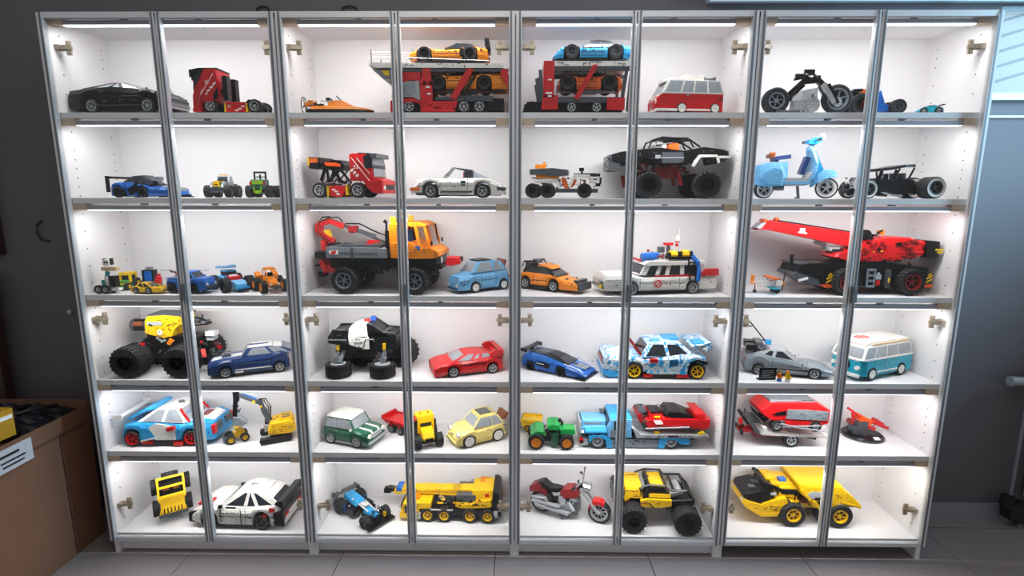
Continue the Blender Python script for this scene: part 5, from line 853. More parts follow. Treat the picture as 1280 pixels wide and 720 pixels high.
car('muscle_car', 'dark blue muscle car with white stripes and engine through the hood', o_[0], o_[1], Z4, o_[2], .29, 54, (-41.1, 39.9), 7.9, T, 6, [(-68.5, 34), (-46.1, 42.6), (-26.2, 45.8), (6.2, 44.9), (15.7, 31.7)], 'dblue', 'litwin', rim='lgrey', fill=.7, rw=8, pillar=.42, wb=.86, wt=.66, roof='white', lamp='headlamp', lr=2.6)
strip(T, 15.7, 61.1, (-5, 5), 7, 'white'); P('blower', M().b(38.6, 0, 31.3, 14, 14, 6).b(37.4, -5, 34, 10, 4, 6).b(37.4, 5, 34, 10, 4, 6), 'chrome'); two('sill_stripe', M().B(-28.7, 26.2, -27.6, -27, 11.3, 13.1), 'white'); two('sill_badge', M().B(13.7, 25.7, -27.7, -27, 6.8, 9.5), 'decal'); P('grille', M().B(63, 66, -20, 20, 12.5, 19.3), 'black'); P('roof_stripe', M().B(-26.2, 5, -3, 3, 46.2, 46.7), 'dblue'); P('spoiler', M().B(-57.3, -53.1, -25, 25, 35.8, 36.9), 'dblue')
V('police_crawler', 'black and white police crawler with steered wheels and red and blue roof lights', 'toy truck', 1.040, .155, Z4, 0, .29)
P('body', M().e2([(-48.7, 48.7), (-48.3, 58.9), (-40.8, 66.2), (-18.1, 68), (-14.7, 58.9), (-17, 48.7), (-32.9, 46.4)], 50, .95), 'black'); P('cabin', M().e2([(-18.8, 57.8), (-14.7, 68), (-7.9, 75.2), (14.7, 77), (23.8, 74.3), (37.4, 63.4), (55.5, 61.2), (55.5, 54.4), (17, 52.1)], 46, .95), 'black'); P('roof', M().e2([(-16.5, 57.8), (-14.5, 70.7), (-8.4, 76.6), (12.9, 78.6), (14.7, 58.5)], 49, .97), 'white'); gaps((-46.4, -19.3, 49.8, 64.6), 50.4, 20, 211, 'dgrey'); gaps((-12.5, 14.7, 44.2, 56.6), 52, 16, 212)
two('door_panel', M().e([(-15.9, 60), (9.1, 56.6), (10.2, 43), (-2.3, 43.5), (-14.7, 47.6)], -25.4, -24), 'white'); two('rear_panel', M().e([(7.9, 56.6), (15.9, 58.9), (16.5, 41.2), (5.2, 41.2)], -25.8, -24), 'white'); two('door_mark', M().beam((6.8, -26, 41.9), (11.3, -26, 55.5), 2, 1), 'black'); two('door_text', M().b(-1.1, -25.8, 49.8, 12, .5, 1), 'dgrey'); two('side_bar', M().B(10.2, 23.8, -26.4, -25.6, 54.8, 56), 'lgrey'); two('hood_bar', M().B(-46.4, -18.8, -25.8, -25, 53.7, 54.8), 'lgrey')
P('windscreen', M().B(17, 41.9, -23, 23, 58.9, 64.6), 'darkwin'); P('roof_lamp', M().b(10.2, -8, 77.9, 7, 8, 7), 'redlamp'); P('roof_lamp', M().b(15.9, 8, 78.4, 7, 8, 7), 'bluelamp'); cg = M()
for q in (-20, 20): cg.t([(-18.1, q, 63.4), (-7.9, q, 75.9), (17, q, 77), (37.4, q, 64.6), (55.5, q, 63.4)], 1.3, 5).t([(-48.3, q, 56.6), (-40.8, q, 67.5), (-18.1, q, 67.5)], 1.2, 5)
P('roll_cage', cg, 'black'); P('cable', M().t([(19.3, -14, 76.6), (28.3, -15, 68), (40.8, -15, 64.6)], .8, 5), 'black'); P('rear_deck', M().B(23.8, 57.8, -21, 21, 39.6, 58.9), 'black'); clutter('rear_parts', (19.3, 58.9, -24, 24, 37.4, 64.6), 40, 'dgrey', 76); clutter('front_parts', (-47.6, -17, -24, 24, 48.7, 65.7), 20, 'dgrey', 77)
P('chassis', M().e2([(-41.9, 34), (-37.4, 45.3), (1.1, 44.2), (37.4, 39.6), (37.4, 30.6), (19.3, 34), (-7.9, 36.2), (-23.8, 20.4), (-35.1, 24.9)], 22, 1), 'black')
for xx in (245, 566):
    pass
two('shock_absorber', M().beam((-34, -22, 38.5), (-33.3, -22, 46.4), 4.4, 4.4).beam((38.7, -22, 39.6), (39.2, -22, 48.7), 4.4, 4.4), 'yellow'); two('suspension_arm', M().beam((-40.8, -24, 20.4), (-34, -20, 35.1), 4, 4).beam((-30.6, -28, 21.5), (-26.1, -16, 36.2), 4, 4).beam((34, -24, 21.5), (39.6, -20, 37.4), 4, 4).c(-35.1, -22, 24.9, 5, 8, 'y', 9).c(36.5, -22, 24.9, 5, 8, 'y', 9), 'grey')
P('axle', M().beam((-34, -20, 20.4), (-34, 30, 20.4), 7).beam((37.4, -20, 20.4), (37.4, 30, 20.4), 7), 'black')
for xx in (-34, 35.6):
    w1 = wheel(xx, -24, 20, 20, rim='lgrey', fill=.6, knob=16, z=10.6, spokes=0); w1.rotation_euler = (math.radians(90), 0, 0)
    wheel(xx + 22, 26, 25, 22, rim='black', fill=.55, knob=18, rz=-14, z=26)
T = [(-43.2, 15), (-42.7, 28.5), (-30, 29.5), (-9.6, 26.3), (8.4, 21.7), (24, 22.7), (40.8, 27.4), (52.4, 17.2)]
T = [(-43.2, 13.8), (-42.7, 27.4), (-30, 28.5), (-9.6, 27.4), (8.4, 24), (24, 23.1), (40.8, 21.3), (51.6, 15.4)]
o_ = near(1.506, .137, 1.351, .084, 48 * .29)
car('sports_car', 'red low sports car with tall rear wing, right of the police crawler', o_[0], o_[1], Z4, o_[2], .285, 50, (-27.9, 26.2), 7, T, 3, [(-33.6, 27.4), (-28.8, 33.5), (-9.6, 37.6), (8.4, 36.5), (27.6, 22.7)], 'red', 'litwin', rim='silver', fill=.76, rw=8, pillar=(.36, .6), wb=.84, wt=.6, lamp='dred', bumper='red', tail='dred')
P('rear_wing', M().B(-43.2, -36.5, -24, 24, 42.6, 44.9).e2([(-43.2, 27.4), (-43.2, 35.3), (-38.4, 35.3), (-33.6, 27.4)], 50, 1), 'red'); two('wing_post', M().e([(-43.2, 27.4), (-43.2, 43.3), (-31.2, 44), (-24.5, 37.2), (-30, 27.4)], -25, -21), 'red'); P('rear_louver', M().b(-20.4, 0, 34.2, 20, 26, 1.2, ry=-14), 'dgrey'); seam([[(-21.6, 18.4), (24, 16.1)], [(-7.2, 13.8), (-7.2, 24)]], 50); P('splitter', M().B(40.8, 50.9, -22, 22, 1.5, 4), 'red')
T = [(-45.6, 18.6), (-43, 32.2), (-30, 34), (-6.5, 31), (16.9, 25.4), (32.6, 21.3), (56, 15.2), (68.5, 7.7)]
o_ = near(1.672, .155, 1.820, .060, 46 * .3)
car('race_car', 'blue and black low race car with black rear wing, left of the rally car', o_[0], o_[1], Z4, o_[2], .29, 50, (-29.2, 27.4), 7, T, 3, [(-32.6, 32.2), (-14.3, 37.6), (3.9, 38.1), (16.9, 34), (37.8, 20.4)], 'blue', 'darkwin', ccol='black', wb=.7, wt=.42, rim='black', fill=.62, rw=9)
P('rear_wing', M().B(-46.1, -35.2, -24, 24, 41.7, 43.5).B(-43, -37.8, -2, 2, 34, 42.4).B(-46.9, -35.2, -25, -23.6, 36.7, 44.9).B(-46.9, -35.2, 23.6, 25, 36.7, 44.9), 'black'); P('engine_cover', M().loft([[(x, -y, z - 4), (x, y, z - 4), (x, y * .8, z), (x, -y * .8, z)] for x, y, z in ((-40.4, 12, 34), (-16.9, 14, 38.5), (-1.3, 12, 39))]), 'dgrey'); two('side_pod', M().e([(-19.5, 16.3), (-6.5, 20.8), (9.1, 17.4), (6.5, 8.4), (-16.9, 11.3)], -25.6, -24), 'black'); two('pod_stripe', M().b(-9.1, -25.8, 15.2, 14, .5, 1.2), 'decal')
P('nose_panel', M().b(50.8, 0, 16.3, 26, 20, 1.6, ry=10), 'grey'); P('splitter', M().B(53.4, 70.3, -25, 25, 1, 3), 'black'); strip(T, 30, 63.8, (-18, 18), 2.4, 'white'); strip(T, 19.5, 45.6, (0,), 8, 'black')
T = [(-51.7, 20.8), (-51, 32.2), (-38.5, 37.8), (-18.1, 39), (-6.8, 35.6), (20.4, 34), (34, 32.2), (47.6, 34), (79.3, 37.2), (86.1, 27.6)]
o_ = (2.166, .165, 180)
car('rally_car', 'white and blue graffiti rally car with yellow wheels and rear wing', 2.166, .168, Z4, 179, .293, 64, (-38.5, 44.2), 10.4, [(-51.7, 18.6), (-51, 31), (-38.5, 34.9), (-18.1, 36.2), (11.3, 30.4), (29.5, 27.2), (47.6, 32.2), (78.2, 34), (84.3, 23.1)], 9, [(-36.2, 34), (-18.1, 50.3), (0, 52.1), (24.9, 49.8), (36.2, 29.5)], 'splash', 'darkwin', ccol='splash', rim='yellow', fill=.76, rw=12, pillar=.5, wb=.86, wt=.68, roof='splash', spokes=6, lamp='dred', bumper='white')
two('door_panel', M().e([(-24.9, 7.2), (-23.8, 25.4), (-6.8, 28.8), (26.1, 27.6), (28.3, 8.4), (20.4, 6.8)], -32.8, -31.6), 'splash'); two('blue_splash', M().e([(13.6, 18.6), (11.3, 27.6), (5.7, 25.4), (7.9, 17.4)], -33.4, -32.7).e([(0, 17.4), (-1.8, 28.8), (-12.5, 29.9), (-14, 23.1), (-6.8, 18.6)], -33.4, -32.7).e([(-15.9, 7.2), (-19.3, 14), (-22.7, 10.6), (-22.2, 6.8)], -33.4, -32.7).e([(24.9, 18.6), (20.4, 23.1), (18.1, 18.6), (22.7, 15.2)], -33.4, -32.7), 'azure')
TXT('86', 'decalblk', 11, (-6.8, 33.6, 23.1), 1); two('mirror_red', M().b(19.9, -34, 27.6, 10, 5, 5), 'red'); two('skirt_red', M().b(26.1, -31, 4.5, 12, 4, 4).b(-19.3, -31, 4.5, 16, 4, 4), 'redlamp'); P('skirt', M().B(-24.9, 29.5, -30, 30, 1.6, 6.1), 'black')
two('roof_splash', M().e([(-4.5, 51.2), (-18.1, 49.8), (-30.6, 39), (-18.1, 39)], -20, -8), 'azure'); P('roof_patch', M().b(-9.1, -6, 52.6, 22, 26, 1.6, ry=3).b(13.6, 8, 51.9, 12, 12, 1.4), 'azure'); P('hood_patch', M().b(61.2, 8, 33.8, 24, 20, 1.6, ry=-2).b(54.4, -14, 33.1, 14, 14, 1.6), 'white'); P('front_mask', M().e2([(78.2, 33.3), (83.4, 27.6), (83.8, 16.3), (80.4, 8.4), (74.8, 25.4)], 58, .96), 'splash'); P('grille', M().B(79.3, 84.7, -18, 18, 16.3, 25.4), 'black'); P('grille_red', M().B(84.3, 85.2, -12, 12, 18.6, 24.2), 'redlamp'); P('front_lip', M().e2([(86.1, 6.1), (83.8, 10.6), (58.9, 7.2), (58.9, 2.3), (74.8, 1.6)], 62, .96), 'azure')
P('pillar_red', M().beam((34, -25, 32.2), (44.2, -25, 46.9), 2, 4).beam((34, 25, 32.2), (44.2, 25, 46.9), 2, 4), 'dred'); P('rear_wing', M().b(-43, 0, 50.3, 26, 58, 2, ry=12).b(-51, 0, 45.8, 10, 60, 5, ry=40), 'splash'); P('wing_patch', M().b(-40.8, 14, 51.4, 14, 22, 2, ry=12).b(-51.7, 22, 45.3, 8, 14, 5.6, ry=40), 'azure'); two('arch_trim', M().e([(-26.1, 16.3), (-28.3, 25.4), (-38.5, 28.8), (-51, 25.4), (-51, 20.8), (-38.5, 25.4), (-29.5, 20.8)], -32.6, -31), 'black')
T = [(-58, 15.2), (-57.5, 28.8), (-37.9, 32.2), (-19.6, 27.6), (6.1, 25.4), (23.2, 18.6), (50.2, 16.3), (64.8, 12.2)]
o_ = near(2.546, .140, 2.740, .088, 50 * .295)
car('sports_car', 'brushed silver sports car with pole antenna and rear vents', o_[0], o_[1], Z4, o_[2], .29, 52, (-39.1, 37.9), 7.2, T, 5, [(-52.6, 28.8), (-20.8, 37.2), (-1.2, 36.2), (23.2, 18.6)], 'grey', 'darkwin', ccol='silver', rim='silver', fill=.74, rw=8, pillar=.42, wb=.86, wt=.6, lamp='dgrey', bumper='dgrey', dots=False, mirror='black')
P('rear_vent', M().b(-50.2, -12, 37.8, 16, 14, 8).b(-50.2, 12, 37.8, 16, 14, 8), 'black'); P('vent_frame', M().b(-39.1, 0, 42.4, 10, 30, 5), 'dgrey'); clutter('rear_cables', (-56.3, -28.1, -18, 18, 35.6, 42.4), 14, 'dblue', 78, .8); P('pole_antenna', M().beam((-29.4, -6, 45.8), (-55.1, -6, 74.1), 1.8), 'black'); P('antenna_hook', M().beam((-55.1, -6, 74.1), (-56.3, -6, 66.2), 1.4).beam((-56.3, -6, 66.2), (-50.2, -6, 66.2), 1.4), 'black'); two('side_trim', M().B(-25.7, 28.1, -26.6, -26, 11.3, 12.7), 'black'); P('cable_box', M().b(-25.7, -8, 45.3, 8, 8, 6), 'azure')
V('display_plaque', 'black display plaque in front of the silver car', 'plaque', 2.560, .060, Z4, 4, .3)
P('plate', M().b(0, 0, 8.4, 24, 1.6, 16.4), 'black'); P('plate_text', M().b(0, -1, 13, 18, .4, .8).b(0, -1, 10.6, 18, .4, .6).b(0, -1, 8.4, 18, .4, .6).b(-3, -1, 6.2, 12, .4, .6).b(0, -1, 4, 18, .4, .6), 'grey', kind='stuff'); P('foot', M().b(0, 3, .8, 24, 6, 1.6), 'black')
figure('person in orange vest and blue trousers, standing beside the black plaque', 2.596, .046, Z4, 6, 'dorange', 'blue', 'skin', 'brown', 2.8 * .3)
figure('person in white coat with white hair, right of the person in the vest', 2.625, .043, Z4, -4, 'yellow', 'white', 'skin', 'orange', 2.95 * .3)
o_ = (2.985, .160, 203)
V('camper_bus', 'turquoise and white camper bus facing left with red roof decoration', 'toy bus', o_[0] - .005, o_[1], Z4, o_[2], .285)
def ring_(x, y, zb, zt): return [(x, -y, zb), (x, y, zb), (x, y, zt), (x, -y, zt)]
P('lower_body', M().loft([ring_(-57, 22, 8, 33), ring_(-54, 26, 7, 33), ring_(44, 26, 7, 33), ring_(52, 22, 7, 32), ring_(54, 16, 8, 30)]), 'turquoise'); cabin([(-56, 33), (-53, 52), (-48, 55), (38, 55), (43, 52), (52, 33)], 51, 44, 'white', 'litwin', pillar=(.3, .55, .8), mull=.02); P('roof', M().loft([ring_(-52, 20, 53, 57), ring_(-46, 22, 54, 61), ring_(34, 22, 54, 61), ring_(42, 19, 53, 57)]), 'white'); P('belt_line', M().B(-56, 48, -26.4, 26.4, 32, 34.5).B(48, 54, -20, 20, 31, 33.5), 'white')
P('roof_text', M().b(24, -4, 61.3, 3, 14, .6).b(17, -4, 61.3, 3, 18, .6).b(10, -4, 61.3, 3, 12, .6).b(30, -4, 61.3, 3, 10, .6), 'decalred'); P('bumper', M().B(54, 58, -23, 23, 6, 10).B(-60, -56, -23, 23, 7, 11), 'white'); P('spare_wheel', M().c(56, -3, 22, 8.5, 4, 'x', 18), 'lgrey'); P('spare_tyre', M().c(55, -3, 22, 10.5, 3, 'x', 18), 'tyre'); lamp2(54, 18, 20, 3.4, h=3)
two('lower_trim', M().B(-40, 30, -26.6, -26, 11, 13), 'white'); two('flower_decal', M().c(-10, -26.3, 24, 2, .5, 'y', 8).c(4, -26.3, 22, 2, .5, 'y', 8).c(-24, -26.3, 23, 2, .5, 'y', 8), 'lblue'); seam([[(28, 32), (28, 8)], [(6, 32), (6, 8)]], 52, color='dgrey'); two('wheel_arch', M().c(-32, -26.3, 9.3, 9, .5, 'y', 16).c(32, -26.3, 9.3, 9, .5, 'y', 16), 'black'); wheels((-32, 32), 54, 9, 7, rim='white', fill=.66, spokes=0); two('awning_rail', M().b(-8, -22, 56.5, 80, 1.6, 2.4), 'tan')

# ================================================================ fifth shelf
Z5 = .4365
T = [(-53.2, 19.9), (-52.1, 28.5), (-32.9, 34.7), (-14.7, 33.5), (5.7, 28.5), (23.8, 26.7), (46.4, 31.3), (73.6, 34.7), (89.5, 28.5), (91.8, 17.7)]
car('rally_car', 'white and azure rally car with red wheels and long rear wing', .228, .168, Z5, 2, .305, 62, (-39.6, 39.6), 10.4, [(-53.2, 17.7), (-51, 30.1), (-32.9, 34), (-14.7, 32.4), (5.7, 31.3), (23.8, 30.1), (39.6, 32.4), (55.5, 34.7), (66.8, 30.8), (69.1, 19.9)], 7, [(-32.9, 33.5), (-12.5, 47.1), (5.7, 51.2), (22.7, 50.3), (36.2, 31.3)], 'azure', 'litwin', ccol='white', rim='red', fill=.74, rw=13, pillar=.5, wb=.84, wt=.64, roof='white', spokes=6, lamp=None, bumper='azure')
two('door_panel', M().e([(-13.6, 19.9), (-14.7, 27.9), (-5.7, 33.5), (20.4, 28.5), (19.3, 9.7), (-6.8, 9.7)], -31.8, -30.6), 'white'); two('mirror_red', M().b(15.9, -33, 26.7, 10, 5, 5, ry=-15), 'red'); two('skirt_red', M().b(22.7, -30, 4.1, 12, 5, 5).b(-19.3, -30, 6.3, 15, 5, 4), 'redlamp'); P('skirt', M().B(-23.8, 28.3, -29.5, 29.5, 2.3, 8.6), 'black')
two('rear_quarter', M().e([(-28.3, 10.9), (-27.2, 26.7), (-14.7, 25.6), (-7.5, 14.3), (-8.4, 9.7)], -32, -31), 'azure'); two('quarter_trim', M().beam((-27.2, -32, 8.2), (-7.5, -32, 13.1), 2, 2), 'white'); P('rear_wing', M().B(-56.6, -48.7, -30, 30, 41.5, 43).b(-55.5, -30, 41.5, 12, 2, 7).b(-55.5, 30, 41.5, 12, 2, 7), 'white'); P('rear_deck', M().loft([[(x, -y, z - 3), (x, y, z - 3), (x, y, z), (x, -y, z)] for x, y, z in ((-47.6, 25, 37.6), (-21.5, 24, 50.5), (-11.3, 20, 51.7))]), 'azure')
P('hood_panel', M().loft([[(x, -y, z - 3), (x, y, z - 3), (x, y, z), (x, -y, z)] for x, y, z in ((39.6, 18, 33.5), (53.2, 18, 35.8), (65.7, 16, 32.6))]), 'white'); P('hood_vent', M().b(48.7, 0, 35.1, 10, 20, 2), 'dred'); P('front_lights', M().b(68.4, 14, 23.3, 5, 18, 9).b(68.4, -14, 23.3, 5, 18, 9), 'dgrey'); P('light_rim', M().b(68.6, -24, 22.2, 5, 6, 12).b(68.6, 24, 22.2, 5, 6, 12), 'red'); lamp2(69.3, 17, 23.3, 3.2, h=2); lamp2(69.3, 10, 23.3, 2.6, h=2)
P('roof_vent', M().c(13.6, 0, 52.1, 4, 2, 'z', 10), 'dgrey'); P('seat', M().b(1.1, -14, 36.9, 8, 10, 14).b(1.1, 14, 36.9, 8, 10, 14), 'red'); P('driver', M().b(24.9, -12, 36.9, 9, 10, 11), 'blue'); P('pillar_red', M().beam((36.5, -25, 32.4), (23.8, -21, 49.4), 2, 3).beam((36.5, 25, 32.4), (23.8, 21, 49.4), 2, 3), 'red')
V('excavator', 'yellow tracked excavator with raised dark arm and grey bucket', 'toy excavator', .642, .135, Z5, 205, .305)
for q in (-1, 1):
    tr_ = M(); tr_.e([(-22, 4), (-18, .5), (18, .5), (22, 4), (21, 8), (-21, 8)], q * 17 - 5, q * 17 + 5); P('track', tr_, 'tyre'); tp = M()
    for k in range(11): tp.b(-20 + k * 4, q * 17, .4, 1.6, 10.4, 1)
    P('track_shoes', tp, 'dgrey')
P('turntable', M().c(0, 0, 10, 9, 4, 'z', 14).B(-8, 8, -12, 12, 4, 9), 'dgrey'); P('superstructure', M().e2([(-28, 14), (-28, 24), (-20, 28), (6, 27), (10, 18), (10, 12), (-20, 11)], 36, .94), 'yellow'); P('engine_cover', M().B(-24, -6, -14, 10, 26, 30), 'yellow'); P('cab', M().B(0, 14, -16, -5, 14, 24), 'black'); P('cover_grille', M().b(-15, 4, 30.2, 12, 3, .6).b(-15, -4, 30.2, 12, 3, .6), 'dgrey'); pins([(-22, 18), (-14, 18), (-6, 18), (2, 18)], 36.4); gaps((-26, 8, 14, 25), 36.3, 18, 221, 'brown', (12, 28.2))
P('control_parts', M().b(12, 4, 18, 6, 6, 8).b(14, 8, 22, 3, 3, 4), 'lgrey'); P('boom', M().beam((4, 0, 20), (14, 0, 44), 5, 8).beam((14, 0, 42), (18, 0, 58), 4, 6), 'dgrey'); P('boom_hoses', M().t([(6, 2, 30), (4, 2, 46), (10, 2, 58), (20, 2, 58)], 1, 5).t([(8, -2, 30), (7, -2, 44), (13, -2, 55)], 1, 5), 'black'); P('stick', M().beam((16, 0, 52), (46, 0, 68), 4, 5), 'dgrey'); P('stick_ram', M().beam((22, 0, 58), (40, 0, 67), 3, 3), 'blue'); P('dipper', M().beam((48, 0, 72), (52, 0, 38), 4, 6).b(48, 0, 66, 8, 6, 12), 'black'); P('joint_pin', M().c(26, 0, 56, 2, 8).c(17, 0, 48, 1.6, 8), 'yellow')
P('bucket', M().e2([(46, 38), (54, 40), (56, 30), (44, 26), (36, 30)], 14, 1), 'grey'); clutter('joints', (44, 54, -4, 4, 40, 72), 14, 'dgrey', 81, .8)
V('wheel_loader', 'tiny yellow wheeled tractor under the excavator bucket', 'toy tractor', .492, .105, Z5, 215, .31)
P('body', M().B(-12, 4, -5, 5, 7, 16), 'yellow'); P('cab', M().B(-8, 0, -6, 6, 14, 24).b(-2, 0, 25, 8, 10, 2), 'yellow'); P('arm', M().beam((4, -4, 12), (18, -4, 6), 2.5).beam((4, 4, 12), (18, 4, 6), 2.5).b(16, 0, 6, 6, 12, 4), 'dgrey'); P('seat', M().b(-4, 0, 18, 3, 6, 4), 'black')
wheels((-11, 9), 26, 6, 6, rim='yellow', fill=.55); clutter('parts', (0, 14, -5, 5, 5, 12), 8, 'black', 82, .6)
o_ = near(.855, .120, 1.010, .070, 42 * .31)
V('small_car', 'dark green compact car with white roof and bonnet stripes', 'toy car', o_[0], o_[1], Z5, -19, .305)
T = [(-36, 20), (-35, 27), (-20, 28), (16, 28), (38, 25), (42, 18)]
body(T, 4, 46, (-23, 22), 8, 'dgreen', tr=.08, tf=.1); cabin([(-34, 27), (-30, 46), (-24, 48), (6, 48), (10, 46), (18, 28)], 42, 36, 'dgreen', 'litwin', pillar=(.42,), mull=.02); P('roof', M().loft([[(x, -y, z), (x, y, z), (x, y * .9, z + 3), (x, -y * .9, z + 3)] for x, y, z in ((-32, 16, 46), (-26, 18.5, 47.5), (5, 18.5, 47.5), (11, 16, 45.5))]), 'white')
strip(T, 18, 41, (-8, 8), 4, 'white', up=.6); P('grille', M().b(42, 0, 18, 2, 22, 8), 'silver'); lamp2(42, 17, 20, 4, h=2.4); P('bumper', M().B(42, 45, -22, 22, 8, 11).B(-39, -36, -21, 21, 8, 11), 'silver'); P('sill', M().B(-14, 14, -22.8, 22.8, 4.5, 7), 'silver'); two('mirror', M().b(14, -24, 30, 3, 3, 3), 'white'); two('wheel_flare', M().e([(-34, 12), (-30, 18), (-23, 20), (-16, 18), (-12, 12), (-16, 15), (-23, 17), (-30, 15)], -24, -22).e([(12, 12), (15, 18), (22, 20), (29, 18), (33, 12), (29, 15), (22, 17), (15, 15)], -24, -22), 'dgreen')
P('seat', M().b(-6, -9, 32, 6, 9, 12).b(-6, 9, 32, 6, 9, 12), 'tan'); two('door_handle', M().b(-12, -23, 24, 4, .8, 1.2), 'silver'); seam([[(-14, 27), (-14, 7), (13, 7), (13, 27)]], 46); wheels((-23, 22), 46, 8, 6, rim='silver', fill=.72, spokes=8); P('chassis', M().B(-32, 34, -15, 15, 4, 10), 'black')
V('tipping_trailer', 'red tipping trailer behind the small yellow tractor', 'toy trailer', 1.155, .185, Z5, -30, .325)
P('tub', M().loft([[(-24, -14, 22), (-24, 14, 22), (-20, 10, 11), (-20, -10, 11)], [(22, -14, 22), (22, 14, 22), (18, 10, 11), (18, -10, 11)]]).b(0, -14, 23, 48, 2, 3).b(0, 14, 23, 48, 2, 3).b(-24, 0, 26, 3, 28, 9).b(22, 0, 24, 3, 28, 5), 'red'); P('tub_ribs', M().b(-8, -13, 16, 2, 3, 12).b(8, -13, 16, 2, 3, 12).b(-8, 13, 16, 2, 3, 12).b(8, 13, 16, 2, 3, 12), 'dred'); P('chassis', M().B(-18, 26, -6, 6, 7, 11), 'black'); wheels((-10, 6), 26, 6, 6, rim='grey')
V('farm_tractor', 'small yellow tractor with black cab frame in front of the red trailer', 'toy tractor', 1.262, .115, Z5, -66, .312)
P('hood', M().e2([(2, 14), (2, 27), (18, 24), (24, 16), (22, 12)], 18, .9), 'yellow'); P('cab_frame', M().B(-14, 3, -11, -9, 14, 36).B(-14, 3, 9, 11, 14, 36).B(-14, -11, -10, 10, 14, 36).B(1, 3, -10, -8, 26, 38).B(1, 3, 8, 10, 26, 38), 'black'); P('cab_roof', M().B(-16, 5, -13, 13, 37, 42).b(4, 0, 35, 4, 24, 5), 'yellow'); P('cab_side', M().B(2.5, 5, -13, -9, 18, 36).B(2.5, 5, 9, 13, 18, 36), 'yellow'); P('cab_glass', M().B(5, 5.6, -8.5, 8.5, 27, 36), 'darkwin'); P('beacon', M().c(-4, -6, 43.5, 1.6, 3, 'z', 8).c(-4, 6, 43.5, 1.6, 3, 'z', 8), 'orange')
P('front_axle', M().b(18, 0, 10, 6, 28, 4).b(24, 0, 14, 4, 12, 5), 'black'); P('mirror', M().b(3, -15, 32, 2, 3, 6).b(3, 15, 32, 2, 3, 6), 'black'); P('chassis', M().B(-16, 20, -7, 7, 8, 14), 'black'); wheels((-12,), 38, 13, 9, rim='black', fill=.5, knob=14); wheels((18,), 44, 9.5, 10, rim='black', fill=.5, knob=12); clutter('front_parts', (12, 24, -10, 10, 8, 16), 10, 'dgrey', 83, .7)
o_ = near(1.532, .152, 1.397, .070, 42 * .31)
V('small_car', 'pale yellow rounded small car with dark sunroof and suitcase', 'toy car', o_[0] - .002, o_[1], Z5, 209, .305)
T = [(-36, 16), (-34, 26), (-24, 30), (10, 29), (24, 28), (36, 22), (41, 14)]
body(T, 4, 44, (-23, 23), 8.4, 'paleyellow', tr=.22, tf=.25, flat=.8); cabin([(-34, 27), (-26, 44), (-18, 48), (-2, 48), (4, 46), (16, 29)], 40, 31, 'paleyellow', 'litwin', pillar=(.36,), mull=.03); P('sun_roof', M().b(-8, 0, 48.6, 18, 20, 1.6), 'dgrey'); P('roof_rim', M().b(3, 0, 47, 3, 26, 3).b(-20, 0, 47.4, 5, 27, 3), 'paleyellow')
P('suitcase', M().b(-41, 0, 36, 5, 22, 13, ry=-25).b(-38, 0, 30, 8, 18, 1.4), 'brown'); lamp2(38, 15, 21, 4, h=4); P('bumper', M().B(40, 43, -17, 17, 6, 9).B(-39, -36, -17, 17, 7, 10), 'paleyellow'); P('badge', M().b(41, 0, 17, 1.2, 8, 2), 'chrome'); seam([[(-10, 30), (-10, 6), (14, 6), (14, 28)]], 43.5, color='brown', r=.2); P('seat', M().b(-4, -8, 34, 5, 8, 10).b(-4, 8, 34, 5, 8, 10), 'black'); wheels((-23, 23), 44, 8.4, 6, rim='white', fill=.78, spokes=0); P('chassis', M().B(-32, 34, -15, 15, 4, 10), 'black'); two('door_handle', M().b(-6, -22, 24, 4, 1, 1), 'chrome')
V('tipping_trailer', 'yellow tipping trailer behind the green tractor', 'toy trailer', 1.67, .215, Z5, -12, .335)
P('tub', M().loft([[(-16, -14, 22), (-16, 14, 22), (-13, 11, 8), (-13, -11, 8)], [(18, -14, 22), (18, 14, 22), (15, 11, 8), (15, -11, 8)]]).b(0, -14, 23, 34, 2, 4).b(0, 14, 23, 34, 2, 4), 'yellow'); P('chassis', M().B(-12, 24, -6, 6, 4, 8), 'brown'); wheels((-4,), 26, 6, 6, rim='yellow'); pins([(-8, 18), (0, 18), (8, 18)], 28)
V('farm_tractor', 'green tractor with yellow wheel rims, left of the blue tow truck', 'toy tractor', 1.742, .115, Z5, 0, .305)
P('hood', M().e2([(5, 17), (6.1, 24.2), (16.3, 28.3), (29.9, 27.2), (31, 18.1), (25.4, 14.7)], 18, .92), 'green'); P('cab_roof', M().e2([(-5, 28.3), (-4.5, 36.2), (0.5, 38.3), (9.5, 37.4), (12.2, 28.3)], 26, .94), 'green'); P('cab_post', M().B(-4.1, -2.3, -10, 10, 17, 28.8).B(9.5, 10.9, -10, 10, 17, 28.8), 'black'); P('seat', M().B(-1.8, 2.3, -5, 5, 20.4, 27.2), 'dgrey'); two('side_step', M().e([(-0.7, 3.4), (0, 20.4), (9.5, 22.7), (9.5, 14.7), (7.7, 2.9)], -13, -8), 'dgreen'); P('rear_fender', M().e2([(-26.7, 19.7), (-18.8, 27.2), (-9.7, 26.1), (-7.5, 18.1), (-15.4, 22.7)], 30, .95), 'green'); P('exhaust', M().t([(14.5, 6, 26.1), (14.5, 6, 34)], 1.6, 6).b(10.9, 0, 39.6, 4, 4, 5), 'black'); P('chassis', M().B(-19.9, 27.6, -8, 8, 6.8, 14.7), 'black'); clutter('frame_parts', (-22.2, -1.8, -10, 10, 14.7, 24.9), 14, 'black', 84, .8); P('axle', M().c(-19.5, 0, 9, 2, 30).c(19, 0, 9, 2, 30), 'dgreen')
wheels((-19.5,), 38, 10, 9, rim='orange', fill=.62, knob=14, spokes=0); wheels((19,), 38, 9.3, 9, rim='orange', fill=.62, knob=14, spokes=0)
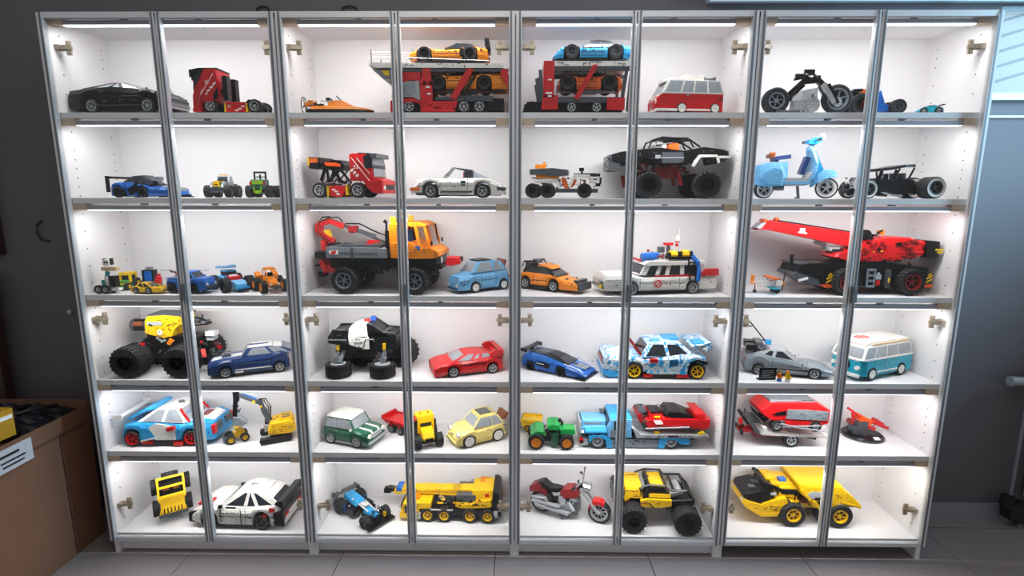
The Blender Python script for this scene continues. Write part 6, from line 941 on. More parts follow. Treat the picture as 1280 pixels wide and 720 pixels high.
V('tow_truck', 'bright blue flatbed tow truck with silver bed carrying a red dragster', 'toy truck', 2.060, .150, Z5, 180, .302)
P('chassis', M().B(-80.4, 60, -12, 12, 5.7, 13.6), 'black'); P('hood', M().e2([(66.8, 19.3), (67.3, 30.6), (63.4, 32.9), (34, 34.4), (32.9, 22.7), (60, 18.1)], 38, .96), 'lblue'); P('hood_top', M().e2([(66.4, 31.3), (64.6, 44.2), (34, 43.5), (33.8, 33.5)], 30, .9), 'lblue'); two('hood_pipe', M().c(48.7, -21, 27.2, 6, 27, 'x', 12), 'azure'); P('hood_vent', M().b(51, 0, 38.5, 22, 31, 4), 'grey')
two('fender', M().e([(56.6, 6.8), (57.8, 18.1), (51, 20.8), (38.5, 20.8), (28.3, 11.3), (27.9, 1.1), (34.7, 1.1), (36.2, 11.3), (44.2, 17), (52.1, 14.7)], -27, -20), 'azure'); P('cab', M().e2([(34, 13.6), (34.7, 35.1), (32.9, 40.8), (30.1, 53.2), (27.2, 54.4), (3.4, 53.9), (2.9, 13.6)], 50, .96), 'lblue'); P('cab_roof', M().B(3.4, 29.5, -23, 23, 53.9, 55.7), 'azure'); two('side_window', M().e([(26.1, 30.6), (26.5, 49.8), (12.5, 49.8), (12.5, 30.6)], -25.8, -25), 'darkwin'); P('windscreen', M().quad((34.9, -20, 35.1), (34.9, 20, 35.1), (31.3, 20, 51), (31.3, -20, 51), .6), 'darkwin'); two('door_panel', M().e([(30.6, 15.9), (30.1, 30.6), (14.7, 32.9), (14.7, 13.6)], -26, -25), 'grey'); P('visor', M().b(36.2, -12, 47.6, 5, 10, 4).b(30.6, 0, 45.3, 4, 40, 6), 'dgrey')
P('grille', M().B(66.4, 68.6, -18, 18, 15.9, 41.9), 'silver'); P('front_bumper', M().B(57.8, 68, -24, 24, 3.4, 10.2), 'lgrey'); P('bumper_lamp', M().b(66.4, 20, 7.9, 5, 8, 5), 'redlamp'); lamp2(65, 18, 22.2, 4, h=3); P('side_skirt', M().B(-30.6, 27.9, -25, 25, 1.1, 11.8), 'grey'); two('rear_fender', M().e([(-29.5, 1.1), (-31.7, 14.7), (-44.2, 16.3), (-69.1, 13.6), (-69.1, 6.8), (-57.8, 6.8), (-51, 12.5), (-41.9, 12.5), (-37.4, 1.1)], -27, -19), 'azure'); P('tow_arm', M().beam((-62.3, 0, 13.6), (-82.7, 0, 9.5), 10, 5).b(-80.4, 0, 12.5, 6, 24, 3), 'black')
P('flat_bed', M().e2([(-2.3, 15.9), (3.4, 36.2), (1.1, 36.2), (-6.8, 23.1), (-91.8, 22.2), (-92.2, 17)], 56, 1), 'lgrey'); P('bed_slot', M().b(-47.6, 28, 20.8, 13, .8, 3), 'black'); P('wheel_chock', M().b(-28.3, 24, 24.5, 5, 4, 5).b(-83.8, 24, 25.8, 8, 4, 5, ry=35), 'decalyel'); pins([(-14.7, 19.3), (-35.1, 19.3), (-62.3, 19.3)], 56.2); clutter('frame', (-78.2, 12.5, -16, 16, 6.8, 15.9), 24, 'dgrey', 85)
wheels((-46.4, 46.4), 54, 9.5, 10, rim='silver', fill=.68, spokes=8); gaps((36.2, 64.6, 20.4, 30.6), 38.4, 12, 222, 'azure'); gaps((-28.3, 26.1, 2.3, 10.9), 50.4, 20, 223); gaps((-89.5, -7.9, 17.7, 21.7), 56.3, 26, 224, 'dgrey')
V('dragster', 'red dragster with black roof and tall tail carried on the blue tow truck', 'toy car', 2.222, .145, .5115, 180, .302)
P('body', M().e2([(-49.8, 4.5), (-49.4, 16.3), (-34, 15.9), (-20.4, 17.7), (6.8, 17.7), (24.9, 15.9), (34, 14.7), (38.5, 11.3), (34, 3.4), (18.1, 5.7), (-20.4, 4.1), (-43, 1.1)], 42, .95), 'red'); P('tail_fin', M().e2([(-41.9, 16.3), (-40.8, 29), (-28.3, 29), (-34, 16.3)], 40, .96), 'red'); P('roof', M().e2([(-29.5, 17), (-20.4, 24.9), (-11.3, 30.6), (4.5, 31.7), (9.1, 22.7), (2.3, 17.7)], 36, .92), 'black'); P('hood_top', M().e2([(11.3, 22.7), (13.6, 27.6), (28.3, 28.3), (27.2, 23.8)], 24, .95), 'black'); P('front_body', M().e2([(13.6, 17), (13.6, 23.8), (30.6, 23.1), (30.6, 16.3)], 36, .95), 'red'); P('side_mark', M().b(20.8, 18.6, 20.8, 8, .6, 4), 'decalyel'); P('engine', M().b(38.5, 0, 21.5, 9, 20, 14).b(39.6, 0, 26.1, 6, 12, 4), 'dgrey'); two('exhaust', M().t([(24.9, -20, 14.7), (21.5, -22, 9.1)], 1.4, 6).t([(21.5, -20, 14.7), (18.1, -22, 9.1)], 1.4, 6).t([(18.1, -20, 14.7), (14.7, -22, 9.5)], 1.4, 6), 'white'); P('front_nose', M().e2([(46.4, 20.4), (44.2, 26.1), (39.6, 22.7), (36.2, 6.8), (41.9, 7.9)], 30, .95), 'dred')
clutter('engine_parts', (29.5, 45.3, -16, 16, 11.3, 28.3), 20, 'black', 86, .8); clutter('roof_parts', (4.5, 15.9, -12, 12, 26.1, 32.2), 8, 'dgrey', 87, .6); two('strap', M().t([(36.2, -23, 3.4), (-20.4, -23, 5.7)], 1, 5), 'silver'); wheels((32.9, -27.2), 42, 6.8, 10, rim='dgrey', fill=.5); gaps((-47.6, 13.6, 5, 15.4), 42.4, 22, 225, 'dred')
V('flatbed_trailer', 'white flatbed trailer on one axle carrying a red race truck', 'toy trailer', 2.665, .150, Z5, 180, .305)
P('flat_bed', M().e2([(-50.3, 14), (43.7, 18.6), (43.7, 24.2), (-50.3, 16.8)], 52, 1), 'white'); P('bed_side', M().B(36.9, 42.6, -27, 27, 20.4, 31), 'white'); P('chassis', M().B(-23.1, 47.1, -12, 12, 9.5, 17.4), 'dred'); P('front_frame', M().beam((43.7, -18, 16.3), (59.6, -18, 39), 4, 5).beam((43.7, 18, 16.3), (59.6, 18, 39), 4, 5).b(48.3, 0, 34.4, 14, 30, 4), 'dgrey'); P('ramp', M().beam((-16.3, -14, 14), (-39, -14, 9.1), 4, 5).beam((-16.3, 14, 14), (-39, 14, 9.1), 4, 5), 'black'); P('drawbar', M().B(44.9, 67.1, -4, 4, 16.3, 19.7), 'red'); P('jack', M().B(58.9, 61.8, -3, 3, 7.2, 24.2).B(64.1, 65.7, -14, 14, 14, 20.8), 'black'); P('hitch', M().b(63, 0, 28.1, 4, 5, 10).b(55.1, 0, 15.9, 12, 14, 5), 'red'); P('winch_knob', M().c(58, 0, 46.7, 1.8, 4, 'z', 7).c(58, 0, 43.5, .7, 8, 'z', 5), 'dgrey'); clutter('frame', (17.7, 51.7, -14, 14, 12.9, 20.8), 14, 'black', 88, .8)
wheels((0.7,), 52, 9.1, 10, rim='silver', fill=.66)
V('race_truck', 'red and grey race truck with slatted sides on the white trailer', 'toy truck', 2.672, .150, .5045, 179, .302)
P('body', M().e2([(-48.7, 12.5), (-49.8, 34), (-30.6, 46.4), (0, 46.4), (37.4, 45.3), (49.8, 34), (47.6, 27.2), (35.1, 17), (19.3, 17), (-7.9, 13.6), (-39.6, 9.1)], 44, .95), 'red'); two('side_panel', M().e([(13.6, 20.4), (12.5, 36.2), (-12.5, 36.2), (-45.3, 33.5), (-44.6, 18.6), (-12.5, 19.3)], -23.4, -21.8), 'grey'); P('roof_panel', M().b(12.5, 0, 45.3, 44, 30, 8).b(-14.7, 0, 44.6, 30, 30, 6), 'grey'); P('roof_slot', M().b(12.5, -13, 47.1, 24, 3, 2).b(12.5, 13, 47.1, 24, 3, 2).b(-17, -13, 46.7, 22, 3, 2).b(-17, 13, 46.7, 22, 3, 2), 'black'); two('window', M().e([(32.9, 27.2), (27.2, 30.6), (14.7, 34), (14.3, 27.2), (27.2, 26.1)], -23, -21.8), 'black'); P('windscreen', M().quad((40.8, -16, 28.3), (40.8, 16, 28.3), (35.6, 16, 41.9), (35.6, -16, 41.9), 1), 'darkwin'); P('front_bumper', M().e2([(38.5, 12.5), (51, 27.2), (47.6, 22.7), (44.2, 13.6)], 40, .95), 'black'); two('sill', M().e([(12.5, 10.2), (14.7, 17), (-20.4, 14.7), (-20.4, 10.2)], -23, -21), 'red'); pins([(10.2, 34), (-10.2, 34), (-19.3, 32.9), (-41.9, 30.6), (-12.5, 24.9)], 47); P('rear_decal', M().b(-40.8, 22.4, 7.2, 4, .6, 4), 'decal'); two('strap', M().t([(21.5, -24, 12.5), (-7.9, -24, 6.3), (-39.6, -24, 2.3)], 1.1, 5).t([(19.3, -24, 7.9), (-35.1, -24, 10.2)], 1, 5), 'silver'); wheels((24.9, -29.5), 46, 7.5, 9, rim='silver', fill=.55); gaps((-44.2, 12.5, 19.9, 35.1), 47.2, 26, 226, 'dgrey'); gaps((-46.4, 41.9, 13.6, 38.5), 44.3, 20, 227, 'dred')
V('gun_turret', 'red twin-barrel turret on a round black base, right of the white trailer', 'toy turret', 3.005, .150, Z5, 0, .318)
P('base', M().c(0, 0, 2.4, 28, 4, 'z', 24, 25), 'black'); P('base_rim', M().c(0, 0, 1, 28.5, 1.6, 'z', 24), 'dgrey'); P('plaque', M().b(6, -23, 5.4, 8, 6, 1, rx=14), 'decal'); P('pedestal', M().B(-18, -4, -8, 8, 4, 16).B(-12, 2, -7, 7, 14, 24), 'dgrey'); bm_ = M()
for q in (-4, 4): bm_.beam((-12, q, 30), (34, q, 13), 3.4, 4)
P('gun_barrel', bm_.beam((14, 0, 24), (26, 0, 18), 10, 6), 'red'); P('gun_body', M().beam((-10, 0, 29), (8, 0, 20), 12, 9), 'flame'); P('lower_barrel', M().beam((0, 0, 16), (16, 0, 11), 8, 5), 'red'); P('rear_arm', M().beam((-26, 0, 42), (-14, 0, 34), 3, 3).beam((-20, -3, 36), (-18, -3, 24), 3, 3), 'red'); P('rear_weight', M().c(-20, 0, 22, 4, 8, 'y', 8), 'dred'); clutter('gun_parts', (-10, 18, -6, 6, 14, 26), 12, 'dred', 89, .7); P('handle', M().beam((-16, 0, 38), (-16, 0, 30), 1.6), 'white')

# ================================================================ bottom shelf
Z6 = .0895
V('toy_buggy', 'small yellow and black buggy standing tilted on its nose, bottom left', 'toy car', .182, .150, Z6 + .088, -55, .325, ry=62)
P('body', M().B(-22, 22, -16, 16, 8, 16), 'black'); P('hood', M().B(2, 24, -15, 15, 15, 20), 'yellow'); gr = M()
for k in range(7): gr.b(24.6, -12 + k * 4, 14, 1.4, 1.8, 7)
P('grille_panel', M().B(22, 24.4, -16, 16, 8, 20), 'yellow'); P('grille_slot', gr, 'black'); fr_ = M()
for q in (-15, 15): fr_.b(-10, q, 21, 26, 2.4, 3).b(2, q, 25, 2.4, 2.4, 10).b(-22, q, 24, 2.4, 2.4, 10)
P('cage', fr_.b(2, 0, 30, 3, 32, 3).b(-10, 0, 30, 3, 32, 3).b(-22, 0, 29, 3, 32, 3).b(-8, -15, 30, 30, 2.4, 2.4).b(-8, 15, 30, 30, 2.4, 2.4), 'yellow'); P('seat', M().b(-8, -6, 19, 5, 7, 8).b(-8, 6, 19, 5, 7, 8), 'brown'); P('spare_wheel', M().c(-26, 0, 20, 10, 7, 'x', 16), 'tyre'); P('bumper', M().b(27, 0, 8, 4, 34, 4).b(30, 0, 5, 3, 16, 5), 'grey'); P('tow_hook', M().t([(28, -8, 8), (34, -8, 6)], 1, 5).t([(28, 8, 8), (34, 8, 6)], 1, 5), 'grey')
P('hood_slot', M().B(17, 24, -11, -9.6, 19.8, 20.3).B(17, 24, -7, -5.6, 19.8, 20.3).B(17, 24, -3, -1.6, 19.8, 20.3).B(17, 24, 1.4, 2.8, 19.8, 20.3).B(17, 24, 5.4, 6.8, 19.8, 20.3).B(17, 24, 9.4, 10.8, 19.8, 20.3), 'black'); wheels((-14, 14), 46, 10, 9, rim='black', fill=.5, knob=14); lamp2(24.6, 13, 17, 2, h=1)
T = [(-70.7, 10.9), (-70.2, 24.5), (-54.8, 30.8), (-36.7, 29.5), (-14, 27.9), (19.9, 29.5), (29, 28.5), (49.4, 29), (63, 23.3), (69.8, 12)]
car('race_car', 'large white race car with black rear wing and red nose marks', .520, .165, Z6, 178, .305, 62, (-37.8, 38.1), 10.4, T, 6, [(-63.9, 29), (-50.3, 36.9), (-29.9, 43), (-11.8, 43.7), (4.1, 39.2), (25.6, 26.7)], 'white', 'darkwin', rim='dgrey', fill=.7, rw=12, pillar=(.36, .6), wb=.82, wt=.58, roof=None, spokes=6, lamp='dgrey', bumper='black', tail='redlamp', flat=.86)
P('rear_glass', M().b(-50.3, 0, 34.4, 26, 34, 1.6, ry=-24), 'black'); P('rear_wing', M().B(-70.7, -62.8, -29, 29, 34, 35.8).e2([(-70.7, 29), (-70.7, 38.1), (-61.6, 36.9), (-58.2, 33.5)], 60, 1), 'black'); P('rear_bumper', M().e2([(-70.7, 6.3), (-70.2, 26.7), (-54.8, 23.3), (-52.6, 15.4), (-57.1, 6.3)], 60, .97), 'black'); two('tail_mark', M().b(-54.8, -31, 27.2, 8, 1, 5).b(-43.5, -31, 19.9, 5, 1, 5), 'redlamp'); P('nose_mark', M().b(47.1, 16, 29.5, 22, 10, 1.6, ry=10).b(59.6, 18, 23.3, 12, 8, 2, ry=28), 'red'); two('nose_duct', M().e([(69.3, 8.6), (68.6, 19.9), (56.2, 23.3), (55.1, 10.9), (60.7, 7.5)], -28, -24), 'black'); P('front_duct', M().b(69.3, 0, 12, 3, 46, 9), 'black'); P('skirt', M().B(-26.5, 23.3, -29, 29, 1.8, 9.7), 'black')
two('door_line', M().B(-9.5, -8.6, -31.5, -30.5, 6.3, 26.7).B(19.5, 20.4, -31.5, -30.5, 10.9, 26.7), 'black'); P('roof_line', M().b(-16.3, 0, 43.9, 12, .5, .6).b(-14, 0, 43.9, .5, 10, .6), 'dgrey'); two('mirror_black', M().b(19.9, -30, 29.5, 5, 4, 3), 'black'); pins([(15.4, 22.2), (-5, 23.3), (-18.6, 19.9), (-2.7, 14.3)], 62.2); two('sponsor_bar', M().b(4.1, -31, 29, 14, .6, 2), 'black')
V('open_wheel_racer', 'blue and black open-wheel racer pointing down to the right', 'toy car', .975, .150, Z6, -38, .32)
P('chassis', M().B(-42, 30, -8, 8, 5, 12), 'black'); P('engine_cover', M().loft([[(-40, -9, 22), (-40, 9, 22), (-40, 8, 32), (-40, -8, 32)], [(-8, -10, 18), (-8, 10, 18), (-8, 7, 25), (-8, -7, 25)]]), 'azure'); P('nose', M().loft([[(6, -8, 10), (6, 8, 10), (6, 6, 20), (6, -6, 20)], [(30, -5, 7), (30, 5, 7), (30, 3, 12), (30, -3, 12)]]), 'azure'); P('rear_wing', M().b(-46, 0, 34, 10, 38, 3, ry=-12).b(-46, -19, 30, 14, 1.6, 12).b(-46, 19, 30, 14, 1.6, 12), 'dgrey'); P('side_pod', M().B(-32, -4, -18, -9, 6, 15).B(-32, -4, 9, 18, 6, 15), 'black'); P('pod_trim', M().B(-34, -24, -20, -17, 7, 18).B(-34, -24, 17, 20, 7, 18), 'blue'); P('cockpit_bar', M().beam((-8, -6, 24), (14, -5, 17), 1.8).beam((-8, 6, 24), (14, 5, 17), 1.8).b(-2, 0, 22, 12, 7, 3), 'white'); P('front_wing', M().b(36, 0, 4, 9, 46, 1.6).b(30, 0, 6, 8, 10, 3), 'black'); P('wing_tip', M().b(28, -17, 8, 5, 3, 9).b(30, 12, 10, 4, 3, 7), 'yellow'); P('mirror_ball', M().c(-18, -8, 31, 1.8, 3, 'z', 8).c(-48, -10, 36, 1.6, 3, 'z', 8), 'white'); clutter('suspension', (-44, 34, -18, 18, 5, 18), 44, 'black', 91, .9); clutter('pale_parts', (-38, 20, -16, 16, 6, 18), 12, 'lgrey', 92, .8)
wheels((-36,), 46, 10, 11, rim='dgrey', fill=.55); wheels((24,), 44, 8, 9, rim='black', fill=.55, knob=12)
V('mobile_crane', 'yellow four-axle mobile crane with folded yellow boom', 'toy crane', 1.331, .165, Z6, 178, .312)
P('carrier', M().B(-63.4, 57.8, -22, 22, 8.6, 17.7), 'black'); P('cab', M().e2([(58.9, 4.1), (58.2, 17.7), (55.1, 29), (39.6, 31.3), (35.1, 29), (35.1, 4.1)], 46, .96), 'yellow'); P('cab_window', M().B(48.7, 58.7, -20, 20, 12, 23.3), 'darkwin'); two('side_window', M().B(42.4, 53.2, -23.8, -22.6, 11.3, 24), 'darkwin'); P('side_box', M().B(21.5, 37.4, -23, 23, 18.8, 31.3), 'yellow'); P('orange_box', M().b(41.5, 0, 30.8, 10, 30, 8), 'orange'); P('front_bumper', M().B(37.4, 59.6, -24, 24, 4.5, 9.7), 'yellow'); two('side_rail', M().B(-5.7, 21.5, -24, -22, 16.5, 18.4), 'lgrey')
P('boom', M().e2([(70.2, 33.5), (70.2, 40.3), (57.8, 47.6), (35.1, 45.3), (-28.3, 48.3), (-29.5, 35.8), (-5.7, 33.5), (35.1, 36.2)], 14, .98), 'yellow'); P('boom_tip', M().b(63.4, 0, 44.4, 7, 16, 7), 'blue'); P('boom_seam', M().beam((-28.3, 7.2, 41.5), (48.7, 7.2, 40.3), .8).beam((-28.3, -7.2, 41.5), (48.7, -7.2, 40.3), .8), 'brown'); P('hook', M().t([(68, 0, 42.6), (75.9, 0, 45.3), (81.6, 0, 42.6), (81.6, 0, 37.6)], 1.6, 6).b(79.3, 0, 36.2, 9, 8, 8).b(72.5, 0, 37.6, 8, 7, 5), 'black')
P('superstructure', M().e2([(-7.9, 22.2), (-9.1, 29), (-27.2, 26.7), (-32.9, 33.5), (-52.1, 36.9), (-53.2, 22.2), (-26.1, 18.8), (-12.5, 18.8)], 40, .96), 'yellow'); P('upper_frame', M().e2([(-28.3, 41.5), (-28.3, 52.8), (-46.4, 54.4), (-54.4, 55.1), (-53.2, 33.5), (-32.9, 31.3)], 30, .96), 'yellow'); P('winch', M().B(-32.9, -9.1, -16, 16, 26.7, 43.7), 'dgrey'); P('counterweight', M().e2([(-53.7, 10.9), (-53.7, 56.2), (-57.8, 56.6), (-61.8, 51.7), (-63.4, 10.9)], 44, .96), 'black'); P('cab_box', M().b(-41.9, -12, 46, 12, 12, 16), 'orange'); P('control', M().b(-40.8, 12, 47.1, 6, 4, 8), 'blue'); P('tail_lamp', M().b(-46.4, 14, 43.7, 5, 3, 6), 'redlamp'); two('ram', M().beam((7.9, -6, 22.2), (12.5, -6, 31.3), 4, 4), 'tan')
clutter('crane_parts', (-53.2, -7.9, -20, 20, 24.5, 47.1), 36, 'black', 93, .8); clutter('carrier_parts', (-62.3, 37.4, -22, 22, 7.5, 22.2), 50, 'dgrey', 94, .9); clutter('deck_parts', (-10.2, 35.1, -14, 14, 21.1, 33.5), 20, 'dgrey', 95, .9); clutter('yellow_parts', (-53.2, 39.6, -22, 22, 17.7, 31.3), 14, 'yellow', 96); P('outrigger', M().b(36.2, 0, 7.5, 5, 48, 8).b(-57.3, 0, 13.1, 5, 48, 9), 'silver')
wheels((25.4, 5.2, -26.1, -47.6), 49, 8.8, 10, rim='yellow', fill=.62, spokes=5); gaps((-28.3, 66.8, 36.9, 45.3), 14.4, 34, 231, 'brown'); gaps((-52.8, -10.2, 22.2, 35.8), 40.4, 24, 232); gaps((22.7, 57.8, 6.3, 29), 46.4, 24, 233, 'brown')
V('motorcycle', 'dark red cruiser motorcycle with black seat and silver exhaust pipes', 'toy motorcycle', 1.835, .155, Z6, -20, .315)
wheel(-29.9, 0, 15.5, 12, rim='lgrey', fill=.72, spokes=0); wheel(48.6, 0, 15, 8, rim='lgrey', fill=.76, spokes=9)
P('rear_fender', M().loft([ring_(x, y, a, b) for x, y, a, b in ((-47.3, 4, 28, 36), (-42.4, 6, 30, 42), (-33.6, 6.5, 32, 46), (-22.4, 6, 28, 40))]), 'dred'); P('seat', M().loft([ring_(x, y, a, b) for x, y, a, b in ((-36.1, 5, 42, 46), (-27.4, 7, 40, 50), (-17.4, 7, 36, 42), (-8.7, 6, 36, 43), (-2.5, 4, 38, 44))]), 'black'); P('fuel_tank', M().loft([ring_(x, y, a, b) for x, y, a, b in ((-3.7, 5, 30, 40), (2.5, 9, 31, 46), (13.7, 9, 34, 48), (22.4, 5, 36, 45))]), 'dred')
P('engine', M().B(-6.2, 21.2, -8, 8, 8, 28), 'dgrey'); two('cylinder', M().beam((3.7, -3, 16), (-1.2, -3, 32), 9, 9).beam((7.5, -3, 16), (16.2, -3, 32), 9, 9), 'silver'); P('engine_case', M().c(5, 0, 14, 8, 19, 'y', 14).c(0, 0, 26, 5, 18, 'y', 12), 'lgrey'); P('exhaust_pipe', M().t([(8.7, -10, 26), (16.2, -11, 16), (8.7, -12, 10), (-36.1, -12, 15)], 3, 8).t([(1.2, -10, 24), (-3.7, -12, 18), (-41.1, -12, 21)], 3, 8), 'silver'); P('pipe_cap', M().t([(-41.1, -12, 26), (-22.4, -12, 28), (-21.2, -12, 20)], 2.2, 6), 'silver')
two('fork', M().beam((23.7, -5, 50), (48.6, -6, 15), 3.4, 3.4), 'silver'); P('front_fender', M().loft([ring_(x, y, a, b) for x, y, a, b in ((34.9, 5, 18, 25), (41.1, 6, 27, 34), (48.6, 6, 30, 35), (54.8, 5, 26, 32))]), 'red'); P('headlight', M().c(31.6, 0, 52, 7, 9, 'x', 14), 'chrome'); P('handlebar', M().t([(19.9, -20, 60), (23.7, -14, 64), (24.9, 0, 56), (23.7, 14, 64), (19.9, 20, 60)], 1.2, 6), 'chrome'); P('mirror', M().c(23.7, -18, 70, 2.6, 1.4, 'x', 9).t([(23.7, -14, 64), (23.7, -18, 69)], .6, 5).c(23.7, 18, 70, 2.6, 1.4, 'x', 9).t([(23.7, 14, 64), (23.7, 18, 69)], .6, 5), 'black'); P('grip', M().t([(16.7, -24, 58), (20.2, -19, 60)], 1.8, 6).t([(16.7, 24, 58), (20.2, 19, 60)], 1.8, 6), 'black'); P('frame', M().beam((-29.9, -4, 15), (-3.7, -4, 22), 3, 5).beam((-29.9, 4, 15), (-3.7, 4, 22), 3, 5).beam((21.2, 0, 44), (26.2, 0, 54), 5, 7), 'black'); P('stand', M().beam((3.7, -7, 8), (1.2, -14, 1.4), 2).b(3.7, -9, 6, 14, 6, 2), 'dgrey')
clutter('engine_parts', (-6.2, 21.2, -9, 9, 8, 32), 14, 'silver', 97, .7)
V('rock_crawler', 'yellow and black rock crawler with rear cage and knobbly tyres', 'toy truck', 2.163, .150, Z6, 176, .305)
P('hood', M().e2([(45.3, 45.3), (47.6, 55.5), (44.2, 73.6), (24.9, 74.8), (20.4, 54.4), (23.8, 45.3), (24.9, 54.4), (38.5, 54.4)], 44, .95), 'yellow'); P('hood_top', M().b(34, 0, 73.6, 22, 40, 3), 'yellow'); two('door_panel', M().e([(23.8, 39.6), (25.4, 51), (18.1, 55.5), (-15.4, 55.5), (-15.4, 43), (-2.3, 39), (13.6, 37.4)], -25, -22), 'yellow'); P('cabin', M().e2([(23.8, 54.4), (20.4, 68), (15.9, 78.2), (-6.8, 77), (-14, 65.7), (-14.7, 53.2)], 44, .95), 'black'); P('roof', M().e2([(11.3, 68), (12.5, 79.3), (-6.8, 80.4), (-12.5, 66.8), (-12.5, 64.6), (4.5, 64.6)], 38, .96), 'yellow'); P('rear_side', M().b(0, 0, 62.3, 28, 46, 8), 'yellow'); pins([(6.8, 77), (-4.5, 77), (-9.1, 70.2)], 39); pins([(15.9, 49.8), (0, 51), (-11.3, 49.8)], 50.2)
P('windscreen', M().quad((24.5, -17, 63.4), (24.5, 17, 63.4), (18.6, 17, 78.2), (18.6, -17, 78.2), 1), 'litwin'); cg = M()
for q in (-21, 21): cg.t([(23.8, q, 58.9), (26.1, q, 75.9), (14.7, q, 83.8), (-6.8, q, 83.4), (-11.3, q, 74.8)], 1.6, 5).t([(-12.5, q, 73.6), (-34, q, 74.8), (-44.2, q, 56.6), (-44.2, q, 45.3), (-15.9, q, 45.3)], 2.2, 5).t([(-15.9, q, 51), (-43, q, 55.5)], 1.8, 5)
for xx, zz in ((14.7, 83.8), (-6.8, 83.4), (-34, 74.8), (-44.2, 56.6), (-44.2, 46.4), (-18.1, 73.6)): cg.t([(xx, -21, zz), (xx, 21, zz)], 1.8, 5)
P('roll_cage', cg, 'black'); P('bed', M().b(-22.7, 0, 62.3, 18, 34, 5, ry=30), 'lgrey'); P('rear_block', M().B(-43, -15.9, -18, 18, 45.3, 51.7), 'black'); P('front_bumper', M().e2([(60.7, 43), (58.9, 63.4), (47.6, 70.2), (47.6, 43)], 48, .95), 'black'); P('winch_cable', M().t([(26.1, -10, 79.3), (52.1, -12, 72.5)], .6, 4).t([(26.1, 12, 65.7), (52.1, 14, 66.8)], .6, 4), 'black'); clutter('front_parts', (45.3, 60, -22, 22, 40.8, 68), 30, 'dgrey', 98); clutter('roof_rack', (11.3, 18.1, -20, 20, 65.7, 83.8), 18, 'dgrey', 99, .8)
two('shock_absorber', M().beam((40.3, -16, 48.7), (39.6, -18, 32.9), 4.5, 4.5).beam((-31.7, -16, 46.4), (-30.6, -18, 32.9), 4.5, 4.5), 'red'); P('chassis', M().e2([(43, 36.2), (43, 45.3), (-40.8, 45.3), (-40.8, 36.2), (-20.4, 31.7), (24.9, 32.9)], 22, 1), 'black'); clutter('suspension', (-40.8, 45.3, -20, 20, 22.7, 45.3), 40, 'black', 100); P('axle', M().c(34, 0, 20.4, 4, 50).c(-34.7, 0, 19.3, 4, 50), 'black'); two('tow_strap', M().beam((13.6, -25.4, 48.7), (7.9, -25.4, 37.4), 1.6), 'black')
wheels((-34.7, 35.3), 80, 17.7, 24, rim='black', fill=.5, knob=20, spokes=4); gaps((-13.6, 23.8, 39.6, 54.4), 50.3, 20, 234, 'brown'); gaps((23.8, 44.2, 56.6, 72.5), 44.3, 14, 235, 'brown')
V('dump_truck', 'big yellow articulated dump truck with yellow wheels', 'toy truck', 2.778, .165, Z6, 178, .308)
P('front_body', M().e2([(101.5, 36.2), (99.2, 43), (75.4, 34), (49.4, 36.2), (24.5, 46.4), (22.2, 43), (42.6, 34), (49.4, 15.9), (75.4, 12.5), (94.7, 27.2)], 56, .95), 'yellow'); P('hood', M().loft([ring_(x, y, a, b) for x, y, a, b in ((98.8, 20, 40.8, 48.7), (94.7, 24, 34, 53.2), (74.3, 24, 31.7, 60), (56.2, 22, 36.2, 58.9))]), 'black'); P('hood_vent', M().b(83.4, 8, 56.6, 10, 8, 6).b(74.3, -4, 59.4, 10, 8, 4), 'dgrey'); P('hood_green', M().b(69.8, 10, 57.5, 12, 10, 3), 'dgreen'); P('front_hood_side', M().e2([(73.2, 31.7), (75.4, 35.1), (49.4, 47.6), (40.3, 49.4), (38.1, 43), (51.7, 34)], 54, .95), 'yellow')
P('cab', M().e2([(49.4, 47.6), (48.3, 65.7), (24.5, 68), (23.3, 45.3)], 40, .96), 'yellow'); P('cab_roof', M().b(42.6, -4, 68, 30, 36, 4).b(56.2, -8, 72.9, 14, 24, 4), 'yellow'); P('cab_window', M().B(25.4, 46, -20.8, 20.8, 53.2, 63), 'darkwin'); P('driver_seat', M().b(39.9, 4, 71.4, 10, 8, 8), 'blue'); P('roll_bar', M().beam((72, -20, 75.9), (38.1, -20, 55.5), 4, 5).beam((72, 20, 75.9), (38.1, 20, 55.5), 4, 5).beam((67.5, -20, 61.2), (64.8, -20, 72.5), 3, 4).beam((67.5, 20, 61.2), (64.8, 20, 72.5), 3, 4).b(69.8, 0, 75.2, 4, 40, 4), 'black'); P('mirror', M().b(29, 26, 60, 4, 3, 9).t([(30.8, 26, 36.2), (29, 26, 63.4)], .8, 5), 'black'); P('grab_rail', M().b(58.5, 22, 54.8, 8, 3, 5), 'lgrey')
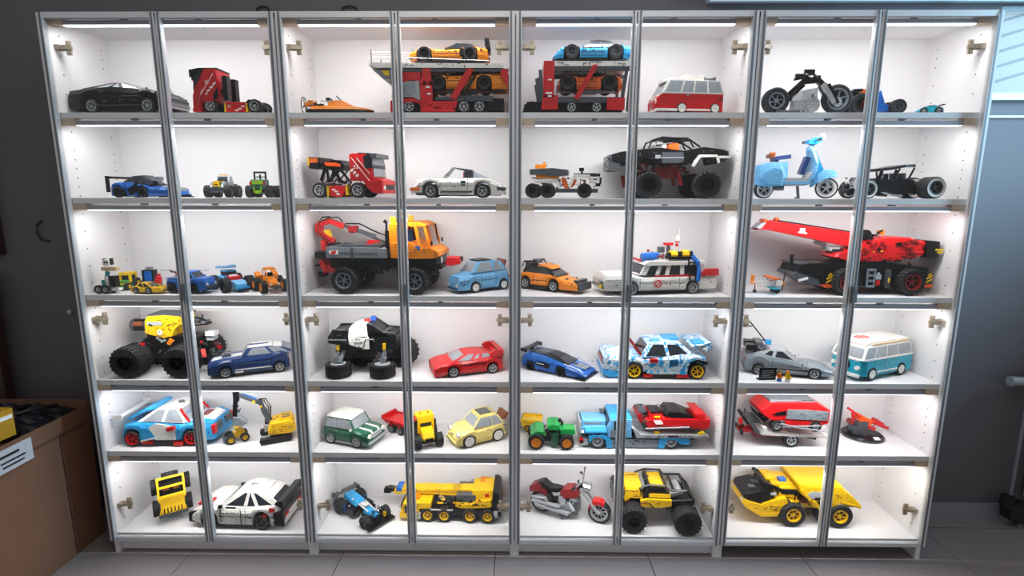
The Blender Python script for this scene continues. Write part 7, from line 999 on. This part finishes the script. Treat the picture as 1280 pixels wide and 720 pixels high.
P('dump_body', M().e2([(-61.6, 34), (-60.5, 41.9), (-48, 58.9), (-34.4, 72.5), (-32.2, 77.5), (24.5, 77.5), (22.2, 58.9), (10.9, 49.8), (6.3, 34), (-11.8, 34), (-14, 37.4), (-34.4, 36.2), (-50.3, 38.1)], 62, .97), 'yellow'); P('dump_canopy', M().b(-2.7, 0, 76.6, 58, 58, 6), 'yellow'); two('body_side', M().e([(17.7, 58.9), (10.9, 68), (-16.3, 68), (-11.8, 53.2), (6.3, 52.1)], -32, -31), 'lgrey'); two('dark_panel', M().e([(0.7, 37.4), (1.8, 47.6), (-18.6, 48.7), (-16.3, 37.4)], -32, -31), 'black'); two('body_decal', M().b(-1.6, -32.6, 54.4, 14, .6, 5), 'decalblk'); two('side_stripe', M().e([(-27.6, 41.2), (-27.6, 45.3), (-50.3, 43.5), (-53.7, 40.3)], -31.6, -30.6), 'tan'); two('body_rib', M().beam((6.3, -32, 49.8), (-2.7, -32, 34), 3, 5).beam((24.5, -31, 72.5), (10.9, -31, 51), 3, 4).beam((-57.1, -31, 40.3), (-32.2, -31, 46.4), 2, 3), 'yellow'); pins([(-39, 56.6), (-43.5, 49.8), (-54.8, 39.6), (-23.1, 47.6), (-32.2, 63.4), (-11.8, 72.5), (15.4, 72.5)], 62.4)  # black panel low on each side of the dump body
P('tail_lip', M().b(-58.2, 0, 35.1, 6, 50, 4), 'black'); P('joint', M().B(-16.3, 31.3, -14, 14, 20.4, 30.6), 'yellow'); P('dark_joint', M().B(-39, 29, -12, 12, 24.9, 36.2), 'brown'); clutter('joint_parts', (-16.3, 31.3, -20, 20, 23.8, 49.8), 40, 'brown', 101); clutter('yellow_parts', (17.7, 38.1, -24, 24, 27.2, 61.2), 26, 'yellow', 102); clutter('dark_parts', (-41.2, 33.5, -22, 22, 22.7, 38.5), 34, 'black', 103); P('front_bumper', M().e2([(101.9, 36.2), (99.2, 29.5), (75.4, 11.3), (51.7, 12.5), (50.5, 18.1), (75.4, 18.1), (99.2, 37.4)], 58, .95), 'yellow'); clutter('bumper_parts', (49.4, 90.2, -24, 24, 20.4, 34), 26, 'brown', 104, .9); lamp2(99.7, 18, 39.6, 3, h=3)
wheels((32.4, -32.2), 68, 16.3, 19, rim='yellow', fill=.56, spokes=6); gaps((-32.2, 6.3, 39.6, 70.2), 62.4, 44, 236, 'brown', (26, 77.9)); gaps((51.7, 94.7, 22.7, 34), 56.4, 40, 237, 'brown'); wheels((-17.4,), 52, 14.5, 14, rim='yellow', fill=.5)

# ---------------------------------------------------------------- around the cabinets
mat('cardboard', '74503b', rough=.85, grain=.1, gscale=12); mat('cardboard_dark', '553a2a', rough=.9); mat('blackbag', '17151a', rough=.28); mat('paperlabel', 'b9b9bd', rough=.7); mat('packyellow', 'b98a18', rough=.5); mat('packred', '8a1d1d', rough=.5); mat('darkwood', '3a2320', rough=.6, grain=.15); mat('cable', '17171a', rough=.5); mat('radiator_paint', '9b9c9e', rough=.45); mat('valve_white', '8d8b88', rough=.4); mat('pipe_grey', '77777a', rough=.4)
V('cardboard_box', 'large brown cardboard box with white shipping label, left of the cabinets', 'box', -.44, -.01, 0)
bx = M(); bx.B(-30, 29.6, -30, 16.5, 0, 53); P('carton', bx, 'cardboard')
P('flap', M().b(30, -7, 54.2, .6, 46, 6.4, ry=4), 'cardboard'); P('flap', M().b(0, 16.8, 55, 58, .6, 8, rx=-6), 'cardboard'); P('flap', M().b(0, -31, 54, 58, .6, 8, rx=8), 'cardboard')
P('fold_line', M().b(29.9, 2, 27, .5, .7, 53).b(29.9, -8, 50.6, .5, 45, .6), 'cardboard_dark'); P('shipping_label', M().b(30.6, -17, 52, .3, 13, 8), 'paperlabel'); P('label_print', M().b(30.8, -19, 53.6, .2, 7, .9).b(30.8, -18, 51.4, .2, 9, .6).b(30.8, -18, 49.8, .2, 8, .6), 'decalblk')
rnd = random.Random(4)
V('plastic_bag', 'crumpled black plastic bag lying on top of the cardboard box', 'bag', -.43, .02, .545)
n = 18; v = []; f = []
for i in range(n):
    for j in range(n):
        u, w_ = i / (n - 1) * 2 - 1, j / (n - 1) * 2 - 1
        e_ = max(0, 1 - max(abs(u), abs(w_)) ** 4)
        v.append((u * 28, w_ * 13, e_ * (4 + 2.2 * rnd.random() + 1.2 * sin(i * 2.1 + j)) + .3))
for i in range(n - 1):
    for j in range(n - 1): f.append((i * n + j, i * n + n + j, i * n + n + j + 1, i * n + j + 1))
b_ = M().add(v + [(x, y, .1) for x, y, z in v if 0], f); b_.add([(-28, -13, .1), (28, -13, .1), (28, 13, .1), (-28, 13, .1)], [(0, 1, 2, 3)]); P('film', b_, 'blackbag')
for k in range(4): P('fold', M().t([(-20 + 12 * k, -9 + 2 * k, 5.6), (-14 + 12 * k, -4, 6.6 + k % 2), (-10 + 11 * k, 6, 5.4)], .8, 5), 'blackbag')
V('product_box', 'small yellow printed product box on the cardboard box at the left edge', 'box', -.235, -.195, .572, 84)
P('carton', M().B(-8, 8, -5, 5, 0, 10), 'packyellow'); P('print', M().B(-7.6, 2, -5.2, 5.2, 1, 5), 'packred'); P('print_band', M().B(-6, 7.4, -5.3, 5.3, 6.6, 8), 'decal')
V('picture_frame', 'dark wooden picture frame edge on the wall at the far left', 'frame', -.62, .29, 1.17)
P('frame', M().B(-20, 10, -1.4, 1.2, 0, 3).B(-20, 10, -1.4, 1.2, 69, 72).B(7, 10, -1.4, 1.2, 3, 69).B(-20, -17, -1.4, 1.2, 3, 69), 'darkwood'); P('print', M().B(-17, 7, -.2, .6, 3, 69), 'cardboard_dark')
V('wooden_board', 'dark brown wooden panel standing against the wall behind the box', 'board', -.78, .24, 0)
P('panel', M().B(-12, 22, 0, 4, 0, 110), 'darkwood'); P('edge_rail', M().B(19, 23, -1, 0, 0, 110), 'darkwood'); P('edge_rail', M().B(-12, 23, -1, 0, 106, 110), 'darkwood')
def cable(label, pts):
    m = M().t(pts, .35, 6); me = m.mesh('cable', 'cable'); o = obj('cable', me); o['label'] = label; o['category'] = 'cable'
cable('thin black cable loop on the wall left of the cabinets', [(-35, 30.2, 131), (-37, 29.8, 129), (-37.4, 29.8, 126), (-36, 29.8, 123), (-33, 30.2, 122.4)])
cable('short black cable bend on the wall above the leftmost cabinet', [(60.4, 30.2, 210.6), (61, 29.8, 211.8), (63, 29.6, 212.4), (65, 29.7, 212), (65.6, 30.2, 210.8)])
cable('short black cable bend on the wall above the second cabinet', [(93, 30.2, 210.8), (94, 29.8, 212), (96.4, 29.6, 212.5), (98.6, 29.7, 212), (99.4, 30.2, 210.9)])
o = obj('wall_screw', M().c(-28.5, 30, 92.6, .9, 1.2, 'y', 10).b(-28.5, 29.3, 92.6, 1.2, .3, .3).mesh('wall_screw', 'silver')); o['label'] = 'small bright screw head in the wall left of the cabinets'; o['category'] = 'screw'
V('radiator', 'white panel radiator with thermostat valve and pipe at the right edge', 'radiator', 4.05, .24, .12)
fin = M().b(0, 0, 32, 3, 1, 58).mesh('fin', 'radiator_paint'); P('panel', M().B(-22, 50, -4.6, 4.6, 0, 64), 'radiator_paint')
for k in range(11): obj('fin', fin, CUR[0], (-.18 + k * .06, -.048, 0))
P('supply_pipe', M().t([(-31, 1, 54), (-31, 1, -10)], .7, 8).t([(-31, 1, 54), (-22, 1, 54)], 1.1, 8), 'pipe_grey'); P('valve_head', M().c(-36, 0, 54, 2.1, 9, 'x', 14, 1.6), 'valve_white'); P('valve_body', M().c(-30, 0, 54, 2.2, 5, 'x', 10).b(-30, 0, 54, 3, 5, 6), 'cable'); P('lower_valve', M().b(-29, 0, -4, 8, 5, 7).c(-33, 0, 0, 2.4, 5, 'z', 8).b(-26, 0, -7, 6, 4, 5), 'cable'); P('return_pipe', M().t([(-26, 0, -3), (-26, 0, -12)], 1.1, 8), 'pipe_grey')
